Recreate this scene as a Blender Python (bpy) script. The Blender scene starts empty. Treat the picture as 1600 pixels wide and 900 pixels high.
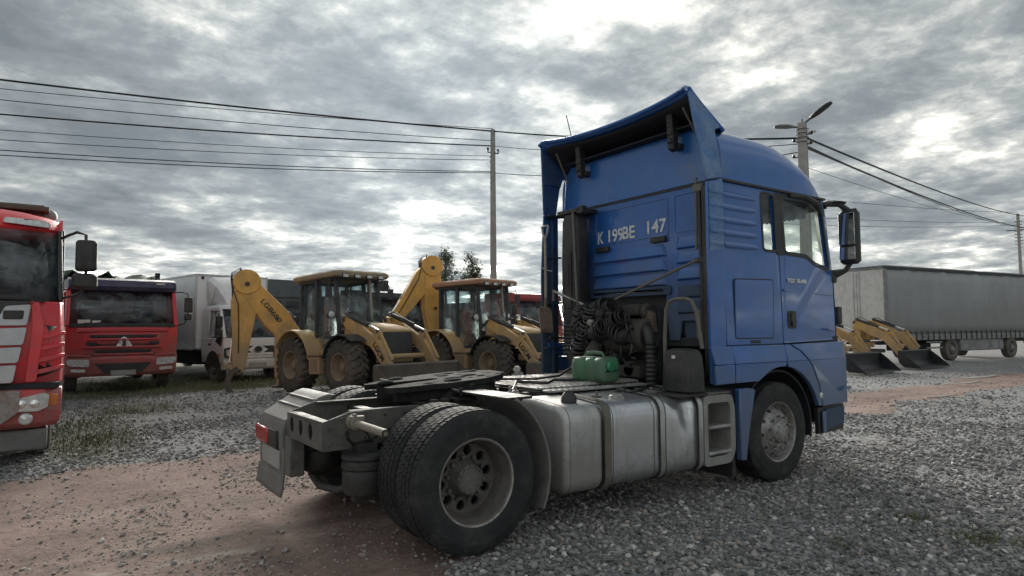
import bpy, bmesh, math, random
import numpy as np
from math import pi, sin, cos, radians, sqrt, atan2, tan, exp
from mathutils import Vector, Matrix, noise as mnoise
from mathutils.geometry import tessellate_polygon

scene = bpy.context.scene
COL = scene.collection
R = radians
random.seed(7)

# ------------------------------------------------------------------ camera
CAM = Vector((-2.4137, -5.1020, 1.5637))
YAW, PIT, ROL, FPX = 0.96002, 0.060912, -0.006044, 1012.53
fw = Vector((cos(YAW)*cos(PIT), sin(YAW)*cos(PIT), sin(PIT)))
rt = Vector((sin(YAW), -cos(YAW), 0))
up = rt.cross(fw)
rt2 = rt*cos(ROL) + up*sin(ROL)
up2 = up*cos(ROL) - rt*sin(ROL)
cd = bpy.data.cameras.new('camera')
cam = bpy.data.objects.new('camera', cd)
COL.objects.link(cam)
m = Matrix((rt2, up2, -fw)).transposed().to_4x4()
m.translation = CAM
cam.matrix_world = m
cd.sensor_width = 36
cd.lens = FPX/1600*36
cd.clip_start = 0.05
cd.clip_end = 8000
scene.camera = cam

# ------------------------------------------------------------------ world and sun
SUN_AZ, SUN_EL = 63.0, 17.0
W = bpy.data.worlds.new('World')
scene.world = W
W.use_nodes = True
nt = W.node_tree
nt.nodes.clear()


def N(tree, typ, **kw):
    n = tree.nodes.new(typ)
    for k, v in kw.items():
        setattr(n, k, v)
    return n


def Mth(tree, op, a, b=None, c=None, clamp=False):
    n = tree.nodes.new('ShaderNodeMath')
    n.operation = op
    n.use_clamp = clamp
    for i, x in enumerate((a, b, c)):
        if x is None:
            continue
        if isinstance(x, (int, float)):
            n.inputs[i].default_value = x
        else:
            tree.links.new(x, n.inputs[i])
    return n.outputs[0]


def Smooth(tree, v, a, b, lo=0.0, hi=1.0):
    n = tree.nodes.new('ShaderNodeMapRange')
    n.interpolation_type = 'SMOOTHSTEP'
    tree.links.new(v, n.inputs[0])
    n.inputs[1].default_value = a
    n.inputs[2].default_value = b
    n.inputs[3].default_value = lo
    n.inputs[4].default_value = hi
    return n.outputs[0]


def Noise(tree, vec, scale, detail=4, rough=.55, dist=0.0):
    n = tree.nodes.new('ShaderNodeTexNoise')
    n.inputs['Scale'].default_value = scale
    n.inputs['Detail'].default_value = detail
    n.inputs['Roughness'].default_value = rough
    n.inputs['Distortion'].default_value = dist
    if vec is not None:
        tree.links.new(vec, n.inputs['Vector'])
    return n.outputs['Fac']


def Ramp(tree, fac, stops):
    n = tree.nodes.new('ShaderNodeValToRGB')
    cr = n.color_ramp
    while len(cr.elements) < len(stops):
        cr.elements.new(.5)
    for e, (p, c) in zip(cr.elements, stops):
        e.position = p
        e.color = (*c, 1) if len(c) == 3 else c
    tree.links.new(fac, n.inputs[0])
    return n.outputs[0]


def MixC(tree, fac, a, b, mode='MIX'):
    n = tree.nodes.new('ShaderNodeMix')
    n.data_type = 'RGBA'
    n.blend_type = mode
    for i, x in ((0, fac), (6, a), (7, b)):
        if isinstance(x, (int, float)):
            n.inputs[i].default_value = x
        elif isinstance(x, tuple):
            n.inputs[i].default_value = (*x[:3], 1)
        else:
            tree.links.new(x, n.inputs[i])
    return n.outputs[2]


sky = N(nt, 'ShaderNodeTexSky', sky_type='NISHITA', sun_disc=False)
sky.sun_elevation = R(SUN_EL)
sky.sun_rotation = R(90-SUN_AZ)
sky.altitude = 100
tc = N(nt, 'ShaderNodeTexCoord')
sp = N(nt, 'ShaderNodeSeparateXYZ')
nt.links.new(tc.outputs['Generated'], sp.inputs[0])
zc = Mth(nt, 'ADD', Mth(nt, 'MAXIMUM', sp.outputs[2], 0.0), 0.13)
cb = N(nt, 'ShaderNodeCombineXYZ')
nt.links.new(Mth(nt, 'DIVIDE', sp.outputs[0], zc), cb.inputs[0])
nt.links.new(Mth(nt, 'DIVIDE', sp.outputs[1], zc), cb.inputs[1])
cb.inputs[2].default_value = 1.3
big = Noise(nt, cb.outputs[0], 0.40, 2, .5, .2)
med = Noise(nt, cb.outputs[0], 1.7, 3, .5, .15)
fin = Noise(nt, cb.outputs[0], 5.0, 10, .64, .10)
den = Mth(nt, 'ADD', Mth(nt, 'MULTIPLY', big, .27), Mth(nt, 'MULTIPLY', med, .36))
den = Mth(nt, 'ADD', den, Mth(nt, 'MULTIPLY', fin, .37))
# forward scattering: cloud looks brighter towards the hidden sun
dt = N(nt, 'ShaderNodeVectorMath', operation='DOT_PRODUCT')
nt.links.new(tc.outputs['Generated'], dt.inputs[0])
dt.inputs[1].default_value = (cos(R(SUN_AZ))*cos(R(SUN_EL)), sin(R(SUN_AZ))*cos(R(SUN_EL)), sin(R(SUN_EL)))
dpos = Mth(nt, 'MAXIMUM', dt.outputs['Value'], 0.0)
glow = Mth(nt, 'POWER', dpos, 20.0)
horiz = Mth(nt, 'POWER', Mth(nt, 'SUBTRACT', 1.0, Mth(nt, 'MAXIMUM', sp.outputs[2], 0.0)), 9.0)
den2 = Mth(nt, 'SUBTRACT', den, Mth(nt, 'MULTIPLY', glow, .038))
den2 = Mth(nt, 'SUBTRACT', den2, Mth(nt, 'MULTIPLY', horiz, .055))
cloud = Ramp(nt, den2, [(.36, (1, .985, .90)), (.405, (.78, .78, .71)), (.435, (.52, .535, .515)), (.475, (.335, .36, .362)), (.525, (.225, .25, .265)), (.62, (.15, .172, .19))])
# sunlit cloud edges are far brighter than the shaded bellies
thin = Smooth(nt, den2, .415, .34)
gain = Mth(nt, 'ADD', 2.25, Mth(nt, 'MULTIPLY', glow, 1.4))
gain = Mth(nt, 'ADD', gain, Mth(nt, 'MULTIPLY', thin, Mth(nt, 'ADD', 14.0, Mth(nt, 'MULTIPLY', glow, 30.0))))
vs = N(nt, 'ShaderNodeVectorMath', operation='SCALE')
nt.links.new(cloud, vs.inputs[0])
nt.links.new(gain, vs.inputs['Scale'])
hole = Smooth(nt, den, .378, .402)
skc = N(nt, 'ShaderNodeVectorMath', operation='SCALE')
nt.links.new(sky.outputs[0], skc.inputs[0])
skc.inputs['Scale'].default_value = 1.0
col = MixC(nt, hole, skc.outputs[0], vs.outputs[0])
bg = N(nt, 'ShaderNodeBackground')
bg.inputs['Strength'].default_value = 0.1
nt.links.new(col, bg.inputs['Color'])
wo = N(nt, 'ShaderNodeOutputWorld')
nt.links.new(bg.outputs[0], wo.inputs['Surface'])

ld = bpy.data.lights.new('sun', 'SUN')
ld.energy = 1.2
ld.angle = R(40)
ld.color = (1, .95, .86)
lo = bpy.data.objects.new('sun', ld)
COL.objects.link(lo)
sd = Vector((cos(R(SUN_AZ))*cos(R(SUN_EL)), sin(R(SUN_AZ))*cos(R(SUN_EL)), sin(R(SUN_EL))))
lo.rotation_euler = sd.to_track_quat('Z', 'Y').to_euler()
lo.location = sd*60

vsn = scene.view_settings
vsn.view_transform = 'Standard'
vsn.look = 'None'
vsn.gamma = 1
vsn.exposure = 2.6
vsn.use_curve_mapping = False


# ------------------------------------------------------------------ helpers
def tag(o, label=None, cat=None, group=None, kind=None):
    for k, v in (('label', label), ('category', cat), ('group', group), ('kind', kind)):
        if v:
            o[k] = v
    return o


def thing(name, label, cat, loc=(0, 0, 0), rz=0.0, group=None):
    o = bpy.data.objects.new(name, None)
    o.empty_display_size = .3
    COL.objects.link(o)
    o.location = loc
    o.rotation_euler = (0, 0, rz)
    return tag(o, label, cat, group)


def frame_from(d):
    d = d.normalized()
    a = Vector((0, 0, 1)) if abs(d.z) < .9 else Vector((1, 0, 0))
    u = d.cross(a).normalized()
    return u, d.cross(u).normalized()


class MB:
    def __init__(s):
        s.v = []
        s.f = []

    def add(s, vs, fs):
        o = len(s.v)
        s.v += [tuple(v) for v in vs]
        s.f += [tuple(i+o for i in f) for f in fs]
        return s

    def bx(s, x0, x1, y0, y1, z0, z1):
        return s.add([(x0, y0, z0), (x1, y0, z0), (x1, y1, z0), (x0, y1, z0), (x0, y0, z1), (x1, y0, z1), (x1, y1, z1), (x0, y1, z1)],
                     [(0, 3, 2, 1), (4, 5, 6, 7), (0, 1, 5, 4), (1, 2, 6, 5), (2, 3, 7, 6), (3, 0, 4, 7)])

    def box(s, c, d, M=None):
        b = MB().bx(-d[0]/2, d[0]/2, -d[1]/2, d[1]/2, -d[2]/2, d[2]/2)
        c = Vector(c)
        return s.add([(M @ Vector(v) if M else Vector(v))+c for v in b.v], b.f)

    def bar(s, p0, p1, w, h, upv=(0, 0, 1)):
        """rectangular bar from p0 to p1, w across, h along upv"""
        p0, p1 = Vector(p0), Vector(p1)
        d = (p1-p0).normalized()
        a = d.cross(Vector(upv)).normalized()
        b = a.cross(d)
        vs = []
        for p in (p0, p1):
            for i, j in ((-1, -1), (1, -1), (1, 1), (-1, 1)):
                vs.append(p+a*(i*w/2)+b*(j*h/2))
        return s.add(vs, [(0, 1, 2, 3), (7, 6, 5, 4), (0, 4, 5, 1), (1, 5, 6, 2), (2, 6, 7, 3), (3, 7, 4, 0)])

    def cyl(s, p0, p1, r0, r1=None, n=16, caps=True):
        r1 = r0 if r1 is None else r1
        p0, p1 = Vector(p0), Vector(p1)
        u, w = frame_from(p1-p0)
        vs = []
        for p, r in ((p0, r0), (p1, r1)):
            for i in range(n):
                a = 2*pi*i/n
                vs.append(p+u*(r*cos(a))+w*(r*sin(a)))
        fs = [(i, (i+1) % n, n+(i+1) % n, n+i) for i in range(n)]
        if caps:
            fs += [tuple(range(n-1, -1, -1)), tuple(range(n, 2*n))]
        return s.add(vs, fs)

    def tube(s, pts, r, n=8, closed=False, flat=1.0):
        pts = [Vector(p) for p in pts]
        k = len(pts)
        vs = []
        pu = None
        for i, p in enumerate(pts):
            if closed:
                d = pts[(i+1) % k]-pts[i-1]
            else:
                d = pts[min(i+1, k-1)]-pts[max(i-1, 0)]
            d = d.normalized() if d.length > 1e-9 else Vector((0, 0, 1))
            if pu is None:
                u, w = frame_from(d)
            else:
                u = (pu-d*pu.dot(d))
                u = u.normalized() if u.length > 1e-6 else frame_from(d)[0]
                w = d.cross(u)
            pu = u
            rr = r[i] if isinstance(r, (list, tuple)) else r
            for j in range(n):
                a = 2*pi*j/n
                vs.append(p+u*(rr*cos(a))+w*(rr*flat*sin(a)))
        fs = []
        for i in range(k if closed else k-1):
            o, q = i*n, ((i+1) % k)*n
            fs += [(o+j, o+(j+1) % n, q+(j+1) % n, q+j) for j in range(n)]
        if not closed:
            fs += [tuple(range(n-1, -1, -1)), tuple(range((k-1)*n, k*n))]
        return s.add(vs, fs)

    def lathe(s, prof, axis=1, n=32, c=(0, 0, 0), caps=False, a0=0, a1=2*pi):
        """prof = [(radius, height)], revolved about an axis (0,1,2) through c"""
        full = abs(a1-a0-2*pi) < 1e-6
        m_ = n if full else n+1
        vs = []
        for r, h in prof:
            for i in range(m_):
                a = a0+(a1-a0)*i/n
                x, y = r*cos(a), r*sin(a)
                p = {1: (x, h, y), 2: (x, y, h), 0: (h, x, y)}[axis]
                vs.append((p[0]+c[0], p[1]+c[1], p[2]+c[2]))
        fs = []
        for k in range(len(prof)-1):
            for i in range(n):
                j = (i+1) % m_
                fs.append((k*m_+i, k*m_+j, (k+1)*m_+j, (k+1)*m_+i))
        if caps:
            fs += [tuple(range(m_-1, -1, -1)), tuple(range((len(prof)-1)*m_, len(prof)*m_))]
        return s.add(vs, fs)

    def prism(s, poly, ax, a, b, holes=()):
        """2-D polygon (with holes) extruded along axis ax from a to b; 2-D axes are the other two in order"""
        def P(q, h):
            return {0: (h, q[0], q[1]), 1: (q[0], h, q[1]), 2: (q[0], q[1], h)}[ax]
        loops = [list(poly)]+[list(h) for h in holes]
        flat = [q for l in loops for q in l]
        n = len(flat)
        vs = [P(q, a) for q in flat]+[P(q, b) for q in flat]
        fs = []
        if holes or len(poly) > 4:
            for t in tessellate_polygon([[Vector((q[0], q[1], 0)) for q in l] for l in loops]):
                fs += [tuple(t), tuple(i+n for i in reversed(t))]
        else:
            fs += [tuple(range(n)), tuple(range(2*n-1, n-1, -1))]
        o = 0
        for l in loops:
            k = len(l)
            for i in range(k):
                j = (i+1) % k
                fs.append((o+i, o+j, n+o+j, n+o+i))
            o += k
        return s.add(vs, fs)

    def loft(s, rings, closed=True, caps=True):
        n = len(rings[0])
        vs = [p for r in rings for p in r]
        fs = []
        for k in range(len(rings)-1):
            for i in range(n if closed else n-1):
                j = (i+1) % n
                fs.append((k*n+i, k*n+j, (k+1)*n+j, (k+1)*n+i))
        if caps and closed:
            fs += [tuple(range(n-1, -1, -1)), tuple(range((len(rings)-1)*n, len(rings)*n))]
        return s.add(vs, fs)

    def emboss(s, ax, at, rect, h, sl, both=False):
        """raised plate with sloping edges on the plane axis=at; rect=(a0,a1,b0,b1)"""
        a0, a1, b0, b1 = rect

        def P(q, k):
            return {0: (k, q[0], q[1]), 1: (q[0], k, q[1]), 2: (q[0], q[1], k)}[ax]
        lo_ = [(a0, b0), (a1, b0), (a1, b1), (a0, b1)]
        hi_ = [(a0+sl, b0+sl), (a1-sl, b0+sl), (a1-sl, b1-sl), (a0+sl, b1-sl)]
        return s.loft([[P(q, at) for q in lo_], [P(q, at+h) for q in hi_]])

    def sphere(s, c, r, n=12, m_=8, sc=(1, 1, 1)):
        prof = []
        vs = [(c[0], c[1], c[2]-r*sc[2])]
        for k in range(1, m_):
            a = -pi/2+pi*k/m_
            for i in range(n):
                b = 2*pi*i/n
                vs.append((c[0]+r*sc[0]*cos(a)*cos(b), c[1]+r*sc[1]*cos(a)*sin(b), c[2]+r*sc[2]*sin(a)))
        vs.append((c[0], c[1], c[2]+r*sc[2]))
        fs = [(0, 1+(i+1) % n, 1+i) for i in range(n)]
        for k in range(m_-2):
            for i in range(n):
                j = (i+1) % n
                fs.append((1+k*n+i, 1+k*n+j, 1+(k+1)*n+j, 1+(k+1)*n+i))
        t = len(vs)-1
        fs += [(t, 1+(m_-2)*n+i, 1+(m_-2)*n+(i+1) % n) for i in range(n)]
        return s.add(vs, fs)

    def xf(s, fn):
        s.v = [tuple(fn(Vector(v))) for v in s.v]
        return s

    def mesh(s, name, smooth=32):
        me = bpy.data.meshes.new(name)
        me.from_pydata(s.v, [], s.f)
        bm = bmesh.new()
        bm.from_mesh(me)
        bmesh.ops.recalc_face_normals(bm, faces=bm.faces)
        bm.to_mesh(me)
        bm.free()
        if smooth:
            me.shade_smooth()
            me.set_sharp_from_angle(angle=R(smooth))
        return me

    def obj(s, name, mat, parent=None, bev=0.0, smooth=32, seg=2, sub=0, loc=None, solid=0):
        me = s.mesh(name, smooth)
        o = bpy.data.objects.new(name, me)
        if mat:
            me.materials.append(mat)
        COL.objects.link(o)
        if parent:
            o.parent = parent
        if loc:
            o.location = loc
        if solid:
            md = o.modifiers.new('thickness', 'SOLIDIFY')
            md.thickness = solid
            md.offset = 0
        if bev:
            md = o.modifiers.new('bevel', 'BEVEL')
            md.width = bev
            md.segments = seg
            md.limit_method = 'ANGLE'
            md.angle_limit = R(38)
            md.miter_outer = 'MITER_ARC'
        if sub:
            md = o.modifiers.new('subdivision', 'SUBSURF')
            md.levels = md.render_levels = sub
        return o


def copy_tree(o, parent=None):
    c = o.copy()
    COL.objects.link(c)
    c.parent = parent
    for ch in list(o.children):
        copy_tree(ch, c)
    return c


def rrect(x0, x1, y0, y1, r, n=4):
    """rounded rectangle outline, counter-clockwise"""
    pts = []
    for cx, cy, a in ((x1-r, y0+r, -pi/2), (x1-r, y1-r, 0), (x0+r, y1-r, pi/2), (x0+r, y0+r, pi)):
        for i in range(n+1):
            t = a+pi/2*i/n
            pts.append((cx+r*cos(t), cy+r*sin(t)))
    return pts


def rpoly(pts, r, n=3):
    """round the corners of a polygon"""
    out = []
    k = len(pts)
    for i in range(k):
        a, b, c = Vector(pts[i-1]), Vector(pts[i]), Vector(pts[(i+1) % k])
        d0, d1 = (a-b), (c-b)
        q = min(r, d0.length*.45, d1.length*.45)
        p0, p1 = b+d0.normalized()*q, b+d1.normalized()*q
        for j in range(n+1):
            t = j/n
            v = p0*(1-t)**2+b*2*t*(1-t)+p1*t*t
            out.append((v.x, v.y))
    return out


def offset_poly(pts, d):
    """grow a convex-ish polygon outward by d about its edges"""
    k = len(pts)
    ar = sum(pts[i][0]*pts[(i+1) % k][1]-pts[(i+1) % k][0]*pts[i][1] for i in range(k))
    sg = 1 if ar > 0 else -1
    out = []
    for i in range(k):
        a, b, c = Vector(pts[i-1]), Vector(pts[i]), Vector(pts[(i+1) % k])
        e0, e1 = (b-a).normalized(), (c-b).normalized()
        n0, n1 = Vector((e0.y, -e0.x))*sg, Vector((e1.y, -e1.x))*sg
        nn = (n0+n1)
        nn = nn/max(.3, nn.length_squared)*2 if nn.length > 1e-6 else n0
        out.append((b.x+nn.x*d, b.y+nn.y*d))
    return out


def textmesh(body, size, ext=0.002, bold=0.0, spacing=1.0, shear=0.0):
    cu = bpy.data.curves.new('lettering', 'FONT')
    cu.body = body
    cu.size = size
    cu.extrude = ext
    cu.offset = bold
    cu.space_character = spacing
    cu.shear = shear
    cu.align_x = 'CENTER'
    cu.align_y = 'CENTER'
    o = bpy.data.objects.new('lettering', cu)
    COL.objects.link(o)
    dg = bpy.context.evaluated_depsgraph_get()
    me = bpy.data.meshes.new_from_object(o.evaluated_get(dg))
    bpy.data.objects.remove(o)
    bpy.data.curves.remove(cu)
    return me


def text(body, size, mat, parent, origin, xdir, ydir, name='lettering', width=None, **kw):
    me = textmesh(body, size, **kw)
    xd, yd = Vector(xdir).normalized(), Vector(ydir).normalized()
    if width:
        xs = [v.co.x for v in me.vertices]
        f = width/(max(xs)-min(xs))
        for v in me.vertices:
            v.co.x *= f
    M = Matrix((xd, yd, xd.cross(yd))).transposed().to_4x4()
    M.translation = Vector(origin)
    me.transform(M)
    me.materials.clear()
    me.materials.append(mat)
    o = bpy.data.objects.new(name, me)
    COL.objects.link(o)
    o.parent = parent
    return o


# ------------------------------------------------------------------ materials
def pm(name, c, rough=.5, metal=0.0, var=.18, scale=5.0, dust=0.0, dcol=(.20, .185, .16), dscale=3.0, zd=None, bump=0.0,
       bscale=60.0, coat=0.0, spec=.5, streak=0.0, rvar=.12, scol=(.05, .045, .04)):
    """procedural paint/plastic/metal: base colour with broad variation, dust that thickens downwards (zd = (z_full, z_none)),
    vertical dirt streaks and fine relief; coordinates are the object's own metres"""
    mt = bpy.data.materials.new(name)
    mt.use_nodes = True
    t = mt.node_tree
    b = t.nodes['Principled BSDF']
    tcn = N(t, 'ShaderNodeTexCoord')
    oc = tcn.outputs['Object']
    n1 = Noise(t, oc, scale, 6, .6)
    lo_ = tuple(x*(1-var) for x in c)
    hi_ = tuple(min(1, x*(1+var)) for x in c)
    colr = Ramp(t, n1, [(.3, lo_), (.7, hi_)])
    ro = Mth(t, 'ADD', rough-rvar*.5, Mth(t, 'MULTIPLY', n1, rvar))
    if dust or zd:
        n2 = Noise(t, oc, dscale, 8, .65)
        n3 = Noise(t, oc, dscale*9, 5, .7)
        nn = Mth(t, 'ADD', Mth(t, 'MULTIPLY', n2, .7), Mth(t, 'MULTIPLY', n3, .3))
        if zd:
            sx = N(t, 'ShaderNodeSeparateXYZ')
            t.links.new(oc, sx.inputs[0])
            mr = N(t, 'ShaderNodeMapRange')
            t.links.new(sx.outputs[2], mr.inputs[0])
            mr.inputs[1].default_value, mr.inputs[2].default_value = zd
            mr.inputs[3].default_value, mr.inputs[4].default_value = 1, 0
            lvl = Mth(t, 'MULTIPLY_ADD', mr.outputs[0], .55, dust)
        else:
            lvl = Mth(t, 'ADD', dust, 0.0)
        thr = Mth(t, 'SUBTRACT', 1.0, lvl)
        dm = Mth(t, 'MULTIPLY', Smooth(t, Mth(t, 'SUBTRACT', nn, Mth(t, 'MULTIPLY', thr, .75)), -.16, .2), .85)
        colr = MixC(t, dm, colr, dcol)
        ro = Mth(t, 'ADD', ro, Mth(t, 'MULTIPLY', dm, .35), clamp=True)
    if streak:
        mp = N(t, 'ShaderNodeMapping')
        mp.inputs['Scale'].default_value = (14, 14, .7)
        t.links.new(oc, mp.inputs[0])
        n4 = Noise(t, mp.outputs[0], 1.0, 5, .6)
        sm = Mth(t, 'MULTIPLY', Smooth(t, n4, .52, .72), streak)
        colr = MixC(t, sm, colr, scol)
    t.links.new(colr, b.inputs['Base Color'])
    t.links.new(ro, b.inputs['Roughness'])
    b.inputs['Metallic'].default_value = metal
    b.inputs['Specular IOR Level'].default_value = spec
    if coat:
        b.inputs['Coat Weight'].default_value = coat
        b.inputs['Coat Roughness'].default_value = .07
    if bump:
        bn = N(t, 'ShaderNodeBump')
        bn.inputs['Strength'].default_value = min(1, bump)
        bn.inputs['Distance'].default_value = .01
        t.links.new(Noise(t, oc, bscale, 5, .6), bn.inputs['Height'])
        t.links.new(bn.outputs[0], b.inputs['Normal'])
    return mt


def glassmat(name, tint=(.75, .82, .8), refl=1.0, dirt_and_reflection=.12):
    mt = bpy.data.materials.new(name)
    mt.use_nodes = True
    t = mt.node_tree
    t.nodes.clear()
    out = N(t, 'ShaderNodeOutputMaterial')
    tr = N(t, 'ShaderNodeBsdfTransparent')
    tr.inputs[0].default_value = (*tint, 1)
    gl = N(t, 'ShaderNodeBsdfGlossy')
    gl.inputs['Roughness'].default_value = .03
    fr = N(t, 'ShaderNodeFresnel')
    gm_ = N(t, 'ShaderNodeNewGeometry')
    t.links.new(Mth(t, 'MULTIPLY_ADD', gm_.outputs['Backfacing'], 1/1.5-1.5, 1.5), fr.inputs[0])
    mx = N(t, 'ShaderNodeMixShader')
    t.links.new(Mth(t, 'MULTIPLY', fr.outputs[0], refl, clamp=True), mx.inputs[0])
    t.links.new(tr.outputs[0], mx.inputs[1])
    t.links.new(gl.outputs[0], mx.inputs[2])
    df = N(t, 'ShaderNodeBsdfDiffuse')
    df.inputs[0].default_value = (.30, .33, .345, 1)  # grey-blue veil: dirt on the glass plus sky reflection put in as colour
    m2 = N(t, 'ShaderNodeMixShader')
    tcn = N(t, 'ShaderNodeTexCoord')
    nz = Noise(t, tcn.outputs['Object'], 3.0, 6, .7)
    t.links.new(Mth(t, 'MULTIPLY', Smooth(t, nz, .35, .75), dirt_and_reflection), m2.inputs[0])
    t.links.new(mx.outputs[0], m2.inputs[1])
    t.links.new(df.outputs[0], m2.inputs[2])
    t.links.new(m2.outputs[0], out.inputs[0])
    return mt


MAT = {}
MAT['blue'] = pm('blue_paint', (.012, .100, .35), .32, var=.14, dust=.15, dcol=(.075, .11, .17), dscale=1.8, zd=(.2, 1.7), coat=.75, bump=.035, bscale=9, streak=.26, scol=(.045, .08, .14))
MAT['blue_rear'] = pm('dusty_rear_blue_paint', (.012, .100, .35), .36, var=.16, dust=.16, dcol=(.085, .105, .135), dscale=2.4, zd=(1.1, 2.55), coat=.4, bump=.04, bscale=10, streak=.3, scol=(.05, .075, .12))
MAT['blue_clean'] = pm('blue_roof_paint', (.013, .110, .365), .30, var=.08, dust=.12, dcol=(.13, .17, .22), dscale=1.2, coat=.5, bump=.05, bscale=9)
MAT['blue_worn'] = pm('sun_bleached_blue_paint', (.03, .13, .34), .4, var=.25, scale=7, dust=.30, dcol=(.24, .32, .41), dscale=4.5, streak=.12, scol=(.30, .36, .42))
MAT['blue_grimy'] = pm('grimy_blue_paint', (.016, .070, .21), .5, var=.25, dust=.30, dcol=(.045, .065, .095), dscale=2.2, zd=(1.1, 2.7), streak=.25)
MAT['black'] = pm('black_plastic', (.018, .018, .019), .5, var=.3, dust=.22, dcol=(.09, .085, .078), dscale=4, bump=.1, bscale=150)
MAT['black_gloss'] = pm('gloss_black', (.012, .012, .013), .22, var=.2)
MAT['cavity'] = pm('dark_plastic_and_shade', (.012, .014, .018), .7, var=.3, bump=.1)  # near-black for plastic parts and for shade painted into hollows
MAT['greyplastic'] = pm('weathered_grey_plastic', (.115, .118, .118), .62, var=.22, dust=.3, dcol=(.24, .225, .20), dscale=3, bump=.15, bscale=90)
MAT['frame'] = pm('grimy_chassis_steel', (.075, .077, .075), .6, .25, var=.35, scale=6, dust=.36, dcol=(.19, .18, .16), dscale=3.3, bump=.35, bscale=45, streak=.2)
MAT['framedark'] = pm('oily_chassis_steel', (.03, .03, .03), .55, .3, var=.4, scale=7, dust=.25, dcol=(.10, .095, .085), dscale=4, bump=.35, bscale=50)
MAT['grease'] = pm('greasy_black_steel', (.024, .024, .024), .85, .0, var=.5, scale=9, dust=.20, dcol=(.06, .058, .052), dscale=5, bump=.8, bscale=14, spec=.06)
MAT['tyre'] = pm('tyre_rubber', (.021, .022, .024), .72, var=.3, scale=4, dust=.20, dcol=(.10, .095, .09), dscale=5, bump=.25, bscale=55, spec=.35)
MAT['tyredusty'] = pm('dusty_tyre_rubber', (.05, .048, .045), .85, var=.3, scale=5, dust=.45, dcol=(.17, .155, .135), dscale=3, bump=.3, bscale=60, spec=.3)
MAT['tyremud'] = pm('muddy_tyre_rubber', (.045, .043, .04), .85, var=.3, scale=4, dust=.36, dcol=(.16, .135, .105), dscale=2.5, bump=.4, bscale=30, spec=.25)
MAT['rim'] = pm('dirty_steel_rim', (.14, .135, .13), .55, .35, var=.35, scale=8, dust=.36, dcol=(.12, .10, .085), dscale=6, bump=.3, bscale=60, streak=0)
MAT['rimedge'] = pm('chipped_rim_edge', (.36, .36, .35), .45, .5, var=.25, scale=14, dust=.34, dcol=(.15, .10, .07), dscale=9, bump=.2)
MAT['alurim'] = pm('dull_alloy_rim', (.40, .40, .39), .42, .65, var=.3, scale=10, dust=.34, dcol=(.10, .09, .08), dscale=8, bump=.2, bscale=80)
MAT['tank'] = pm('dull_aluminium_tank', (.57, .585, .60), .30, .8, var=.12, scale=2.5, dust=.15, dcol=(.25, .25, .24), dscale=2.6, zd=(.1, .6), bump=.035, bscale=5, streak=.38, scol=(.19, .18, .165))
MAT['tank2'] = pm('dusty_aluminium_tank', (.46, .465, .46), .42, .55, var=.12, scale=2.5, dust=.26, dcol=(.27, .26, .24), dscale=2.2, zd=(.2, .75), bump=.1, bscale=10, streak=.3, scol=(.16, .145, .12))
MAT['strap'] = pm('grimy_steel_strap', (.13, .125, .115), .55, .4, var=.3, scale=9, dust=.38, dcol=(.19, .175, .15), dscale=5, bump=.2)
MAT['stepbox'] = pm('dusty_step_plastic', (.27, .27, .26), .6, .15, var=.2, scale=6, dust=.30, dcol=(.24, .23, .21), dscale=4, streak=.3, bump=.2)
MAT['alu'] = pm('worn_aluminium_plate', (.48, .48, .47), .42, .6, var=.2, scale=6, dust=.36, dcol=(.17, .16, .145), dscale=5, bump=.3, bscale=50)
MAT['galv'] = pm('galvanised_pipe', (.25, .23, .20), .65, .3, var=.3, scale=12, dust=.30, dcol=(.20, .16, .12), bump=.2)
MAT['hose2'] = pm('grey_faded_hose', (.055, .055, .058), .35, var=.3, dust=.2, dcol=(.14, .13, .12))
MAT['hose'] = pm('black_hose', (.016, .016, .017), .42, var=.3, dust=.15, dcol=(.08, .075, .07))
MAT['engine'] = pm('grimy_engine_castings', (.045, .043, .042), .65, .2, var=.5, scale=9, dust=.36, dcol=(.085, .075, .065), dscale=6, bump=.5, bscale=40)
MAT['redlens'] = pm('red_lamp_lens', (.42, .015, .02), .16, var=.15, coat=.6)
MAT['plate'] = pm('grey_plate', (.30, .30, .295), .5, var=.1, dust=.2)
MAT['white'] = pm('white_stencil_paint', (.62, .64, .66), .7, var=.3, scale=30, dust=.2, dcol=(.12, .2, .36), dscale=16)
MAT['decal'] = pm('silver_decal', (.65, .67, .68), .35, .3, var=.1)
MAT['chrome'] = pm('chrome_rod', (.72, .72, .71), .16, 1.0, var=.1, dust=.1)
MAT['mirrorglass'] = pm('mirror_glass', (.7, .72, .72), .04, 1.0, var=.02)
MAT['green'] = pm('green_plastic', (.018, .20, .085), .35, var=.2, dust=.10, dcol=(.14, .15, .12), coat=.2)
MAT['greendirty'] = pm('oil_stained_green_plastic', (.05, .11, .07), .5, var=.3, dust=.35, dcol=(.09, .10, .085))
MAT['paperwhite'] = pm('white_sticker', (.62, .62, .58), .6, var=.1, dust=.1)
MAT['wood'] = pm('grey_weathered_wood', (.30, .275, .235), .75, var=.25, scale=15, streak=.3)
MAT['rust'] = pm('rusty_steel', (.12, .085, .065), .75, .2, var=.35, scale=10, dust=.3, dcol=(.16, .13, .11), bump=.4)
MAT['glass'] = glassmat('cab_glass', (.93, .96, .94), .6, .05)
MAT['glass_tint'] = glassmat('tinted_cab_glass', (.88, .945, .95), 1.2, .14)
MAT['windscreen'] = glassmat('dark_windscreen_glass', (.66, .71, .73), 1.4, .42)
MAT['lampglass'] = glassmat('lamp_glass', (.9, .9, .9), 1.0, .1)
MAT['interior'] = pm('dark_cab_trim', (.03, .031, .034), .8, var=.2)
MAT['interior_light'] = pm('grey_cab_trim', (.16, .165, .16), .85, var=.15)
MAT['seat'] = pm('seat_fabric', (.05, .052, .06), .9, var=.3)
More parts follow.
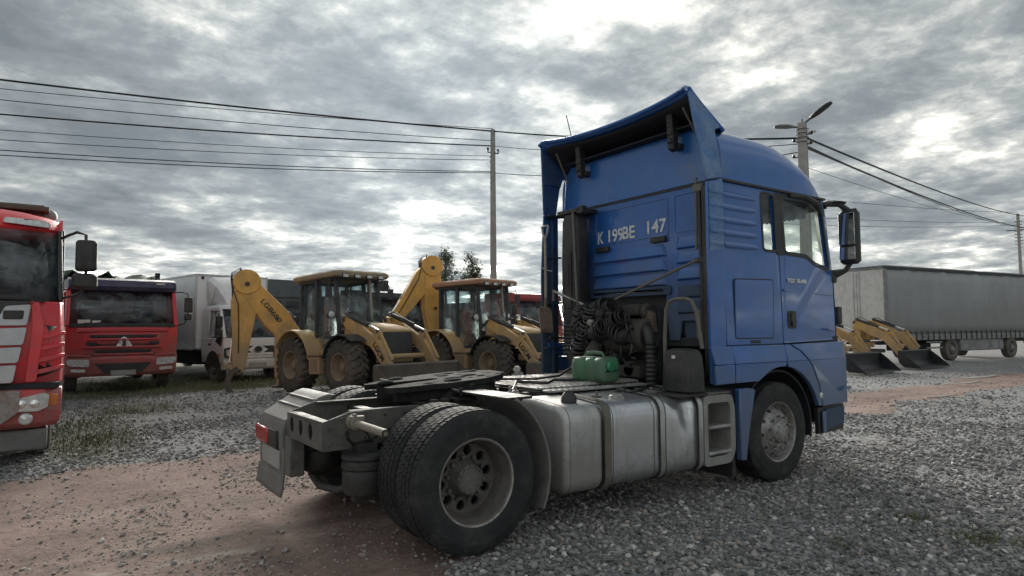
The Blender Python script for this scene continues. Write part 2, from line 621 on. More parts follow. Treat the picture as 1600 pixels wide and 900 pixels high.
MAT['curtain'] = pm('pale_curtain_cloth', (.62, .64, .60), .9, var=.1)
MAT['lampsilver'] = pm('lamp_reflector', (.75, .75, .74), .2, .9, var=.1)
MAT['amber'] = pm('amber_lens', (.55, .16, .02), .2, var=.1, coat=.5)
MAT['clearlens'] = pm('clear_lamp_lens', (.55, .56, .56), .12, .35, var=.3, scale=18, coat=.8)

# ------------------------------------------------------------------ ground
def smooth01(t):
    t = max(0.0, min(1.0, t))
    return t*t*(3-2*t)


def gnoise(x, y, s, o=0.0):
    return mnoise.noise(Vector((x*s+o, y*s-o, o*.37)))


def gz(x, y):
    r = math.hypot(x-1.5, y)
    k = smooth01((r-3.2)/3)
    h = .030*gnoise(x, y, .55, 3)*k + .018*gnoise(x, y, 1.7, 9)*(.25+.75*k)
    h += .05*gnoise(x, y, .16, 5)*smooth01((r-6)/6)
    h += .16*exp(-((x-.25)/.9)**2-((y-11.2)/.55)**2)
    # shallow wheel rut in the dirt track
    for yc in (-.05, 1.75):
        h -= .022*exp(-((y-yc-.12*gnoise(x, 0, .5, 2))/.16)**2)*(1 if x < -.6 or x > 5 else .3)
    h += .10*exp(-((x-3.0)/1.5)**2-((y-9.0)/1.1)**2)
    h -= .12*smooth01((r-25)/60)
    return h-.012


def spaced(lo_, hi_, c, fine, grow):
    out = [c]
    st = fine
    while out[-1] < hi_:
        out.append(out[-1]+st)
        if out[-1]-c > 9:
            st *= grow
    st = fine
    left = [c]
    while left[-1] > lo_:
        left.append(left[-1]-st)
        if c-left[-1] > 9:
            st *= grow
    return sorted(set(left[1:]+out))


gx = spaced(-1500, 2500, 1.5, .17, 1.16)
gy = spaced(-1500, 2500, 2.0, .17, 1.16)
mb = MB()
for y in gy:
    for x in gx:
        mb.v.append((x, y, gz(x, y)))
nx = len(gx)
for j in range(len(gy)-1):
    for i in range(nx-1):
        mb.f.append((j*nx+i, j*nx+i+1, (j+1)*nx+i+1, (j+1)*nx+i))


def dirt_band(x, y):
    """1 on the reddish dirt track that runs under the tractor, 0 on gravel"""
    w = .55*gnoise(x, y, .45, 11)+.25*gnoise(x, y, 1.6, 4)
    near_edge = -1.25+w if x < 0 else -1.25+w+min(x*.75, 1.7)
    near_edge += -3.0*smooth01((-.2-x)/.8)
    a = smooth01((y-near_edge+.2)/.95)
    b = 1-smooth01((y-(3.0+w*1.3))/1.4)
    if x > 5:
        b = 1-smooth01((y-(2.6+w*1.3))/.7)
        a = smooth01((y-(.9+w*1.5))/.6)
    return a*b


gm = bpy.data.materials.new('gravel_and_dirt')
gm.use_nodes = True
t = gm.node_tree
b = t.nodes['Principled BSDF']
tcn = N(t, 'ShaderNodeTexCoord')
oc = tcn.outputs['Object']
at = N(t, 'ShaderNodeAttribute', attribute_name='dirt')
edge = Noise(t, oc, 2.6, 6, .65)
dm = Smooth(t, Mth(t, 'ADD', at.outputs['Fac'], Mth(t, 'MULTIPLY', Mth(t, 'SUBTRACT', edge, .5), .9)), .32, .68)
ag = N(t, 'ShaderNodeAttribute', attribute_name='grassy')
vo = N(t, 'ShaderNodeTexVoronoi')
vo.inputs['Scale'].default_value = 24
t.links.new(oc, vo.inputs['Vector'])
vo2 = N(t, 'ShaderNodeTexVoronoi')
vo2.inputs['Scale'].default_value = 55
t.links.new(oc, vo2.inputs['Vector'])
sv = N(t, 'ShaderNodeSeparateColor')
t.links.new(vo.outputs['Color'], sv.inputs[0])
sv2 = N(t, 'ShaderNodeSeparateColor')
t.links.new(vo2.outputs['Color'], sv2.inputs[0])
pick = Mth(t, 'ADD', Mth(t, 'MULTIPLY', sv.outputs[0], .6), Mth(t, 'MULTIPLY', sv2.outputs[1], .4))
gravel = Ramp(t, pick, [(.1, (.075, .077, .08)), (.45, (.23, .234, .24)), (.75, (.36, .36, .36)), (1, (.55, .55, .54))])
patch = Noise(t, oc, .45, 5, .6)
gravel = MixC(t, Smooth(t, patch, .42, .66), gravel, (.20, .175, .155), 'MIX') if False else gravel
gravel = MixC(t, Mth(t, 'MULTIPLY', Smooth(t, patch, .45, .7), .45), gravel, (.19, .160, .145))
d1 = Noise(t, oc, 1.1, 8, .68)
d2 = Noise(t, oc, 14, 6, .7)
dd = Mth(t, 'ADD', Mth(t, 'MULTIPLY', d1, .65), Mth(t, 'MULTIPLY', d2, .35))
dirt = Ramp(t, dd, [(.32, (.10, .074, .064)), (.45, (.205, .145, .124)), (.55, (.285, .205, .175)), (.70, (.36, .28, .245))])
# pale dried mud along the wheel ruts
sx = N(t, 'ShaderNodeSeparateXYZ')
t.links.new(oc, sx.inputs[0])
wig = Mth(t, 'MULTIPLY', Mth(t, 'SUBTRACT', Noise(t, oc, .8, 3, .5), .5), .16)
yy = Mth(t, 'ADD', sx.outputs[1], wig)
rut = Smooth(t, Mth(t, 'ABSOLUTE', Mth(t, 'ADD', yy, .07)), .12, .03)
rut = Mth(t, 'MULTIPLY', rut, Smooth(t, Noise(t, oc, 1.7, 5, .6), .42, .58))
dirt = MixC(t, Mth(t, 'MULTIPLY', rut, .7), dirt, (.42, .385, .34))
rut2 = Smooth(t, Mth(t, 'ABSOLUTE', Mth(t, 'ADD', yy, -.24)), .16, .03)
rut2 = Mth(t, 'MULTIPLY', rut2, Smooth(t, Noise(t, oc, 1.3, 5, .6), .42, .6))
dirt = MixC(t, Mth(t, 'MULTIPLY', rut2, .55), dirt, (.075, .064, .058))
surf = MixC(t, dm, gravel, dirt)
soil = Ramp(t, d1, [(.3, (.050, .050, .032)), (.6, (.105, .105, .062)), (.8, (.15, .14, .10))])
gmk = Smooth(t, Mth(t, 'ADD', ag.outputs['Fac'], Mth(t, 'MULTIPLY', Mth(t, 'SUBTRACT', edge, .5), 1.3)), .35, .75)
surf = MixC(t, Mth(t, 'MULTIPLY', gmk, .75), surf, soil)
t.links.new(surf, b.inputs['Base Color'])
b.inputs['Roughness'].default_value = .88
b.inputs['Specular IOR Level'].default_value = .3
hgt = Mth(t, 'ADD', Mth(t, 'MULTIPLY', Mth(t, 'SUBTRACT', 1.0, vo.outputs['Distance']), Mth(t, 'SUBTRACT', 1.15, dm)), Mth(t, 'MULTIPLY', d2, 1.0))
hgt = Mth(t, 'ADD', hgt, Mth(t, 'MULTIPLY', Noise(t, oc, 60, 4, .7), .5))
bn = N(t, 'ShaderNodeBump')
bn.inputs['Strength'].default_value = .9
bn.inputs['Distance'].default_value = .035
t.links.new(hgt, bn.inputs['Height'])
t.links.new(bn.outputs[0], b.inputs['Normal'])


def grassy(x, y):
    g = 0.0
    g += .95*exp(-((x+2.0)/.9)**2-((y-6.4)/2.6)**2)
    g += 1.0*smooth01((y-(11.6+1.2*gnoise(x, y, .4, 7)))/2.2)*(1-smooth01((x-9)/5))
    g += .75*exp(-((x+1.0)/1.0)**2-((y-10.2)/1.4)**2)
    g += .45*exp(-((x-2.2)/2.6)**2-((y-8.8)/1.0)**2)
    g += .5*smooth01(gnoise(x, y, .35, 21)*1.4-.25)*smooth01((y-3.6)/1.5)
    g += .9*smooth01((y-26)/8)
    g += .9*exp(-((x-3.15)/.22)**2-((y+3.1)/.16)**2)+.7*exp(-((x-3.3)/.2)**2-((y+2.55)/.2)**2)
    return min(1.0, g)


ground = mb.obj('ground', gm, smooth=180)
me = ground.data
ad = me.attributes.new('dirt', 'FLOAT', 'POINT')
agr = me.attributes.new('grassy', 'FLOAT', 'POINT')
ad.data.foreach_set('value', [dirt_band(v[0], v[1]) if -12 < v[0] < 60 and -12 < v[1] < 12 else 0.0 for v in mb.v])
agr.data.foreach_set('value', [grassy(v[0], v[1]) for v in mb.v])
tag(ground, kind='structure')

# loose stones: one scatter of real rocks (geometry nodes), denser where the yard is gravelled
sm = bpy.data.materials.new('crushed_stone')
sm.use_nodes = True
t = sm.node_tree
b = t.nodes['Principled BSDF']
ta = N(t, 'ShaderNodeAttribute', attribute_name='tone', attribute_type='INSTANCER')
sc_ = Ramp(t, ta.outputs['Fac'], [(0, (.07, .073, .078)), (.30, (.145, .15, .156)), (.60, (.26, .266, .273)), (.82, (.385, .385, .38)), (.92, (.36, .30, .26)), (1, (.68, .68, .66))])
tcn = N(t, 'ShaderNodeTexCoord')
nz = Noise(t, tcn.outputs['Object'], 3, 4, .6)
sc_ = MixC(t, Mth(t, 'MULTIPLY', nz, .5), sc_, (.235, .205, .18))
t.links.new(sc_, b.inputs['Base Color'])
b.inputs['Roughness'].default_value = .8
b.inputs['Specular IOR Level'].default_value = .35

rng = np.random.default_rng(5)


def stone_points():
    P, S, T = [], [], []
    # polar strips round the viewpoint so that the count falls off with distance
    for d0, d1, den in ((2.2, 5, 3300), (5, 7, 2700), (7, 9.5, 1600), (9.5, 13, 700), (13, 18, 260), (18, 26, 80)):
        area = .5*R(104)*(d1*d1-d0*d0)
        n = int(area*den)
        rr = np.sqrt(rng.uniform(d0*d0, d1*d1, n))
        aa = rng.uniform(YAW-R(52), YAW+R(52), n)
        xs, ys = CAM.x+rr*np.cos(aa), CAM.y+rr*np.sin(aa)
        u = rng.random(n)
        for x, y, q in zip(xs, ys, u):
            dr = dirt_band(x, y)
            ga = grassy(x, y)
            keep = (1-dr)*(1-.75*ga)*(.55+.6*gnoise(x, y, .9, 31))+dr*(.035+.22*smooth01(gnoise(x, y, .8, 3)*2.2-.1))
            if q < keep:
                s = .0104*exp(.48*rng.normal())*(1.0 if d1 < 9 else 1.25)
                if dr > .6:
                    s *= .42+.3*rng.random()
                P.append((x, y, gz(x, y)+s*.38))
                S.append(min(s, .024))
                T.append(min(1, max(0, rng.normal(.50, .30))) if dr < .5 or rng.random() < .3 else rng.normal(.90, .03))
    return P, S, T


P, S, T = stone_points()
me = bpy.data.meshes.new('gravel_stones')
me.from_pydata(P, [], [])
a = me.attributes.new('size', 'FLOAT', 'POINT')
a.data.foreach_set('value', S)
a = me.attributes.new('tone', 'FLOAT', 'POINT')
a.data.foreach_set('value', T)
gravel_o = bpy.data.objects.new('gravel_stones', me)
COL.objects.link(gravel_o)
tag(gravel_o, 'loose grey crushed stone strewn over the yard', 'gravel', kind='stuff')
ng = bpy.data.node_groups.new('gravel_scatter', 'GeometryNodeTree')
ng.interface.new_socket(name='Geometry', in_out='INPUT', socket_type='NodeSocketGeometry')
ng.interface.new_socket(name='Geometry', in_out='OUTPUT', socket_type='NodeSocketGeometry')
gi, go = ng.nodes.new('NodeGroupInput'), ng.nodes.new('NodeGroupOutput')
jn = ng.nodes.new('GeometryNodeJoinGeometry')
for k in range(7):
    ico = ng.nodes.new('GeometryNodeMeshIcoSphere')
    ico.inputs['Radius'].default_value = 1
    ico.inputs['Subdivisions'].default_value = 2 if k < 3 else 1
    nzt = ng.nodes.new('ShaderNodeTexNoise')
    nzt.noise_dimensions = '4D'
    nzt.inputs['Scale'].default_value = .75
    nzt.inputs['Detail'].default_value = 2
    nzt.inputs['W'].default_value = 3.3*k+1
    sb = ng.nodes.new('ShaderNodeVectorMath')
    sb.operation = 'SUBTRACT'
    sb.inputs[1].default_value = (.5, .5, .5)
    ng.links.new(nzt.outputs['Color'], sb.inputs[0])
    s2 = ng.nodes.new('ShaderNodeVectorMath')
    s2.operation = 'SCALE'
    s2.inputs['Scale'].default_value = 2.6
    ng.links.new(sb.outputs[0], s2.inputs[0])
    spn = ng.nodes.new('GeometryNodeSetPosition')
    ng.links.new(ico.outputs[0], spn.inputs['Geometry'])
    ng.links.new(s2.outputs[0], spn.inputs['Offset'])
    tf = ng.nodes.new('GeometryNodeTransform')
    tf.inputs['Scale'].default_value = (1.25, .95, .62+.06*k)
    ng.links.new(spn.outputs[0], tf.inputs['Geometry'])
    sh = ng.nodes.new('GeometryNodeSetShadeSmooth')
    sh.inputs['Shade Smooth'].default_value = False
    ng.links.new(tf.outputs[0], sh.inputs[0])
    mm = ng.nodes.new('GeometryNodeSetMaterial')
    mm.inputs['Material'].default_value = sm
    ng.links.new(sh.outputs[0], mm.inputs['Geometry'])
    gti = ng.nodes.new('GeometryNodeGeometryToInstance')
    ng.links.new(mm.outputs[0], gti.inputs[0])
    ng.links.new(gti.outputs[0], jn.inputs[0])
iop = ng.nodes.new('GeometryNodeInstanceOnPoints')
iop.inputs['Pick Instance'].default_value = True
ri = ng.nodes.new('FunctionNodeRandomValue')
ri.data_type = 'INT'
for s_ in ri.inputs:
    if s_.name == 'Max' and s_.type == 'INT':
        s_.default_value = 6
rv = ng.nodes.new('FunctionNodeRandomValue')
rv.data_type = 'FLOAT_VECTOR'
for s_ in rv.inputs:
    if s_.type == 'VECTOR':
        s_.default_value = (-.5, -.5, 0) if s_.name == 'Min' else (.5, .5, 6.28)
na = ng.nodes.new('GeometryNodeInputNamedAttribute')
na.data_type = 'FLOAT'
na.inputs['Name'].default_value = 'size'
ng.links.new(gi.outputs[0], iop.inputs['Points'])
ng.links.new(jn.outputs[0], iop.inputs['Instance'])
ng.links.new([o for o in ri.outputs if o.type == 'INT'][0], iop.inputs['Instance Index'])
ng.links.new([o for o in rv.outputs if o.type == 'VECTOR'][0], iop.inputs['Rotation'])
ng.links.new([o for o in na.outputs if o.enabled][0], iop.inputs['Scale'])
ng.links.new(iop.outputs[0], go.inputs[0])
gravel_o.modifiers.new('scatter', 'NODES').node_group = ng

# grass and weeds
MAT['grass'] = pm('yard_grass', (.125, .135, .062), .8, var=.4, scale=1.5)
mb = MB()
gr = random.Random(3)


def blade(x, y, h, lean):
    a = gr.uniform(0, 2*pi)
    w = h*.05+.003
    z = gz(x, y)-.004
    dx, dy = cos(a), sin(a)
    lx, ly = gr.uniform(-1, 1)*lean*h, gr.uniform(-1, 1)*lean*h
    mb.add([(x-dx*w, y-dy*w, z), (x+dx*w, y+dy*w, z), (x+dx*w*.7+lx*.35, y+dy*w*.7+ly*.35, z+h*.6), (x-dx*w*.7+lx*.35, y-dy*w*.7+ly*.35, z+h*.6), (x+lx, y+ly, z+h)],
           [(0, 1, 2, 3), (3, 2, 4)])


cnt = 0
for _ in range(150000):
    x, y = gr.uniform(-4.5, 8), gr.uniform(3.8, 18)
    g = grassy(x, y)
    if g > .25 and gr.random() < (g-.2)*.5*(.4+1.4*max(0, gnoise(x, y, 1.3, 44)+.3)):
        blade(x, y, gr.uniform(.02, .055)*(1+.7*g)*(2.4 if gr.random() < .02 else 1), .8)
        cnt += 1
for cx, cy, n, sp_ in ((3.15, -3.1, 200, .14), (3.32, -2.55, 110, .10), (-2.2, 5.6, 260, .3), (4.1, -1.6, 50, .08), (2.2, -2.6, 40, .08)):
    for _ in range(n):
        blade(gr.gauss(cx, sp_), gr.gauss(cy, sp_), gr.uniform(.02, .06), .9)
grass_o = mb.obj('grass', MAT['grass'], smooth=0)
tag(grass_o, 'short olive grass and weeds growing through the gravel', 'grass', kind='stuff')

# pale washed-out mud patches on the far right of the yard
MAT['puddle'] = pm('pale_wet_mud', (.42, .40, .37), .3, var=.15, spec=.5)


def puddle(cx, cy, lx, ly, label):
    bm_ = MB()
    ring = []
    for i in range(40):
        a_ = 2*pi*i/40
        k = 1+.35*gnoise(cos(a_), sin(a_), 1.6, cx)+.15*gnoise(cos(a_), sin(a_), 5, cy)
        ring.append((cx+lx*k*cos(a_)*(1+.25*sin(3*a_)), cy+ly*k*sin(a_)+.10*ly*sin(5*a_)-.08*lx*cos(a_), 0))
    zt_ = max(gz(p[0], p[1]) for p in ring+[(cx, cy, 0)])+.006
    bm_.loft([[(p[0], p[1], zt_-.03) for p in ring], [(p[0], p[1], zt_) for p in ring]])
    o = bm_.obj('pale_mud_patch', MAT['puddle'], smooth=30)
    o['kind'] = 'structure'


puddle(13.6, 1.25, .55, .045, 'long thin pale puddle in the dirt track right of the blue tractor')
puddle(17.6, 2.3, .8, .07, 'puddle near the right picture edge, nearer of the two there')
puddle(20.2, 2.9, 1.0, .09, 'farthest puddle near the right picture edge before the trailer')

# ------------------------------------------------------------------ wheels shared by the lorries
def tyre_mb(Rr=.5, w=.30, rb=.295, blocks=58, tread=.012, ribs=5):
    m_ = MB()
    h = w/2
    ro = Rr-tread
    k = Rr-rb
    m_.lathe([(rb-.012, -h*.72), (rb, -h*.9), (rb+k*.18, -h*.985), (rb+k*.36, -h), (rb+k*.55, -h), (rb+k*.60, -h*1.012), (rb+k*.66, -h*.995), (rb+k*.84, -h*.95), (ro-.004, -h*.87), (ro, -h*.83),
              (ro, h*.83), (ro-.004, h*.87), (rb+k*.84, h*.95), (rb+k*.55, h), (rb+k*.36, h), (rb, h*.9), (rb-.012, h*.72)], 1, 72)
    rw = 2*h*.86/ribs
    for q in range(ribs):
        c = -h*.86+rw*(q+.5)
        edge = q in (0, ribs-1)
        for i in range(blocks):
            a0 = 2*pi*(i+.5*(q % 2)+.17*q)/blocks
            da = 2*pi/blocks*(.80 if edge else .86)
            vs = []
            for r in (ro-.006, Rr-(.004 if edge else 0)):
                for a_, y_ in ((a0, c-rw*.42), (a0+da, c-rw*.42), (a0+da, c+rw*.42), (a0, c+rw*.42)):
                    sk = .25*da*(y_-c)/rw
                    vs.append((r*cos(a_+sk), y_, r*sin(a_+sk)))
            m_.add(vs, [(4, 5, 6, 7), (0, 1, 5, 4), (1, 2, 6, 5), (2, 3, 7, 6), (3, 0, 4, 7)])
    return m_


def holed_ring(m_, r0, r1, n, rc, rh, hf, seg=16, oval=1.0):
    """disc between r0 and r1 with n round holes on radius rc; hf(r) gives the height along y"""
    for k in range(n):
        a0, a1 = 2*pi*k/n, 2*pi*(k+1)/n
        am = (a0+a1)/2
        outer, inner = [], []
        for i in range(seg):
            t_ = 2*pi*i/seg
            c, s = cos(t_), sin(t_)
            q = max(abs(c), abs(s))
            u, v = c/q, s/q
            r = (r0+r1)/2+u*(r1-r0)/2
            a_ = am+v*(a1-a0)/2
            outer.append((r*cos(a_), hf(r), r*sin(a_)))
            rr = rc+rh*c
            a_ = am+rh*oval*s/rc
            inner.append((rr*cos(a_), hf(rr), rr*sin(a_)))
        back = [(p[0]*.985, p[1]+.03, p[2]*.985) for p in inner]
        m_.loft([outer, inner, back], caps=False)


def nut_ring(m_, n, rc, h0, h1, r, a0=0.0):
    for k in range(n):
        a_ = 2*pi*k/n+a0
        m_.cyl((rc*cos(a_), h0, rc*sin(a_)), (rc*cos(a_), h1, rc*sin(a_)), r, n=6)


def truck_wheel(name, parent, loc, out, style, tmesh, rmat, tmat, cache={}):
    """wheel > tyre, rim, hub ; out=-1 puts the outer face to -y"""
    w_ = bpy.data.objects.new(name, None)
    COL.objects.link(w_)
    w_.parent = parent
    w_.location = loc
    w_.rotation_euler = (0, random.uniform(0, 6.28), 0 if out < 0 else pi)
    if style not in cache:
        rim = MB()
        hub = MB()
        lip = MB()
        if style == 'dual':
            lip.lathe([(.283, -.118), (.290, -.136), (.302, -.142), (.306, -.136), (.300, -.122)], 1, 56)
            rim.lathe([(.286, -.13), (.279, -.09), (.268, -.075), (.262, -.02), (.252, .02), (.248, .04)], 1, 56)
            rim.lathe([(.248, .04), (.240, .050)], 1, 56)
            holed_ring(rim, .135, .240, 10,   .194, .037, lambda r: .050-.10*max(0, .17-r), oval=.9)
            rim.lathe([(.262, -.02), (.28, .1), (.30, .14)], 1, 40)
            hub.lathe([(.136, .048), (.128, .02), (.112, .0), (.104, -.04), (.09, -.05), (.082, -.046), (.03, -.052), (0.001, -.05)], 1, 40)
            nut_ring(hub, 10, .150, .06, .012, .015)
            nut_ring(hub, 12, .093, -.042, -.060, .008)
        else:
            lip.lathe([(.278, -.105), (.288, -.132), (.300, -.140), (.304, -.132), (.298, -.115)], 1, 56)
            rim.lathe([(.286, -.128), (.272, -.10), (.262, -.062)], 1, 56)
            holed_ring(rim, .196, .262, 10, .230, .021, lambda r: -.062-.055*smooth01((.262-r)/.066), oval=1.1)
            rim.lathe([(.196, -.117), (.186, -.132), (.165, -.138), (.12, -.138)], 1, 56)
            rim.lathe([(.262, -.062), (.28, .05), (.29, .13)], 1, 40)
            hub.lathe([(.122, -.138), (.116, -.150), (.106, -.168), (.085, -.176), (.05, -.182), (0.001, -.182)], 1, 40)
            nut_ring(hub, 10, .158, -.130, -.172, .0165)
            nut_ring(hub, 8, .085, -.17, -.186, .008, .2)
        cache[style] = (rim.mesh('rim'), hub.mesh('hub'), lip.mesh('rim_edge'))
    for nm, me_, mt_ in (('tyre', tmesh, tmat), ('rim', cache[style][0], rmat), ('hub', cache[style][1], MAT['frame'] if style == 'dual' else MAT['alurim']),
                         ('rim_edge', cache[style][2], MAT['rimedge'])):
        o = bpy.data.objects.new(nm, me_)
        COL.objects.link(o)
        o.parent = w_
        if not me_.materials:
            me_.materials.append(mt_)
        elif me_.materials[0] != mt_:
            o.material_slots[0].link = 'OBJECT'
            o.material_slots[0].material = mt_
    return w_


TYRE = tyre_mb().mesh('tyre', 28)

# ------------------------------------------------------------------ blue tractor unit
TR = thing('tractor_truck', 'blue high-roof tractor unit with grimy chassis, open fifth wheel and silver fuel tanks', 'truck')
for y_ in (-1.09, -.745, .745, 1.09):
    truck_wheel('rear_wheel', TR, (0, y_, .495), -1 if y_ in (-1.09, .745) else 1, 'dual', TYRE, MAT['rim'], MAT['tyre'])
for y_, o_ in ((-1.07, -1), (1.07, 1)):
    truck_wheel('front_wheel', TR, (3.6, y_, .495), o_, 'steer', TYRE, MAT['alurim'], MAT['tyre'])


def P_(m_, name, mat, bev=0.0, parent=None, **kw):
    return m_.obj(name, MAT[mat], parent or TR, bev, **kw)


# --- chassis
for s in (-1, 1):
    prof = [(-.80, .69), (4.9, .69), (4.9, .95), (-.45, .95), (-.62, .945), (-.80, .885)]
    m_ = MB().prism(prof, 1, s*.40, s*.415)
    m_.bx(-.60, 4.9, min(s*.335, s*.40), max(s*.335, s*.40), .69, .70)
    m_.bx(-.60, 4.9, min(s*.335, s*.40), max(s*.335, s*.40), .937, .949)
    rl = P_(m_, 'frame_rail', 'frame', .004)
    b_ = MB()
    for x in [i*.17-.5 for i in range(13)]:
        for z in (.745, .90):
            b_.cyl((x, s*.412, z), (x, s*.428, z), .012, n=6)
    P_(b_, 'bolts', 'framedark', parent=rl)['kind'] = 'stuff'
cr = MB().prism([(-.42, .672), (.46, .672), (.46, .875), (-.42, .885)], 0, -.822, -.808,
                holes=[[(yc+.064*cos(2*pi*i/18)*.85, .782+.064*sin(2*pi*i/18)) for i in range(18)] for yc in (.33, .10, -.14)])
cr.bx(-.808, -.74, -.415, .455, .868, .880)
crm = P_(cr, 'rear_crossmember', 'frame', .003)
P_(MB().bx(-.74, -.60, -.40, .40, .70, .74).bx(-.755, -.745, -.40, .44, .69, .86), 'floor_and_shade_plate', 'cavity', parent=crm)  # dark floor and added backing plate, so the holes read as shaded
g_ = MB().prism([(-.81, .672), (-.56, .672), (-.50, .70), (-.50, .945), (-.60, .945), (-.81, .888)], 1, -.43, -.416)
for x, z in ((-.77, .84), (-.77, .72), (-.68, .72), (-.58, .73), (-.68, .90), (-.56, .90)):
    g_.cyl((x, -.429, z), (x, -.445, z), .013, n=6)
P_(g_, 'gusset_plate', 'frame', .003)
for x in (-.28, .75, 1.55, 2.2):
    P_(MB().bx(x-.05, x+.05, -.40, .40, .74, .90), 'crossmember', 'framedark', .01)
# axle, differential, springs
ax = MB().cyl((0, -1.0, .49), (0, 1.0, .49), .085, n=20)
ax.sphere((0, 0, .49), .23, 18, 12, (.95, .8, 1))
ax.cyl((.1, 0, .5), (.45, 0, .54), .09, .07, n=16)
ax.cyl((.45, 0, .55), (2.1, 0, .72), .055, n=14)
P_(ax, 'rear_axle', 'framedark')
P_(MB().cyl((3.6, -1.0, .46), (3.6, 1.0, .46), .06, n=14).bx(3.54, 3.66, -.8, .8, .40, .50), 'front_axle', 'framedark', .01)
for s in (-1, 1):
    for x in (-.53, .44):
        m_ = MB().lathe([(.001, .66), (.12, .66), (.165, .645), (.168, .62), (.150, .607), (.165, .585), (.165, .55), (.152, .535), (.162, .515), (.160, .40), (.145, .365), (.12, .352), (.10, .345), (.001, .345)], 2, 28, (x, s*.50, 0))
        m_.bx(x-.07, x+.07, s*.5-.07, s*.5+.07, .655, .72)
        P_(m_, 'air_spring', 'framedark')
    P_(MB().bar((-.62, s*.50, .335), (.5, s*.50, .335), .09, .06).bar((.5, s*.5, .335), (.95, s*.47, .62), .09, .06), 'axle_beam', 'framedark', .01)
    P_(MB().cyl((.30, s*.60, .40), (.18, s*.44, .92), .035, n=12).cyl((.28, s*.585, .5), (.21, s*.48, .8), .048, n=12), 'shock_absorber', 'black')
P_(MB().tube([(-.55, -.3, .37), (-.62, -.2, .33), (-.66, .1, .31), (-.62, .4, .33)], .03, 8), 'stabiliser_bar', 'framedark')
P_(MB().lathe([(.001, -.30), (.10, -.30), (.125, -.27), (.125, .22), (.10, .25), (.001, .25)], 1, 24, (-.34, .02, .60)), 'air_tank', 'framedark')
# mudguard pipe bracket on the bare right-hand side
pb = P_(MB().tube([(-.60, -.42, .872), (-.605, -.62, .868), (-.60, -1.03, .862)], .029, 16), 'mudguard_pipe', 'galv')
P_(MB().lathe([(.017, 0), (.0295, 0), (.0295, .004)], 1, 16, (-.60, -1.035, .862)), 'pipe_mouth', 'framedark', parent=pb)
cl = MB().cyl((-.60, -.43, .875), (-.60, -.50, .872), .058, n=14)
cl.sphere((-.60, -.53, .872), .055, 10, 8, (1, .7, 1)).bx(-.65, -.55, -.56, -.50, .885, .925)
cl.cyl((-.62, -.5, .93), (-.62, -.56, .935), .012, n=6)
P_(cl, 'pipe_clamp', 'galv', .004)
P_(MB().tube([(-.64, -.43, .80), (-.66, -.5, .76), (-.6, -.47, .71), (-.45, -.46, .74), (-.3, -.44, .8)], .011, 7), 'air_hose', 'hose')
P_(MB().tube([(-.5, -.44, .85), (-.52, -.5, .80), (-.45, -.5, .70), (-.36, -.46, .66)], .009, 7), 'air_hose', 'hose')

# --- left mudguard with tail lamp, number plate and flap
def arc(xc, zc_, r, a0, a1, n=14):
    return [(xc+r*cos(a0+(a1-a0)*i/n), zc_+r*sin(a0+(a1-a0)*i/n)) for i in range(n+1)]


def guard(name, y0, y1, r, a0, a1, mat, th=.022, parent=None):
    o_ = arc(0, .5, r, a0, a1)
    i_ = arc(0, .5, r-th, a0, a1)
    return P_(MB().prism(o_+i_[::-1], 1, y0, y1), name, mat, .006, parent)


mg = MB()
pr = [(-.86, .55), (-.865, .72), (-.83, .80), (-.74, .855), (-.62, .925), (-.54, .975), (-.47, .995), (-.40, .985), (-.46, .93), (-.60, .83), (-.70, .74), (-.74, .55)]
mg.prism(pr, 1, .47, 1.21)
mgo = P_(mg, 'rear_mudguard', 'greyplastic', .022, seg=3)
P_(MB().bx(-.60, -.56, .50, 1.19, .942, .958).bx(-.70, -.66, .50, 1.19, .885, .897), 'mudguard_rib', 'greyplastic', .004, mgo)
P_(MB().bx(-.895, -.86, .82, 1.20, .565, .70), 'tail_lamp', 'redlens', .012, mgo, seg=3)
P_(MB().bx(-.885, -.855, .56, .82, .555, .705), 'tail_lamp_housing', 'black', .01, mgo)
P_(MB().bx(-.855, -.835, .44, 1.18, .33, .565), 'plate_carrier', 'greyplastic', .006, mgo)
P_(MB().bx(-.872, -.856, .50, 1.04, .395, .545), 'number_plate', 'plate', .004, mgo)
fl = MB()
g2 = [[(-.85-.022*(v/4)**2+.004*sin(u*1.3), 1.22-u*.112, .36-v*.046+.003*sin(u*.9)) for u in range(8)] for v in range(5)]
fl.loft(g2, closed=False)
P_(fl, 'mud_flap', 'greyplastic', 0, mgo, solid=.016)
P_(MB().bx(-.84, -.72, .30, .46, .36, .68), 'light_bracket', 'frame', .01, mgo)
# front quarter of the rear right mudguard
guard('mudguard_quarter', -1.235, -.62, .645, R(58), R(-26), 'greyplastic', .02)
guard('mudguard_quarter', .62, 1.235, .645, R(58), R(-26), 'greyplastic', .02)
P_(MB().bx(.26, .50, -1.2, -.45, 1.035, 1.055).bar((.2, -.5, 1.0), (.62, -.5, .93), .05, .02), 'mudguard_stay', 'framedark', .004)

# --- fifth wheel
def tilt(v):
    c = Vector((.42, 0, 1.10))
    q = Matrix.Rotation(R(-3.5), 3, 'Y') @ (v-c)
    w_ = .012*gnoise(v.x, v.y, 5, 2)
    return q+c+Vector((w_, w_*.7, -.035+.5*w_))


def hw_(x):          # half width of the coupling plate
    return .43*sqrt(max(0, 1-((x-.42)/.56)**2))


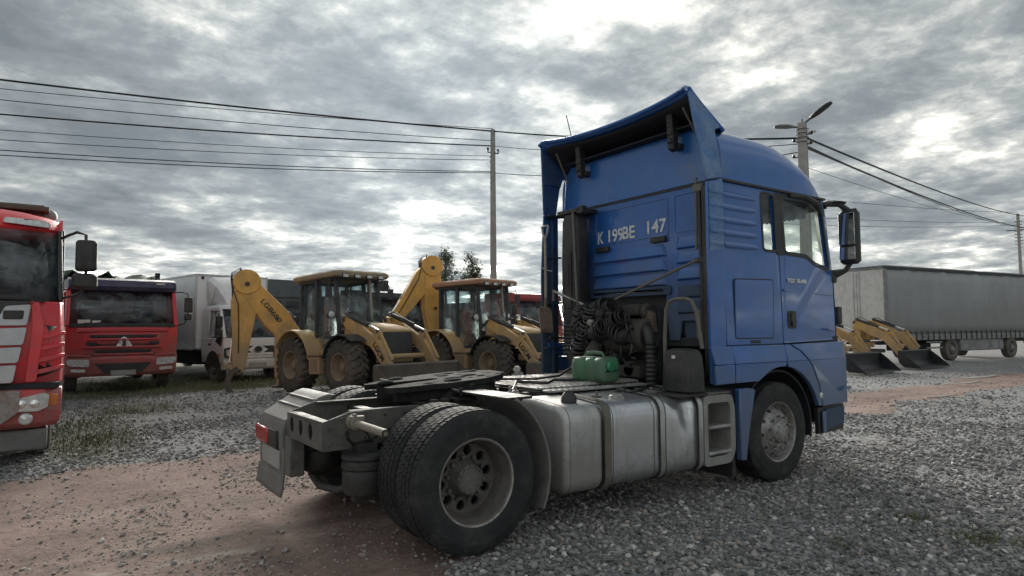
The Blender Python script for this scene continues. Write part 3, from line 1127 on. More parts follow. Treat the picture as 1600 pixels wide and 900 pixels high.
pl_ = []
xs_ = [.97-.07*i for i in range(13)]
poly = [(x, hw_(x) if x > .42 else max(hw_(x), .40-.35*(.42-x)**1.2)) for x in xs_ if x > .0]
poly = [(.97, .10)]+[(x, y_) for x, y_ in poly if x < .95]+[(-.10, .33), (-.22, .26), (-.25, .19), (-.10, .13), (.10, .075), (.26, .06), (.32, .045), (.35, 0)]
full = poly+[(x, -y_) for x, y_ in poly[::-1] if y_ > 0]
fwp = P_(MB().prism(full, 2, 1.115, 1.16).xf(tilt), 'fifth_wheel', 'grease', .012)
sk = MB().prism([(x*.86+.06, y_*.82) for x, y_ in full], 2, 1.03, 1.118).xf(tilt)
P_(sk, 'coupling_skirt', 'grease', .01, fwp)
for s in (-1, 1):
    br = MB().prism([(.12, .95), (.74, .95), (.58, 1.08), (.28, 1.08)], 1, s*.37, s*.47).cyl((.42, s*.36, 1.06), (.42, s*.5, 1.06), .04, n=14)
    P_(br, 'pedestal_bracket', 'grease', .008, fwp)
gl_ = MB()
gr_ = random.Random(4)
for _ in range(34):
    x, y_ = gr_.uniform(-.12, .86), gr_.uniform(-.36, .36)
    if (abs(x-.42) < .5 and abs(y_) < hw_(x)*.92 and not (x < .35 and abs(y_) < .12)):
        gl_.sphere((x, y_, 1.158), gr_.uniform(.025, .07), 8, 6, (1.3, 1.0, gr_.uniform(.18, .4)))
P_(gl_.xf(tilt), 'grease_clumps', 'grease', 0, fwp, smooth=60)['kind'] = 'stuff'
P_(MB().bx(-.02, .92, -.52, .52, .952, .966), 'mounting_plate', 'framedark', .004, fwp)
sp_m = MB()
for x in [0.02+.1*i for i in range(10)]:
    for s in (-1, 1):
        sp_m.bx(x, x+.055, s*.50-.03, s*.50+.03, .966, 1.0)
P_(sp_m, 'mounting_teeth', 'framedark', .005, fwp)['kind'] = 'stuff'
P_(MB().tube([(.3, -.3, 1.07), (.22, -.52, 1.06), (.2, -.66, 1.06)], .014, 8).tube([(.2, -.66, 1.03), (.2, -.66, 1.09)], .014, 8), 'release_handle', 'grease', 0, fwp)
for x, y_ in ((.78, -.5), (.88, -.44), (.62, -.55)):
    P_(MB().lathe([(.001, 0), (.03, 0), (.03, .03), (.012, .04), (.012, .075), (.001, .08)], 2, 10, (x, y_, .98)), 'grease_nipple', 'alu', 0, fwp)

# --- catwalk plates
for (x0, x1, y0, y1, z) in ((1.02, 1.62, -.56, .42, 1.035), (1.05, 2.25, -.70, -.60, 1.02), (1.66, 2.32, -.52, .44, 1.04), (1.0, 2.35, .5, .78, 1.03)):
    cwp = P_(MB().bx(x0, x1, y0, y1, z-.02, z), 'catwalk_plate', 'alu', .005)
    st_ = MB()
    k = 0
    x = x0+.03
    while x < x1-.02:
        st_.bx(x, x+.018, y0+.02, y1-.02, z-.001, z+.006)
        x += .065
    P_(st_, 'tread_ribs', 'alu', 0, cwp)['kind'] = 'stuff'
P_(MB().bx(1.0, 2.35, -.62, -.56, .93, .99).bx(1.0, 1.05, -.6, .6, .95, 1.01).bx(1.63, 1.67, -.6, .6, .96, 1.02), 'catwalk_support', 'framedark', .005)
P_(MB().tube([(.95, -.3, 1.0), (1.1, -.15, 1.06), (1.3, -.35, 1.05), (1.5, -.2, 1.06), (1.8, -.3, 1.05), (2.3, -.1, 1.15)], .014, 8), 'cable', 'hose')
P_(MB().tube([(.9, .1, 1.0), (1.15, .2, 1.06), (1.45, 0, 1.06), (1.9, .2, 1.06), (2.4, .2, 1.3)], .012, 8), 'cable', 'hose')
P_(MB().tube([(.2, .3, 1.0), (.5, .55, .98), (.85, .45, 1.0), (1.1, .3, 1.03)], .012, 8), 'cable', 'hose')

# --- fuel tanks (rounded section swept along x)
def tank_ring(x, y0=-1.215, y1=-.58, z0=.265, z1=.985, r=.11, n=5, dent=None):
    pts = rrect(y0, y1, z0, z1, r, n)
    out = []
    for (y_, z_) in pts:
        # the outer shoulder is lower and rounder than the inner one
        f = (y_-y1)/(y0-y1)
        zz = z_ - (.055*f*f if z_ > (z0+z1)/2 else 0)
        if dent:
            xd, zd_, am = dent
            am *= exp(-((x-xd)/.15)**2-((zz-zd_)/.17)**2)
            if y_ < y0+.15:
                y_ += am
                zz -= am*.3*(1 if zz > .7 else 0)
        out.append((x, y_, zz))
    return out


def dense(r_):
    """add points along long straight edges so dents have something to bend"""
    out = []
    for i in range(len(r_)):
        a_, c_ = Vector(r_[i]), Vector(r_[(i+1) % len(r_)])
        k = max(1, int((c_-a_).length/.07))
        out += [tuple(a_.lerp(c_, j/k)) for j in range(k)]
    return out


def tank(name, x0, x1, mat, dent=None, label=None):
    xs = [x0+(x1-x0)*i/26 for i in range(27)]
    base = None
    rings = []
    e0 = [(x0-.001, .05), (x0+.008, .022), (x0+.03, .004)]
    e1 = [(x1-.03, .004), (x1-.008, .022), (x1+.001, .05)]
    for x, ins in e0+[(x, 0) for x in xs if x0+.04 < x < x1-.04]+e1:
        r_ = dense(tank_ring(x, -1.215+ins, -.58-ins, .265+ins, .985-ins, max(.03, .11-ins)))
        if dent:
            q = []
            for (xx, y_, z_) in r_:
                for xd, zd_, am, wx, wz in dent:
                    g = am*exp(-((xx-xd)/wx)**2-((z_-zd_)/wz)**2)
                    if y_ < -1.05:
                        y_ += g
                    if z_ > .82:
                        z_ -= g*.6
                q.append((xx, y_, z_))
            r_ = q
        rings.append(r_)
    o = P_(MB().loft(rings), name, mat, smooth=50)
    if label:
        o['label'] = label
    return o


t1 = tank('fuel_tank', .80, 1.20, 'tank2', label='short dusty rear tank with black cap')
t2 = tank('fuel_tank', 1.262, 2.385, 'tank', dent=[(2.24, .80, .085, .10, .15), (2.10, .93, .045, .09, .10), (2.30, .45, .02, .08, .2), (1.6, .55, .008, .3, .3)], label='long aluminium tank dented near the cab')


def strap(x0, x1, mat, parent, grow=.012):
    a_ = [(-1.215-grow, .265-grow), (-1.215-grow, .985)]
    r0 = tank_ring(x0, -1.215-grow, -.58+grow, .265-grow, .985+grow, .115)
    r1 = [(x1, q[1], q[2]) for q in r0]
    i0 = tank_ring(x0, -1.215-grow+.008, -.58+grow-.008, .265-grow+.008, .985+grow-.008, .11)
    i1 = [(x1, q[1], q[2]) for q in i0]
    return P_(MB().loft([i0, r0, r1, i1], caps=False), 'tank_strap', mat, 0, parent, smooth=40)


strap(1.196, 1.266, 'strap', t2, .018)
strap(1.84, 1.905, 'tank2', t2)
strap(1.835, 1.843, 'black', t2, .014)
strap(1.903, 1.911, 'black', t2, .014)
strap(2.345, 2.405, 'tank2', t2)
strap(2.335, 2.346, 'black', t2, .014)
for x, tk_ in ((.845, t1), (1.30, t2), (1.78, t2)):
    r0 = tank_ring(x, -1.2175, -.5775, .2625, .9875, .112)
    P_(MB().loft([[(x-.004, q[1], q[2]) for q in tank_ring(x, -1.2145, -.58, .266, .985, .11)], [(x, q[1], q[2]) for q in r0], [(x+.004, q[1], q[2]) for q in tank_ring(x, -1.2145, -.58, .266, .985, .11)]], caps=False), 'weld_seam', 'strap', 0, tk_)
for x in (1.231, 1.872, 2.375):
    P_(MB().cyl((x, -1.10, 1.0), (x, -1.10, 1.035), .012, n=6).bx(x-.022, x+.022, -1.14, -1.06, .985, 1.006), 'strap_bolt', 'strap', .002, t2)
    P_(MB().cyl((x, -1.0, .20), (x, -1.0, .26), .011, n=6).bx(x-.03, x+.03, -1.06, -.94, .235, .252), 'strap_bolt', 'strap', .002, t2)
cap = P_(MB().lathe([(.001, .075), (.035, .075), (.05, .055), (.062, .03), (.066, 0), (.05, -.03)], 2, 20, (1.0, -1.02, .965)), 'filler_cap', 'black', 0, t1)
P_(MB().bx(.965, 1.035, -1.03, -1.01, 1.035, 1.052), 'cap_grip', 'black', .006, cap)
cap = P_(MB().lathe([(.001, .02), (.05, .022), (.062, .012), (.066, -.01), (.08, -.02)], 2, 22, (1.52, -1.03, .965)), 'filler_cap', 'alu', 0, t2)
P_(MB().bx(1.49, 1.55, -1.038, -1.022, .98, .998), 'cap_grip', 'alu', .004, cap)
P_(MB().bx(.9, 2.4, -.56, -.42, .30, .42).bx(1.2, 1.28, -.6, -.4, .3, .9).bx(1.84, 1.92, -.6, -.4, .3, .9).bx(2.33, 2.41, -.6, -.4, .3, .9), 'tank_bracket', 'framedark', .01)
P_(MB().bx(1.0, 2.6, .56, 1.18, .30, .95), 'left_equipment_box', 'framedark', .06)
rope = MB()
pts = [(1.75+.55*i/40, -.80-.10*sin(i*.16)+.03*sin(i*.6), .985+.012*sin(i*2.1)-.0005*i) for i in range(41)]
rope.tube(pts, .012, 6)
for i in range(0, 40, 2):
    rope.sphere(pts[i], .019, 6, 4)
P_(rope, 'chain', 'hose')

# --- step box behind the front wheel
sb_ = MB()
outer = rpoly([(2.43, .285), (2.82, .285), (2.885, .40), (2.885, .80), (2.84, .925), (2.43, .925)], .05)
hole_ = rpoly([(2.485, .365), (2.765, .365), (2.815, .43), (2.815, .80), (2.785, .855), (2.485, .855)], .04)
sb_.prism(outer, 1, -1.22, -1.17, holes=[hole_])
bo = P_(sb_, 'step_frame', 'stepbox', .008)
P_(MB().prism(hole_, 1, -.98, -.96), 'step_back', 'stepbox', 0, bo)
P_(MB().prism(offset_poly(outer, -.01), 1, -1.17, -.95, holes=[offset_poly(hole_, .002)]), 'step_well', 'stepbox', 0, bo)
for z in (.62, .385):
    P_(MB().bx(2.487, 2.812, -1.215, -.99, z, z+.025).cyl((2.487, -1.212, z+.012), (2.812, -1.212, z+.012), .018, n=10), 'step', 'alu', .004, bo)
P_(MB().bx(2.64, 2.66, -1.0, -.975, .37, .85), 'step_rib', 'stepbox', .006, bo)
P_(MB().bx(2.43, 2.86, -1.19, -.60, .925, .95), 'step_top', 'greyplastic', .01, bo)

# --- black reservoir and grab hoop
rs = MB()
for (z, i) in ((.955, .02), (.975, .0), (1.15, .0), (1.30, .012), (1.345, .03), (1.36, .06)):
    pass
rs.loft([[(x, y_, z) for x, y_ in rrect(2.22+i, 2.46-i, -1.235+i, -.90-i, .05, 4)] for (z, i) in ((.955, .02), (.975, .0), (1.15, .0), (1.30, .012), (1.345, .03), (1.36, .06))])
ro_ = P_(rs, 'reservoir', 'black', .004)
P_(MB().bx(2.226, 2.233, -1.07, -1.03, 1.27, 1.30), 'sticker', 'paperwhite', 0, ro_)
P_(MB().bx(2.14, 2.5, -1.22, -.88, .93, .955), 'reservoir_tray', 'framedark', .004)
P_(MB().tube([(2.40, -.80, .95), (2.40, -.80, 1.45), (2.40, -.82, 1.72), (2.40, -.86, 1.80), (2.40, -.93, 1.825), (2.40, -1.07, 1.825), (2.40, -1.13, 1.80), (2.42, -1.165, 1.70), (2.45, -1.20, 1.36)], .019, 10), 'grab_hoop', 'strap')

# ------------------------------------------------------------------ cab of the tractor
qwin = rpoly([(3.44, 2.345), (3.645, 2.345), (3.65, 2.915), (3.45, 2.915)], .035)
dwin = rpoly([(3.815, 2.345), (4.20, 2.335), (4.36, 2.255), (4.69, 2.215), (4.58, 2.93), (3.805, 2.925)], .05)
side_poly = [(2.79, 1.38), (3.705, 1.38), (3.712, 2.972), (2.79, 2.985)]
door_poly = rpoly([(3.717, 1.385), (4.86, 1.405), (4.815, 2.19), (4.655, 2.985), (3.724, 2.975)], .02)


def curve_front(v, s):
    """cab plan: the flank bends inwards ahead of the door pillar, and leans in above the belt"""
    y_ = abs(v.y)
    k = max(0, v.x-4.35)
    y_ -= .30*k*k
    y_ -= .035*max(0, v.z-2.1)/.9
    return Vector((v.x, s*y_, v.z))


cabroot = TR
for s in (-1, 1):
    yo, yi = 1.22, 1.175
    sp2 = P_(MB().prism(side_poly, 1, yo, yi, holes=[qwin]).xf(lambda v: curve_front(v, s)), 'side_panel', 'blue', .006)
    # swages pressed into the sleeper flank
    for k, z in enumerate((2.845, 2.72, 2.59, 2.465, 2.35)):
        r_ = MB()
        ring = []
        for x, hh in ((2.80, .026), (2.86, .030), (3.22, .030), (3.31, .022), (3.345, .004)):
            ring.append([(x, yo-.002, z-hh), (x, yo+.011, z-hh*.55), (x, yo+.013, z), (x, yo+.008, z+hh*.5), (x, yo-.002, z+hh)])
        r_.loft(ring)
        P_(r_.xf(lambda v: curve_front(v, s)), 'flank_swage', 'blue', 0, sp2, smooth=60)
    hp = rpoly([(2.925, 1.45), (3.54, 1.445), (3.555, 2.03), (2.935, 2.015)], .03)
    ht = P_(MB().prism(hp, 1, s*(yo+.004), s*(yo-.01)), 'locker_hatch', 'blue', .004, sp2)
    P_(MB().prism(offset_poly(hp, .011), 1, s*(yo+.0015), s*(yo-.012), holes=[hp]), 'hatch_seal', 'black', 0, sp2)
    P_(MB().bx(3.16, 3.32, s*yo-.008, s*yo+.008, 1.395, 1.425), 'hatch_catch', 'black', .005, sp2)
    if s < 0:
        P_(MB().bx(2.79, 3.712, -1.2225, -1.205, 1.372, 1.379), 'flank_seam', 'black', 0, sp2)
    # door
    dr = P_(MB().prism(door_poly, 1, yo+.002, yi, holes=[dwin]).xf(lambda v: curve_front(v, s)), 'door', 'blue', .006)
    P_(MB().prism(offset_poly(dwin, .045), 1, yo+.006, yo-.02, holes=[dwin]).xf(lambda v: curve_front(v, s)), 'window_frame', 'black', .003, dr)
    P_(MB().prism(offset_poly(dwin, .008), 1, yo-.026, yo-.031).xf(lambda v: curve_front(v, s)), 'door_window', 'glass', 0, dr)
    P_(MB().prism(offset_poly(qwin, .03), 1, yo+.004, yo-.02, holes=[qwin]).xf(lambda v: curve_front(v, s)), 'window_frame', 'black', .003, sp2)
    P_(MB().prism(offset_poly(qwin, .008), 1, yo-.026, yo-.031).xf(lambda v: curve_front(v, s)), 'quarter_window', 'glass', 0, sp2)
    P_(MB().prism([(3.66, 2.30), (3.80, 2.30), (3.80, 2.955), (3.67, 2.955)], 1, yo+.0035, yo-.01).xf(lambda v: curve_front(v, s)), 'window_pillar', 'black', .003, dr)
    # horizontal crease of the door
    P_(MB().prism([(3.74, 1.925), (4.80, 1.90), (4.80, 1.915), (3.74, 1.945)], 1, yo+.008, yo-.004).xf(lambda v: curve_front(v, s)), 'door_crease', 'blue', .004, dr)
    P_(MB().prism([(4.58, 1.52), (4.83, 1.50), (4.83, 1.515), (4.60, 1.54)], 1, yo+.008, yo-.004).xf(lambda v: curve_front(v, s)), 'door_crease', 'blue', .004, dr)
    hb = P_(MB().prism(rrect(3.795, 3.955, 1.535, 1.72, .03), 1, s*(yo+.004), s*(yo-.01)), 'handle_recess', 'black', .004, dr)
    P_(MB().bx(3.85, 3.90, s*(yo+.002)-.02, s*(yo+.002)+.02, 1.56, 1.70), 'door_handle', 'black_gloss', .012, dr)
    # wind deflector over the door window
    P_(MB().tube([(3.93, s*1.20, 2.945), (4.15, s*1.225, 2.955), (4.40, s*1.215, 2.915), (4.58, s*1.17, 2.83)], [.02, .045, .045, .02], 10, flat=.8), 'wind_deflector', 'black', 0, dr)
    # pillar and front corner
    pil = [(4.66, 3.0), (4.78, 3.0), (4.99, 2.16), (5.03, 1.40), (4.87, 1.40), (4.825, 2.19)]
    rings = []
    for x0, x1, z in ((4.875, 5.02, 1.40), (4.86, 5.02, 1.8), (4.825, 4.99, 2.19), (4.74, 4.90, 2.6), (4.665, 4.82, 2.99)):
        a_ = curve_front(Vector((x0, s*1.217, z)), s)
        c_ = curve_front(Vector((x0+.08, s*1.2, z)), s)
        rings.append([tuple(a_), tuple(c_), (x1, s*.99, z), (x1-.04, s*.96, z), (x0, s*1.10, z)])
    P_(MB().loft(rings), 'corner_pillar', 'black', .004)
    # stitch the door hinge side with a blue corner below the belt line
    rings = []
    for x0, x1, z in ((4.90, 5.04, 1.41), (4.90, 5.05, 1.75), (4.86, 5.02, 2.15)):
        a_ = curve_front(Vector((x0-.02, s*1.226, z)), s)
        c_ = curve_front(Vector((x0+.07, s*1.20, z)), s)
        rings.append([tuple(a_), tuple(c_), (x1, s*1.0, z), (x1-.05, s*.97, z), (x0, s*1.10, z)])
    P_(MB().loft(rings), 'corner_panel', 'blue', .006)

text('TGX 18.440', .058, MAT['decal'], TR, (3.985, -1.2245, 2.035), (1, 0, 0), (0, 0, 1), 'model_lettering', width=.36, bold=.0025)

# lower skirts, front wing and bumper corner (both sides)
arch = [(3.30+.0, 1.02)]
arcp = [(3.62+.66*cos(a_)*1.02, .50+.655*sin(a_)) for a_ in [R(128-4.2*i) for i in range(27)]]
for s in (-1, 1):
    yb = 1.235
    def skirt(poly, name, mat='blue', bulge=.03, y0=yb, th=.045, parent=None, bev=.008):
        m_ = MB().prism(poly, 1, y0, y0-th)

        def f(v):
            y_ = abs(v.y)
            y_ += bulge*smooth01((1.36-v.z)/.16)
            y_ -= .35*max(0, v.x-4.55)**2
            return Vector((v.x, s*y_, v.z))
        return P_(m_.xf(f), name, mat, bev, parent)
    # banded polygons: a kink line at z=1.24 gives the shoulder of the wing
    k1 = skirt([(2.555, 1.02), (2.845, 1.025), (2.845, 1.20), (2.555, 1.20)], 'wing_end')
    skirt([(2.555, 1.202), (2.845, 1.202), (2.845, 1.372), (2.54, 1.372)], 'wing_end_top', parent=k1)
    front_arc = [p for p in arcp if p[1] > .62]
    low = [(2.852, 1.026)]+[(3.335, 1.028)]+[p for p in front_arc if p[0] > 3.36 and p[0] < 3.70]
    k2 = skirt([(2.852, 1.026), (3.21, 1.028), (3.27, 1.055)]+[p for p in arcp if 3.3 < p[0] < 3.68]+[(3.70, 1.20), (2.852, 1.20)], 'front_wing')
    skirt([(2.852, 1.202), (3.70, 1.202), (3.70, 1.372), (2.852, 1.372)], 'wing_shoulder', parent=k2)
    seamx = [(3.80, 1.372), (3.98, 1.30), (4.15, 1.15), (4.27, .95), (4.33, .72)]
    ain = [p for p in arcp if p[0] > 3.69 and p[1] > .70]
    k3 = skirt([(3.708, 1.20)]+ain+[(4.325, .715)]+[(4.265, .95), (4.145, 1.15), (4.09, 1.20)], 'arch_panel')
    skirt([(3.708, 1.202), (4.085, 1.202), (3.975, 1.30), (3.80, 1.372), (3.708, 1.372)], 'arch_shoulder', parent=k3)
    k4 = skirt([(4.34, .70), (4.95, .70), (4.95, 1.20), (4.11, 1.20), (4.165, 1.15), (4.285, .95)], 'bumper_corner')
    skirt([(4.105, 1.202), (4.95, 1.202), (4.93, 1.385), (3.825, 1.372), (3.99, 1.305)], 'bumper_corner_top', parent=k4)
    P_(MB().prism([(4.74, .845), (4.94, .855), (4.94, .885), (4.80, .88)], 1, s*1.262, s*1.19), 'bumper_notch', 'blue', .004, k4)
    skirt([(4.32, .40), (4.90, .40), (4.94, .685), (4.32, .685)], 'bumper_lower', 'black', .02, 1.20, .05)
    skirt([(4.37, .42), (4.44, .40), (4.44, .64), (4.37, .64)], 'bumper_trim', 'blue', .0, 1.245, .02)
    skirt([(4.46, .43), (4.89, .47), (4.92, .66), (4.46, .66)], 'bumper_insert', 'blue_grimy', .0, 1.235, .03)
    P_(MB().lathe([(.001, -.02), (.03, -.016), (.034, 0), (.034, .02)], 1, 16, (4.30, s*1.255, .82)).xf(lambda v: v), 'side_marker', 'clearlens', 0, k4)
    # inner arch liner
    lin = [(3.6+.62*cos(R(a_)), .50+.62*sin(R(a_))) for a_ in range(-10, 191, 10)]
    lin2 = [(3.6+.60*cos(R(a_)), .50+.60*sin(R(a_))) for a_ in range(190, -11, -10)]
    P_(MB().prism(lin+lin2, 1, s*.62, s*1.20), 'arch_liner', 'cavity')
    # blue step panel behind the front wheel
    P_(MB().prism([(2.96, .285), (3.045, .275), (3.10, .55), (3.21, .945), (3.10, .965), (2.955, .965)], 1, s*1.225, s*1.16), 'step_panel', 'blue', .012)
    P_(MB().bx(2.90, 2.955, min(s*1.16, s*.7), max(s*1.16, s*.7), .12, .96), 'splash_guard', 'black', .008)

# engine tunnel and floor
P_(MB().bx(2.82, 4.9, -1.15, 1.15, 1.36, 1.45), 'cab_floor', 'interior', .01)
P_(MB().bx(4.35, 5.0, -1.10, 1.10, .72, 1.36), 'front_structure', 'cavity', .03)

# front: windscreen, grille
fr = []
for z, x in ((1.41, 5.06), (2.10, 5.05)):
    fr.append([(x-.28*(abs(y_)/1.0)**3*.35, y_, z) for y_ in [-1.0+.2*i for i in range(11)]]+[(x-.12, y_, z) for y_ in (1.0, 0, -1.0)])
P_(MB().loft(fr), 'front_panel', 'blue', .004)
ws = []
for z, x in ((2.12, 5.03), (2.56, 4.93), (2.99, 4.80)):
    ws.append([(x-.10*(abs(y_)/1.0)**3, y_, z) for y_ in [-1.0+.2*i for i in range(11)]])
P_(MB().loft(ws, closed=False), 'windscreen', 'glass', solid=.008)
P_(MB().prism([(-1.1, .42), (1.1, .42), (1.1, 1.40), (-1.1, 1.40)], 0, 4.92, 5.03), 'front_grille', 'black', .03)

# roof shell
st = [(2.79, 2.985, 3.575), (2.95, 2.985, 3.58), (3.22, 2.98, 3.585), (3.55, 2.978, 3.585), (3.80, 2.978, 3.57), (4.0, 2.985, 3.515), (4.21, 2.99, 3.425), (4.38, 2.995, 3.32), (4.50, 3.0, 3.21), (4.60, 3.0, 3.09), (4.70, 3.0, 3.03)]
rings = []
for x, zb, zt in st:
    w_ = 1.205-.30*max(0, x-4.15)**2
    ring = []
    for i in range(29):
        a_ = pi*i/28
        c_, s_ = cos(a_), sin(a_)
        n_ = 2/5.2
        lean = .06*abs(s_)**1.5
        y_ = -math.copysign(abs(c_)**n_, c_)*(w_-lean*.4)
        z_ = zb+(zt-zb)*abs(s_)**n_+.03*(1-(y_/w_)**2)*(zt-zb)/.5
        bulge = max(0, 1-(y_/w_)**2)*.22*smooth01((x-4.1)/.6)
        ring.append((x+bulge, y_, z_))
    rings.append(ring)
roof = P_(MB().loft(rings), 'roof_shell', 'blue_clean', smooth=50)
P_(MB().bx(2.80, 4.62, -1.215, -1.17, 2.968, 2.992).bx(2.80, 4.62, 1.17, 1.215, 2.968, 2.992), 'roof_gutter', 'black', .003, roof)
vz = MB()
vr = []
for x, z in ((4.60, 3.03), (4.78, 3.02), (4.97, 2.93), (4.98, 2.90), (4.78, 2.985), (4.60, 3.0)):
    vr.append([(x-.22*(abs(y_)/1.15)**2.5, y_, z) for y_ in [-1.15+.23*i for i in range(11)]])
vz.loft(vr+[vr[0]], closed=False)
P_(vz, 'sun_visor', 'black', 0)

# rear wall of the cab (x = 2.80) with pressings
rear = [(-1.17, 2.985), (1.17, 2.985), (1.17, 1.30), (.75, 1.30), (.70, 1.90), (.64, 1.96), (-.40, 1.97), (-.47, 1.90), (-.50, 1.42), (-.64, 1.42), (-.67, 1.62), (-1.17, 1.62)]
rw = P_(MB().prism(rear, 0, 2.80, 2.83), 'rear_wall', 'blue_rear', .006)
P_(MB().prism([(-1.16, 3.0), (1.16, 3.0), (1.12, 3.40), (1.02, 3.55), (-1.02, 3.55), (-1.12, 3.40)], 0, 2.775, 2.80), 'roof_rear_panel', 'blue_clean', .01, rw)
P_(MB().bx(2.785, 2.80, -1.17, 1.17, 2.978, 3.0), 'rear_seam', 'black', 0, rw)


def frame_rect(y0, y1, z0, z1, w_, h_, r=.03):
    return MB().prism(rrect(y0, y1, z0, z1, r), 0, 2.80-h_, 2.803, holes=[rrect(y0+w_, y1-w_, z0+w_, z1-w_, r*.7)])


P_(frame_rect(-.52, .60, 2.52, 2.925, .016, .007), 'pressed_frame', 'blue', .004, rw)
P_(frame_rect(-.94, -.60, 2.53, 2.93, .016, .007), 'pressed_frame', 'blue', .004, rw)
for y0, y1, zs in ((-.50, .66, (2.33, 2.175, 2.02)), (-.96, -.62, (2.38, 2.23, 2.06, 1.88, 1.72))):
    for z in zs:
        m_ = MB()
        sl = .05 if y0 > -.6 else .02
        lo_ = [(2.80, y0, z-.03), (2.80, y1, z-.03), (2.80, y1-sl, z+.105), (2.80, y0+sl, z+.105)]
        hi_ = [(2.770, y0+.03, z-.012), (2.770, y1-.03, z-.012), (2.790, y1-sl-.03, z+.085), (2.790, y0+sl+.03, z+.085)]
        m_.loft([lo_, hi_])
        P_(m_, 'pressed_louvre', 'blue_rear' if z > 1.9 else 'blue_grimy', .006, rw)
P_(frame_rect(-.55, .70, 1.90, 1.99, .03, .02, .03), 'opening_lip', 'blue_grimy', .006, rw)
P_(MB().prism([(-1.16, 1.62), (-.66, 1.62), (-.70, 1.36), (-1.16, 1.36)], 0, 2.84, 2.86), 'lower_recess', 'blue_grimy', .006, rw)
for y0, z0 in ((.36, 2.465), (-.50, 2.485)):
    P_(MB().bx(2.755, 2.80, y0, y0+.20, z0-.03, z0+.03), 'panel_catch', 'black', .01, rw)
# hand-stencilled registration
for body, yc, w_, zc_ in (('K', .515, .095, 2.60), ('199', .27, .24, 2.606), ('BE', .055, .19, 2.612), ('147', -.345, .27, 2.628)):
    text(body, .195, MAT['white'], TR, (2.794, yc, zc_), (0, -1, 0), (0, 0, 1), 'stencil_lettering', width=w_, bold=.004, ext=.0015)

# roof air deflector with upswept corners
def defl(u, v):
    """u 0 rear lip .. 1 front, v -1..1 across"""
    a_ = abs(v)
    y_ = v*1.165
    zr = 3.765+.088*a_**2-.05*max(0, (a_-.93)/.07)**2
    xr = 2.47-.07*a_**6
    xf_ = 3.35-.45*a_**3
    zf = 3.60-.12*a_**4
    x = xr+(xf_-xr)*u
    z = zr+(zf-zr)*(u**.92)
    return (x, y_, z)


g_ = [[defl(i/10, -1+j/12) for j in range(25)] for i in range(11)]
df = P_(MB().loft(g_, closed=False), 'roof_deflector', 'blue_clean', solid=.035, smooth=60)
g_ = [[(p[0]+.05*(1-i/10)+.01, p[1]*.97, p[2]-.055) for p in (defl(i/10, -1+j/12) for j in range(25))] for i in range(11)]
P_(MB().loft(g_, closed=False), 'deflector_shade_sheet', 'cavity', 0, df, solid=.006)  # dark sheet standing in for the shade under the deflector
lip = [defl(0, -1+j/20) for j in range(41)]
P_(MB().tube([(p[0]-.004, p[1], p[2]-.006) for p in lip], .024, 8), 'deflector_lip', 'blue_clean', 0, df)
for y_ in (.70, -.72):
    br = MB().prism([(2.63, 3.36), (2.70, 3.34), (2.72, 3.76), (2.60, 3.78)], 1, y_-.04, y_+.04)
    for z in (3.42, 3.50, 3.58, 3.66):
        br.bx(2.607, 2.632, y_-.032, y_+.032, z, z+.05)
    P_(br, 'deflector_bracket', 'black', .012, df)
    P_(MB().bx(2.70, 2.80, y_-.05, y_+.05, 3.37, 3.43), 'bracket_foot', 'black', .01, df)
P_(MB().bx(2.66, 2.80, -1.0, 1.0, 3.552, 3.565), 'roof_step', 'cavity', 0, df)
P_(MB().cyl((2.52, -.98, 3.70), (2.74, -1.02, 3.35), .012, n=8), 'gas_strut', 'strap', 0, df)
P_(MB().cyl((2.52, .98, 3.68), (2.74, 1.02, 3.35), .012, n=8), 'gas_strut', 'strap', 0, df)

# side extenders (fairings behind the cab)
def ext_panel(s, polyx, y0=1.222, th=.03):
    def f(v):
        y_ = abs(v.y)
        y_ -= .055*max(0, v.z-3.0)/.8
        y_ -= .05*max(0, 2.62-v.x)**1.0*(.4)
        return Vector((v.x, s*y_, v.z))
    m_ = MB()
    return m_.prism(polyx, 1, y0, y0-th).xf(f)


bands = [1.03, 1.5, 2.0, 2.3, 2.6, 2.95]
rx = P_(ext_panel(-1, [(2.55, 1.03), (2.786, 1.03), (2.786, 2.985), (2.555, 2.93), (2.548, 2.2)]), 'side_extender', 'blue', .012)
P_(MB().prism(rpoly([(2.565, 2.27), (2.78, 2.30), (2.78, 2.965), (2.57, 2.92)], .02), 1, -1.2225, -1.2245), 'worn_corner', 'blue_worn', 0, rx)
P_(ext_panel(-1, [(2.56, 2.945), (2.786, 2.995), (2.76, 3.25), (2.73, 3.46), (2.82, 3.50), (2.42, 3.82), (2.392, 3.82), (2.435, 3.52), (2.49, 3.27)]), 'extender_cheek', 'blue_worn', .012, rx)
for z in (2.845, 2.72, 2.59, 2.465, 2.35):
    r_ = MB()
    r_.loft([[(x, -1.221, z-.028), (x, -1.232, z-.016), (x, -1.234, z), (x, -1.229, z+.014), (x, -1.221, z+.028)] for x in (2.57, 2.77)])
    P_(r_, 'extender_swage', 'blue_worn', 0, rx, smooth=60)
P_(MB().bx(2.56, 2.58, -1.20, -1.14, 1.1, 2.9).bx(2.60, 2.80, -1.19, -1.17, 1.2, 1.24).bx(2.60, 2.80, -1.19, -1.17, 2.1, 2.14), 'extender_brace', 'black', .004, rx)
lx = P_(ext_panel(1, [(2.46, .985), (2.72, .985), (2.73, 2.96), (2.50, 2.94), (2.46, 2.2)], 1.245), 'side_extender', 'blue_grimy', .012)
lx['label'] = 'left side extender seen from its grimy inner face'
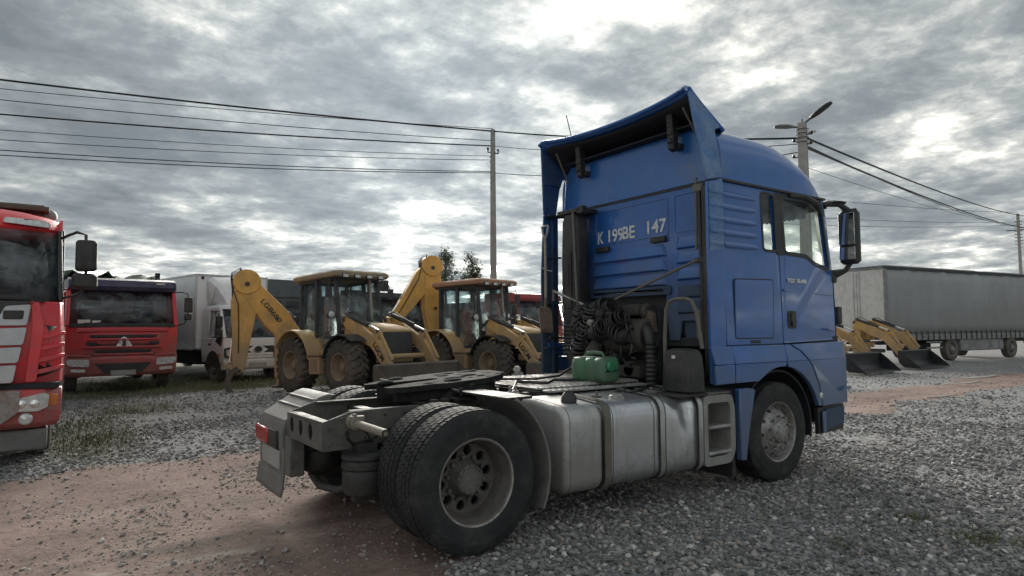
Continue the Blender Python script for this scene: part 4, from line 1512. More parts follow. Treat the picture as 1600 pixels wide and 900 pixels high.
P_(ext_panel(1, [(2.50, 2.96), (2.70, 2.96), (2.72, 3.10), (2.745, 3.30), (2.79, 3.42), (2.95, 3.47), (2.42, 3.80), (2.45, 3.52)], 1.245), 'extender_cheek', 'blue_grimy', .012, lx)
for z in (1.30, 1.85, 2.42, 2.93, 3.33):
    P_(MB().bx(2.48, 2.74, 1.165, 1.212, z, z+.02), 'extender_rib', 'blue_grimy', .004, lx)
P_(MB().bx(2.60, 2.63, 1.175, 1.213, 1.0, 2.9), 'extender_rib', 'blue_grimy', .004, lx)
P_(MB().bx(2.50, 2.80, 1.10, 1.15, 2.925, 2.95).bx(2.5, 2.8, 1.1, 1.14, 1.42, 1.45), 'extender_arm', 'black', .004, lx)

P_(MB().tube([(2.9, 1.08, 3.5), (2.88, 1.09, 3.9), (2.80, 1.12, 4.25)], .006, 6), 'aerial', 'black')
# grab rail at the right rear corner with its pale top
P_(MB().tube([(2.60, -1.10, 1.35), (2.60, -1.10, 2.0), (2.60, -1.09, 2.6), (2.60, -1.085, 2.92)], .020, 10), 'grab_rail', 'black')
P_(MB().tube([(2.60, -1.04, 2.30), (2.60, -1.045, 2.7), (2.60, -1.055, 3.0)], .014, 10).bx(2.58, 2.66, -1.14, -1.02, 2.86, 2.93), 'rail_stay', 'strap', .004)
P_(MB().bx(2.57, 2.80, -1.14, -1.03, 2.17, 2.22), 'rail_bracket', 'black', .008)
P_(MB().cyl((2.63, -1.04, 1.45), (2.63, -1.04, 1.72), .035, n=12), 'rail_sleeve', 'greyplastic')
# tie rods of the hose carrier
P_(MB().cyl((2.58, -1.07, 2.20), (2.48, .16, 1.80), .014, n=8), 'tie_rod', 'strap')
P_(MB().cyl((2.47, 1.0, 2.0), (2.48, .47, 1.82), .014, n=8), 'tie_rod', 'alu')
P_(MB().cyl((2.47, 1.0, 1.88), (2.47, 1.0, 2.02), .018, n=8), 'tie_rod_end', 'strap')

# air intake stack on the left
m_ = MB()
for z, w0, d0 in ((1.62, .15, .10), (1.75, .15, .11), (2.5, .14, .105), (2.85, .125, .095), (2.93, .11, .08)):
    pass
sec = lambda z, w_, d_, cx=2.60, cy=.75: [(cx+p[0], cy+p[1], z) for p in rrect(-d_, d_, -w_, w_, min(w_, d_)*.6, 4)]
ist = P_(MB().loft([sec(1.60, .12, .09), sec(1.70, .155, .11), (sec(2.4, .15, .11)), sec(2.82, .14, .10), sec(2.90, .11, .08)]), 'intake_stack', 'black', .004, smooth=40)
P_(MB().loft([sec(1.78, .05, .02, 2.49, .73), sec(2.45, .05, .02, 2.49, .73)]).loft([sec(2.05, .02, .012, 2.47, .73), sec(2.3, .02, .012, 2.47, .73)]), 'stack_rib', 'black', .006, ist)
bl_ = MB()
rings = []
for i in range(17):
    z = 1.24+.36*i/16
    k = .142 if i % 2 else .118
    rings.append(sec(z, k+.01, k*.72, 2.58, .74))
P_(bl_.loft(rings), 'stack_bellows', 'black', 0, ist, smooth=20)
P_(MB().tube([(2.58, .74, 1.26), (2.58, .70, 1.10), (2.62, .58, 1.0), (2.70, .36, .98)], .105, 14), 'intake_elbow', 'black', 0, ist)
P_(MB().bx(2.50, 2.80, .56, .96, 2.905, 2.955).bx(2.50, 2.58, .50, .60, 2.88, 2.97), 'stack_bracket', 'black', .01, ist)
P_(MB().cyl((2.48, .64, 2.92), (2.46, .56, 1.85), .014, n=8), 'stack_stay', 'strap', 0, ist)
P_(MB().bx(2.478, 2.483, .82, .865, 1.73, 1.83), 'sticker', 'plate', 0, ist)

# engine and gearbox behind the wall
P_(MB().bx(2.75, 4.2, -.42, .42, .95, 1.75), 'engine_block', 'cavity', .05)
air = P_(MB().lathe([(.001, -.46), (.15, -.46), (.175, -.43), (.18, -.30), (.172, -.28), (.18, -.26), (.18, .22), (.16, .26), (.001, .26)], 1, 28, (2.58, .02, 1.47)), 'air_filter', 'engine')
P_(MB().tube([(2.45, .18, 1.40), (2.36, .2, 1.30), (2.34, .24, 1.20), (2.4, .28, 1.1)], .075, 12), 'filter_pipe', 'engine', 0, air)
P_(MB().bx(2.55, 2.80, -.30, .38, 1.68, 1.80).cyl((2.66, -.30, 1.72), (2.66, -.38, 1.72), .09, n=16), 'filter_carrier', 'engine', .02)
corr = MB()
pts = [(2.42-.0*i, -.58, 1.40-.022*i) for i in range(20)]
corr.lathe([(.058 if i % 2 else .046, 1.42-.0225*i) for i in range(20)], 2, 16, (2.46, -.56, 0))
P_(corr, 'corrugated_hose', 'black', smooth=20)
P_(MB().tube([(2.46, -.56, 1.40), (2.48, -.50, 1.52), (2.56, -.40, 1.56)], .055, 12), 'hose_elbow', 'black')
P_(MB().bx(2.50, 2.75, -.36, .40, 1.03, 1.16).cyl((2.52, .1, 1.2), (2.75, .1, 1.25), .12, n=16).cyl((2.50, -.2, 1.12), (2.75, -.2, 1.12), .09, n=14), 'gearbox', 'engine', .02)
P_(MB().prism([(-.44, 1.70), (-.30, 1.78), (-.30, 1.62), (-.46, 1.50)], 0, 2.60, 2.68), 'tilt_cylinder_mount', 'rust', .01)

# coiled air and electric lines hanging on the carrier
hr = random.Random(11)


def coil(cx, cy, cz, ax_, r, turns, pitch, tr, name='coiled_hose', droop=0.0):
    ax_ = Vector(ax_).normalized()
    u, w_ = frame_from(ax_)
    pts_ = []
    n = int(turns*14)
    L = turns*pitch
    for i in range(n+1):
        t_ = i/n
        a_ = 2*pi*turns*t_
        c_ = Vector((cx, cy, cz))+ax_*(L*(t_-.5))+Vector((0, 0, -droop*4*t_*(1-t_)))
        rr = r*(1+.18*sin(5*t_+cy*9)+.22*mnoise.noise(Vector((a_*.35, cy*7, cz*5))))
        c_ = c_+ax_*(.022*mnoise.noise(Vector((a_*.23, 3, cy*5))))+u*(.03*mnoise.noise(Vector((t_*4, cz*9, 1))))
        pts_.append(c_+u*(rr*cos(a_))+w_*(rr*sin(a_)))
    P_(MB().tube(pts_, tr, 6), name, 'hose' if hr.random() < .6 else 'hose2', smooth=60)


coil(2.46, .22, 1.78, (.1, 1, -.15), .075, 9, .034, .0105)
coil(2.42, .12, 1.70, (0, 1, .35), .085, 8, .036, .010)
coil(2.40, .28, 1.66, (.2, .5, -1), .080, 7, .040, .011)
coil(2.44, .02, 1.74, (.3, 1, -.5), .070, 8, .030, .009)
coil(2.40, .36, 1.54, (.1, 1, .5), .085, 7, .036, .010, droop=.05)
coil(2.36, .10, 1.56, (.2, 1, -.2), .090, 8, .040, .011, droop=.06)
coil(2.40, -.14, 1.62, (.1, 1, -.45), .080, 7, .042, .010)
coil(2.38, -.26, 1.50, (.1, 1, .1), .085, 6, .045, .011, droop=.04)
coil(2.38, .42, 1.40, (.2, .6, -1), .075, 6, .040, .010)
coil(2.42, .52, 1.70, (0, .4, -1), .04, 9, .03, .010)
for k in range(16):
    y0 = hr.uniform(-.3, .45)
    y1 = y0+hr.uniform(-.3, .3)
    z0, z1 = hr.uniform(1.5, 1.85), hr.uniform(1.15, 1.6)
    x0 = hr.uniform(2.36, 2.5)
    P_(MB().tube([(x0+.03*sin(7*t_/8+k), y0+(y1-y0)*t_/8+.05*sin(t_*1.1+k), z0+(z1-z0)*(t_/8)-.15*sin(pi*t_/8)*hr.uniform(.6, 1.2)) for t_ in range(9)], hr.uniform(.008, .014), 6), 'air_line', 'hose', smooth=60)
for k, (y_, z_) in enumerate(((.18, 1.62), (.02, 1.64), (-.1, 1.7), (.3, 1.72))):
    P_(MB().cyl((2.36, y_, z_), (2.31, y_, z_-.02), .028, n=12).cyl((2.33, y_, z_), (2.30, y_, z_-.02), .034, n=12), 'coupling_head', 'black' if k else 'alu')

# interior seen through the glass
P_(MB().bx(2.85, 3.45, -1.15, 1.15, 1.45, 1.95), 'bunk', 'interior', .05)
for y_ in (-.68, .68):
    sx_ = MB().bx(3.72, 4.2, y_-.25, y_+.25, 1.75, 1.92)
    sx_.prism([(3.66, 1.9), (3.80, 1.9), (3.70, 2.50), (3.58, 2.50)], 1, y_-.24, y_+.24)
    sx_.prism([(3.56, 2.53), (3.66, 2.53), (3.64, 2.72), (3.56, 2.72)], 1, y_-.13, y_+.13)
    P_(sx_, 'seat', 'seat', .04, seg=3)
P_(MB().prism([(4.55, 1.45), (4.95, 1.45), (4.98, 2.10), (4.70, 2.18), (4.55, 2.05)], 1, -1.08, 1.08), 'dashboard', 'interior', .04)
P_(MB().tube([(4.50+.08*sin(2*pi*i/20), .68+.22*cos(2*pi*i/20), 2.15+.20*sin(2*pi*i/20)) for i in range(20)], .014, 8, closed=True).cyl((4.5, .68, 2.15), (4.65, .68, 2.0), .03, n=8), 'steering_wheel', 'interior')
P_(MB().bx(2.84, 4.75, -1.12, 1.12, 2.955, 2.975), 'headliner', 'interior_light')
cu = MB()
for y_, x0, x1, z0, z1 in ((1.13, 3.78, 3.98, 2.30, 2.93),):
    n = 60
    cu.loft([[(x0+(x1-x0)*i/n, y_+.012*sin(i*1.3), z) for i in range(n+1)] for z in (z1, z0)], closed=False)
P_(cu, 'window_curtain', 'curtain', solid=.003)
fc = MB()
n = 90
fc.loft([[(4.66+.02*sin(i*.9), -.95+1.9*i/n, 2.96 if k == 0 else 2.80+.02*(i % 2)) for i in range(n+1)] for k in (0, 1)], closed=False)
P_(fc, 'windscreen_pelmet', 'curtain', solid=.003)

# mirrors
for s in (-1, 1):
    mm_ = P_(MB().loft([[(x, s*y_, z) for x, y_ in rrect(4.90+i, 5.02-i, 1.185+i, 1.405-i, .045, 4)] for z, i in ((2.26, .03), (2.29, .0), (2.84, 0), (2.89, .03))]), 'mirror', 'black', .01, smooth=50)
    P_(MB().prism([(1.205, 2.48), (1.385, 2.48), (1.385, 2.84), (1.205, 2.84)], 0, 4.890, 4.898).xf(lambda v: Vector((v.x, s*v.y, v.z))), 'mirror_glass', 'mirrorglass', .002, mm_)
    P_(MB().prism([(1.205, 2.31), (1.385, 2.31), (1.385, 2.45), (1.205, 2.45)], 0, 4.890, 4.898).xf(lambda v: Vector((v.x, s*v.y, v.z))), 'mirror_glass', 'mirrorglass', .002, mm_)
    P_(MB().tube([(4.72, s*1.10, 2.94), (4.80, s*1.15, 2.96), (4.90, s*1.22, 2.95), (4.97, s*1.28, 2.88)], [.03, .035, .03, .035], 10), 'mirror_arm', 'black', 0, mm_)
    P_(MB().tube([(4.86, s*1.10, 2.14), (4.90, s*1.16, 2.15), (4.94, s*1.24, 2.19), (4.97, s*1.29, 2.28)], [.045, .04, .03, .03], 10), 'mirror_arm', 'black', 0, mm_)
    P_(MB().bx(4.80, 4.90, s*1.13-.04, s*1.13+.04, 2.05, 2.2), 'mirror_mount', 'black', .02, mm_)
    if s < 0:
        P_(MB().sphere((4.92, -1.18, 2.975), .08, 12, 8, (1.6, 1.2, .28)), 'kerb_mirror', 'black', 0, mm_)
        P_(MB().bx(4.90, 4.98, -1.17, -1.11, 1.58, 1.78), 'door_marker', 'black', .015)

# ------------------------------------------------------------------ loose things carried by the tractor
JC = thing('jerrycan', 'grubby green plastic jerrycan lying on the tractor catwalk behind the cab', 'jerrycan', (1.86, -.40, 1.036), R(-84))
JC.scale = (.74, .9, 1.12)
body_r = []
for x, i in ((-.30, .05), (-.285, .02), (-.25, .0), (-.06, .0), (-.045, .008), (-.03, 0), (.10, 0), (.115, .008), (.13, 0), (.24, 0), (.27, .02), (.285, .06)):
    body_r.append([(x, p[0], p[1]) for p in rrect(-.145+i, .145-i, 0+i*.8+.002, .215-i, .06, 5)])
MAT['greenmix'] = pm('oil_stained_green_can', (.018, .21, .085), .36, var=.25, scale=3.2, dust=.44, dcol=(.085, .10, .08), dscale=4.2, coat=.2)
JB = MB().loft(body_r).obj('can_body', MAT['greenmix'], JC, .004, smooth=50)
MB().lathe([(.001, .05), (.034, .05), (.038, .045), (.038, .005), (.03, 0)], 0, 18, (.285, -.06, .14)).obj('screw_cap', MAT['green'], JC)
MB().tube([(-.16, -.0, .21), (-.14, 0, .245), (.0, 0, .252), (.12, 0, .245), (.15, 0, .21)], .016, 8).obj('carry_handle', MAT['greenmix'], JC)
MB().bx(-.18, .05, -.10, -.02, .2145, .2165).obj('label_sticker', MAT['paperwhite'], JC)

SH = thing('shovel', 'square-bladed shovel with pale wooden handle strapped upright to the left side extender', 'shovel', (2.44, 1.115, 1.50))
MB().tube([(0, 0, .27), (0, .0, .6), (.0, .005, 1.15)], .017, 10).obj('handle', MAT['wood'], SH)
MB().tube([(0, .005, 1.14), (0, .05, 1.22), (0, .065, 1.285), (0, .06, 1.30), (0, -.055, 1.30), (0, -.06, 1.285), (0, -.045, 1.22), (0, .005, 1.14)], .013, 8).obj('grip', MAT['plate'], SH)
bl2 = []
for z, w_, c_ in ((0.0, .125, .03), (.08, .13, .02), (.24, .13, .0), (.29, .11, -.01), (.31, .05, -.02)):
    bl2.append([(c_+.35*(y_*y_)-.02, y_, z) for y_ in [w_*(-1+.25*i) for i in range(9)]])
MB().loft(bl2, closed=False).obj('blade', MAT['rust'], SH, solid=.006)
MB().cyl((-.01, 0, .22), (0, 0, .42), .024, .02, n=10).obj('socket', MAT['rust'], SH)
MB().tube([(.03, .06, .78), (-.025, .03, .79), (-.03, -.03, .76), (.03, -.09, .74)], .007, 6).obj('tie_wire', MAT['alu'], SH)

# ------------------------------------------------------------------ placing helpers
def at_px(x, y, depth):
    """world point seen at photo pixel (x, y) of the 1600x900 frame at a given depth (used once, to lay out the yard)"""
    return CAM+(fw+rt2*((x-800)/FPX)+up2*((450-y)/FPX))*depth


MAT['yellow'] = pm('machine_yellow_paint', (.66, .355, .072), .45, var=.18, scale=3, dust=.23, dcol=(.32, .24, .15), dscale=2.5, zd=(.1, 2.2), streak=.12, scol=(.16, .11, .06), bump=.08)
MAT['yellow_roof'] = pm('dirty_roof_yellow', (.34, .25, .13), .6, var=.2, dust=.4, dcol=(.23, .19, .14))
MAT['orange_roof'] = pm('faded_orange_roof', (.36, .17, .095), .6, var=.2, dust=.3, dcol=(.25, .18, .13))
MAT['machine_dark'] = pm('machine_dark_grey', (.028, .030, .033), .5, var=.3, dust=.2, dcol=(.12, .105, .085))
MAT['bucket'] = pm('mud_caked_bucket_steel', (.085, .076, .068), .75, .15, var=.4, scale=3.5, dust=.4, dcol=(.15, .125, .10), dscale=2, bump=.5, bscale=22)
MAT['bucket_black'] = pm('black_bucket_steel', (.016, .017, .02), .45, .2, var=.4, scale=5, dust=.2, dcol=(.08, .075, .07), bump=.2)
MAT['machine_rim'] = pm('muddy_yellow_rim', (.30, .20, .10), .7, var=.3, scale=6, dust=.45, dcol=(.20, .16, .12), bump=.3)
MAT['seatred'] = pm('worn_red_brown_seat', (.26, .085, .06), .7, var=.2)
MAT['red'] = pm('red_cab_paint', (.68, .026, .036), .32, var=.1, dust=.14, dcol=(.22, .09, .08), dscale=2, zd=(0, 1.5), coat=.4)
MAT['red_howo'] = pm('dusty_red_cab_paint', (.60, .026, .036), .34, var=.12, dust=.20, dcol=(.22, .10, .09), dscale=2, zd=(0, 1.8), coat=.25)
MAT['red_old'] = pm('old_red_cab_paint', (.30, .035, .03), .5, var=.2, dust=.25, dcol=(.16, .08, .07))
MAT['visor'] = pm('dark_violet_visor', (.035, .030, .075), .4, var=.2, dust=.25, dcol=(.13, .12, .15))
MAT['silver'] = pm('silver_trim_paint', (.45, .46, .48), .35, .5, var=.12, dust=.16, dcol=(.25, .22, .2))
MAT['silverworn'] = pm('scuffed_silver_bumper', (.40, .40, .40), .45, .4, var=.2, dust=.4, dcol=(.18, .10, .06), dscale=5)
MAT['truckwhite'] = pm('white_truck_paint', (.66, .67, .68), .4, var=.06, dust=.16, dcol=(.42, .40, .37), zd=(0, 1.2), coat=.3)
MAT['boxwhite'] = pm('white_box_panel', (.74, .75, .77), .45, var=.05, scale=1.5, dust=.14, dcol=(.46, .45, .43), streak=.08, scol=(.4, .39, .36))
MAT['tarp'] = pm('dark_green_tarpaulin', (.018, .040, .022), .7, var=.4, scale=4, bump=.4, bscale=12)
MAT['dumpbody'] = pm('dark_dump_body_paint', (.030, .034, .042), .55, var=.3, dust=.22, dcol=(.12, .115, .11))
MAT['greybody'] = pm('grey_truck_body_paint', (.085, .10, .115), .5, var=.2, dust=.2, dcol=(.15, .15, .14))
MAT['curtainside'] = pm('grey_trailer_tarpaulin', (.29, .305, .32), .55, var=.08, scale=.5, dust=.20, dcol=(.22, .22, .215), dscale=.2, zd=(.6, 3.2), bump=.15, bscale=3, streak=.15, scol=(.15, .145, .135))
MAT['trailerend'] = pm('pale_trailer_doors', (.58, .58, .57), .5, var=.08, dust=.2, dcol=(.30, .28, .25), streak=.2, scol=(.25, .22, .19))
MAT['rail'] = pm('dirty_trailer_rail', (.27, .275, .28), .55, .3, var=.15, dust=.3, dcol=(.14, .13, .12))
MAT['roofdark'] = pm('dark_trailer_roof_edge', (.03, .03, .032), .6)
MAT['concrete'] = pm('pole_concrete', (.30, .29, .27), .85, var=.18, scale=6, bump=.3, bscale=30, streak=.25, scol=(.16, .15, .13))
MAT['steelpole'] = pm('pole_steel', (.10, .10, .105), .6, .4, var=.25)
MAT['insulator'] = pm('brown_insulator', (.045, .032, .026), .3, var=.2)
MAT['wire'] = pm('wire_black', (.016, .016, .018), .6)
MAT['lampcase'] = pm('street_lamp_case', (.15, .165, .16), .45, .2, var=.15)
MAT['lampdark'] = pm('dark_street_lamp_case', (.04, .045, .045), .45, .2, var=.15)
MAT['letter_dark'] = pm('dark_lettering', (.02, .018, .016), .6)


def pl(m_, name, mat, parent, bev=0.0, **kw):
    return m_.obj(name, MAT[mat], parent, bev, **kw)


def clone_mesh(me_, name, parent, mat, loc=(0, 0, 0), rot=(0, 0, 0)):
    o = bpy.data.objects.new(name, me_)
    COL.objects.link(o)
    o.parent = parent
    o.location = loc
    o.rotation_euler = rot
    if not me_.materials:
        me_.materials.append(MAT[mat])
    elif me_.materials[0] != MAT[mat]:
        o.material_slots[0].link = 'OBJECT'
        o.material_slots[0].material = MAT[mat]
    return o


def lug_tyre(Rr, w_, rb):
    m_ = MB()
    h = w_/2
    ro = Rr-.045
    m_.lathe([(rb, -h*.80), (rb+.02, -h*.92), (rb+(ro-rb)*.5, -h), (ro-.05, -h*.95), (ro-.008, -h*.78), (ro, -h*.6), (ro, h*.6), (ro-.008, h*.78), (ro-.05, h*.95), (rb+(ro-rb)*.5, h), (rb+.02, h*.92), (rb, h*.80)], 1, 48)
    n = 22
    for side in (-1, 1):
        for i in range(n):
            a0 = 2*pi*(i+(.5 if side > 0 else 0))/n
            rings = []
            for y_, da, r, ww in ((side*-.03, .22, Rr, .075), (side*h*.40, .10, Rr, .08), (side*h*.80, .0, Rr-.008, .085), (side*h*1.0, -.02, Rr-.05, .085), (side*h*1.02, -.02, Rr-.11, .05)):
                a_ = a0+da
                q = ww/2/Rr
                rings.append([(ro*.955*cos(a_-q*1.4), y_*.97, ro*.955*sin(a_-q*1.4)), (r*cos(a_-q), y_, r*sin(a_-q)), (r*cos(a_+q), y_, r*sin(a_+q)), (ro*.955*cos(a_+q*1.4), y_*.97, ro*.955*sin(a_+q*1.4))])
            m_.loft(rings)
    return m_.mesh('tyre', 35)


def machine_rim(rb):
    m_ = MB()
    m_.lathe([(rb+.01, -.19), (rb+.012, -.205), (rb-.015, -.20), (rb-.03, -.15), (rb-.05, -.06), (rb*.72, -.02), (rb*.66, -.03), (rb*.45, -.03), (rb*.42, -.07), (rb*.30, -.085), (rb*.28, -.11), (.001, -.11)], 1, 36)
    nut_ring(m_, 8, rb*.52, -.03, -.055, .018)
    m_.lathe([(rb-.05, -.06), (rb-.02, .1), (rb+.01, .2)], 1, 36)
    return m_.mesh('rim', 35)


LT_R, LT_F = lug_tyre(.68, .46, .33), lug_tyre(.62, .44, .30)
LR_R, LR_F = machine_rim(.335), machine_rim(.305)


def planar(pts, base, d, t0, t1):
    """polygon in the vertical plane through base along d (horizontal unit vector), thickness t0..t1 across"""
    n = Vector((-d.y, d.x, 0))
    m_ = MB().prism(pts, 1, t0, t1)
    return m_.xf(lambda v: Vector(base)+d*v.x+n*v.y+Vector((0, 0, v.z)))


def loader_front(T, bucketmat, arm_text):
    # loader arms
    for s in (-1, 1):
        pl(MB().prism([(1.50, .80), (1.80, .80), (1.86, 1.42), (1.80, 1.74), (1.66, 1.78), (1.52, 1.42)], 1, s*.50, s*.58), 'arm_tower', 'yellow', T, .012)
        arm_p = [(1.62, 1.72), (1.66, 1.56), (2.30, 1.18), (2.72, 1.02), (3.30, .40), (3.42, .36), (3.50, .46), (3.42, .62), (2.98, 1.16), (2.62, 1.36), (2.10, 1.62), (1.72, 1.78)]
        arm = pl(MB().prism(rpoly(arm_p, .05), 1, s*.60, s*.70), 'loader_arm', 'yellow', T, .012)
        pl(MB().prism([(2.60, 1.16), (2.86, 1.02), (3.02, 1.34), (2.92, 1.40)], 1, s*.61, s*.69), 'lever_link', 'yellow', T, .01)
        pl(MB().bar((2.97, s*.65, 1.36), (3.42, s*.65, .72), .05, .08), 'bucket_link', 'yellow', T, .008)
        cy = pl(MB().cyl((1.74, s*.65, 1.80), (2.58, s*.65, 1.52), .055, n=14), 'tilt_cylinder', 'machine_dark', T)
        pl(MB().cyl((2.56, s*.65, 1.527), (2.94, s*.65, 1.385), .027, n=10), 'piston_rod', 'chrome', cy)
        cy = pl(MB().cyl((1.66, s*.655, .98), (2.25, s*.655, .98), .055, n=14), 'lift_cylinder', 'machine_dark', T)
        pl(MB().cyl((2.25, s*.655, .98), (2.68, s*.655, 1.0), .027, n=10), 'piston_rod', 'chrome', cy)
        pl(MB().tube([(1.72, s*.6, 1.84), (1.95, s*.60, 1.86), (2.2, s*.61, 1.72), (2.45, s*.62, 1.62)], .014, 6), 'hydraulic_hose', 'hose', T)
        pl(MB().cyl((1.68, s*.48, 1.68), (1.68, s*.72, 1.68), .045, n=12).cyl((3.42, s*.56, .46), (3.42, s*.73, .46), .045, n=12).cyl((2.95, s*.58, 1.36), (2.95, s*.71, 1.36), .035, n=12), 'pivot_pin', 'machine_dark', T)
    pl(MB().cyl((2.95, -.6, .80), (2.95, .6, .80), .06, n=14), 'cross_tube', 'yellow', T)
    if arm_text:
        text(arm_text, .17, MAT['letter_dark'], T, (3.0, -.7035, .915), (.66, 0, -.75), (.75, 0, .66), 'arm_lettering', width=.50, bold=.004)
    bp = [(3.46, .62), (3.50, .66), (3.56, .62), (3.52, .44), (3.56, .24), (3.70, .11), (4.22, .05), (4.24, .03), (3.66, .05), (3.50, .20), (3.44, .42)]
    bk = pl(MB().prism(bp, 1, -1.17, 1.17), 'front_bucket', bucketmat, T, .006)
    for s in (-1, 1):
        pl(MB().prism([(3.47, .64), (3.55, .64), (3.80, .44), (4.22, .05), (3.68, .06), (3.50, .22), (3.45, .42)], 1, s*1.17, s*1.19), 'bucket_cheek', bucketmat, bk, .004)
        pl(MB().prism([(3.34, .36), (3.50, .26), (3.50, .62), (3.38, .66)], 1, s*.58, s*.74), 'bucket_lug', bucketmat, bk, .006)


def backhoe_loader(label, loc, heading, pitch=0.0, roofmat='yellow_roof', bucketmat='bucket', slew=(-1, 0), boom=((1.35, 1.75), (.25, -2.1)), lettering=('LGB680', 'LGCM'), canopy=True):
    T = thing('backhoe_loader', label, 'loader', loc, R(heading), 'yellow backhoe loaders parked in the yard')
    T.rotation_euler = (0, -R(pitch), R(heading))
    for x, tm, rm, r in ((0, LT_R, LR_R, .68), (2.1, LT_F, LR_F, .62)):
        for s in (-1, 1):
            w_ = bpy.data.objects.new('wheel', None)
            COL.objects.link(w_)
            w_.parent = T
            w_.location = (x, s*.93, r-.015)
            w_.rotation_euler = (0, random.uniform(0, 6), 0 if s < 0 else pi)
            clone_mesh(tm, 'tyre', w_, 'tyremud')
            clone_mesh(rm, 'rim', w_, 'machine_rim')
    pl(MB().bx(-.7, 2.75, -.36, .36, .62, .98).bx(1.95, 2.25, -.75, .75, .52, .74).bx(-.15, .15, -.75, .75, .52, .84), 'chassis', 'machine_dark', T, .02)
    for s in (-1, 1):
        a0, a1 = R(8), R(150)
        o_ = [( .86*cos(a0+(a1-a0)*i/14), .66+.86*sin(a0+(a1-a0)*i/14)) for i in range(15)]
        i_ = [(p[0]*.95, .66+(p[1]-.66)*.95) for p in o_]
        pl(MB().prism(o_+i_[::-1], 1, s*.66, s*1.14), 'rear_fender', 'yellow', T, .012)
        pl(MB().prism([(.80, .78), (1.45, .78), (1.45, .98), (.86, .98)], 1, s*.55, s*.82), 'sill', 'yellow', T, .01)
        fo = [(2.1+.72*cos(R(a_)), .62+.72*sin(R(a_))) for a_ in range(50, 166, 8)]
        fi = [(2.1+.69*cos(R(a_)), .62+.69*sin(R(a_))) for a_ in range(165, 49, -8)]
        pl(MB().prism(fo+fi, 1, s*.70, s*1.12), 'front_fender', 'machine_dark', T, .008)
    tb = pl(MB().bx(.84, 1.28, -1.12, -.72, .44, .86), 'tool_box', 'yellow', T, .015)
    pl(MB().bx(.90, 1.22, -1.128, -1.12, .50, .80), 'tool_box_lid', 'machine_rim', tb, .006)
    pl(MB().bx(.80, 1.34, -1.16, -.62, .86, .90), 'access_step', 'machine_rim', T, .008)
    pl(MB().bx(.75, 1.4, .62, 1.1, .44, .88), 'battery_box', 'machine_dark', T, .02)
    # cab
    cabf = MB()
    post = [((-.18, -.70, 1.0), (-.22, -.66, 2.72)), ((.55, -.74, .98), (.52, -.68, 2.72)), ((1.40, -.62, 1.0), (1.22, -.60, 2.72))]
    for (p0, p1) in post:
        for s in (-1, 1):
            cabf.bar((p0[0], s*p0[1], p0[2]), (p1[0], s*p1[1], p1[2]), .08, .08, (0, 1, 0))
    cabf.bar((-.2, -.68, 2.70), (1.24, -.62, 2.70), .07, .08).bar((-.2, .68, 2.70), (1.24, .62, 2.70), .07, .08)
    cabf.bar((-.2, -.7, 2.70), (-.2, .7, 2.70), .07, .08).bar((1.22, -.62, 2.70), (1.22, .62, 2.70), .07, .08)
    cabf.bar((-.18, -.70, 1.02), (1.42, -.62, 1.02), .06, .10).bar((-.18, .70, 1.02), (1.42, .62, 1.02), .06, .10)
    cabf.bx(-.2, 1.42, -.66, .66, .93, 1.0)
    cb_ = pl(cabf, 'cab_frame', 'machine_dark', T, .01)
    for s in (-1, 1):
        pl(MB().loft([[(-.15, s*.705, 1.06), (.52, s*.745, 1.06)], [(-.18, s*.675, 2.68), (.50, s*.69, 2.68)]], closed=False), 'side_window', 'glass_tint', cb_, solid=.006)
        pl(MB().loft([[(.58, s*.745, 1.06), (1.36, s*.635, 1.06)], [(.55, s*.69, 2.68), (1.20, s*.615, 2.68)]], closed=False), 'door_window', 'glass_tint', cb_, solid=.006)
        pl(MB().cyl((.72, s*.74, 1.75), (.72, s*.80, 1.75), .02, n=8).bar((.72, s*.79, 1.6), (.72, s*.79, 1.85), .02, .03), 'door_handle', 'machine_dark', cb_)
    pl(MB().loft([[(1.41, -.58, 1.45), (1.41, .58, 1.45)], [(1.23, -.57, 2.68), (1.23, .57, 2.68)]], closed=False), 'front_window', 'glass_tint', cb_, solid=.006)
    pl(MB().loft([[(-.20, -.66, 1.25), (-.20, .66, 1.25)], [(-.22, -.63, 2.68), (-.22, .63, 2.68)]], closed=False), 'rear_window', 'glass_tint', cb_, solid=.006)
    pl(MB().bar((1.40, -.25, 1.48), (1.26, -.42, 2.1), .015, .015).bar((1.405, -.42, 1.9), (1.36, -.2, 1.62), .02, .02), 'wiper', 'machine_dark', cb_)
    pl(MB().bar((1.36, .33, 1.45), (1.28, .33, 2.72), .05, .05, (0, 1, 0)), 'front_post', 'wood', cb_)
    pl(MB().bx(1.16, 1.40, -.60, .60, .98, 1.46), 'front_bulkhead', 'machine_dark', cb_, .02)
    rr_ = [[(p[0], p[1], z) for p in rrect(-.50+i, 1.52-i, -.80+i, .80-i, .12, 4)] for z, i in ((2.73, .03), (2.76, 0), (2.84, 0), (2.89, .05), (2.905, .14))]
    rf_ = pl(MB().loft(rr_), 'cab_roof', roofmat, T, .0, smooth=40)
    for k, y_ in enumerate((-.54, -.2, .14, .48)):
        lm = pl(MB().bx(1.50, 1.545, y_-.09, y_+.09, 2.70, 2.80), 'work_lamp', 'machine_dark', T, .01)
        pl(MB().bx(1.544, 1.553, y_-.07, y_+.07, 2.715, 2.785), 'lamp_lens', 'clearlens', lm)
    for y_ in (-.5, .5):
        lm = pl(MB().bx(-.56, -.50, y_-.08, y_+.08, 2.70, 2.80), 'work_lamp', 'machine_dark', T, .01)
    seat_ = MB().bx(.25, .72, -.25, .25, 1.35, 1.48).prism([(.16, 1.45), (.30, 1.45), (.22, 2.12), (.10, 2.12)], 1, -.25, .25).bx(.30, .6, -.15, .15, 1.0, 1.35)
    pl(seat_, 'operator_seat', 'seatred', T, .03)
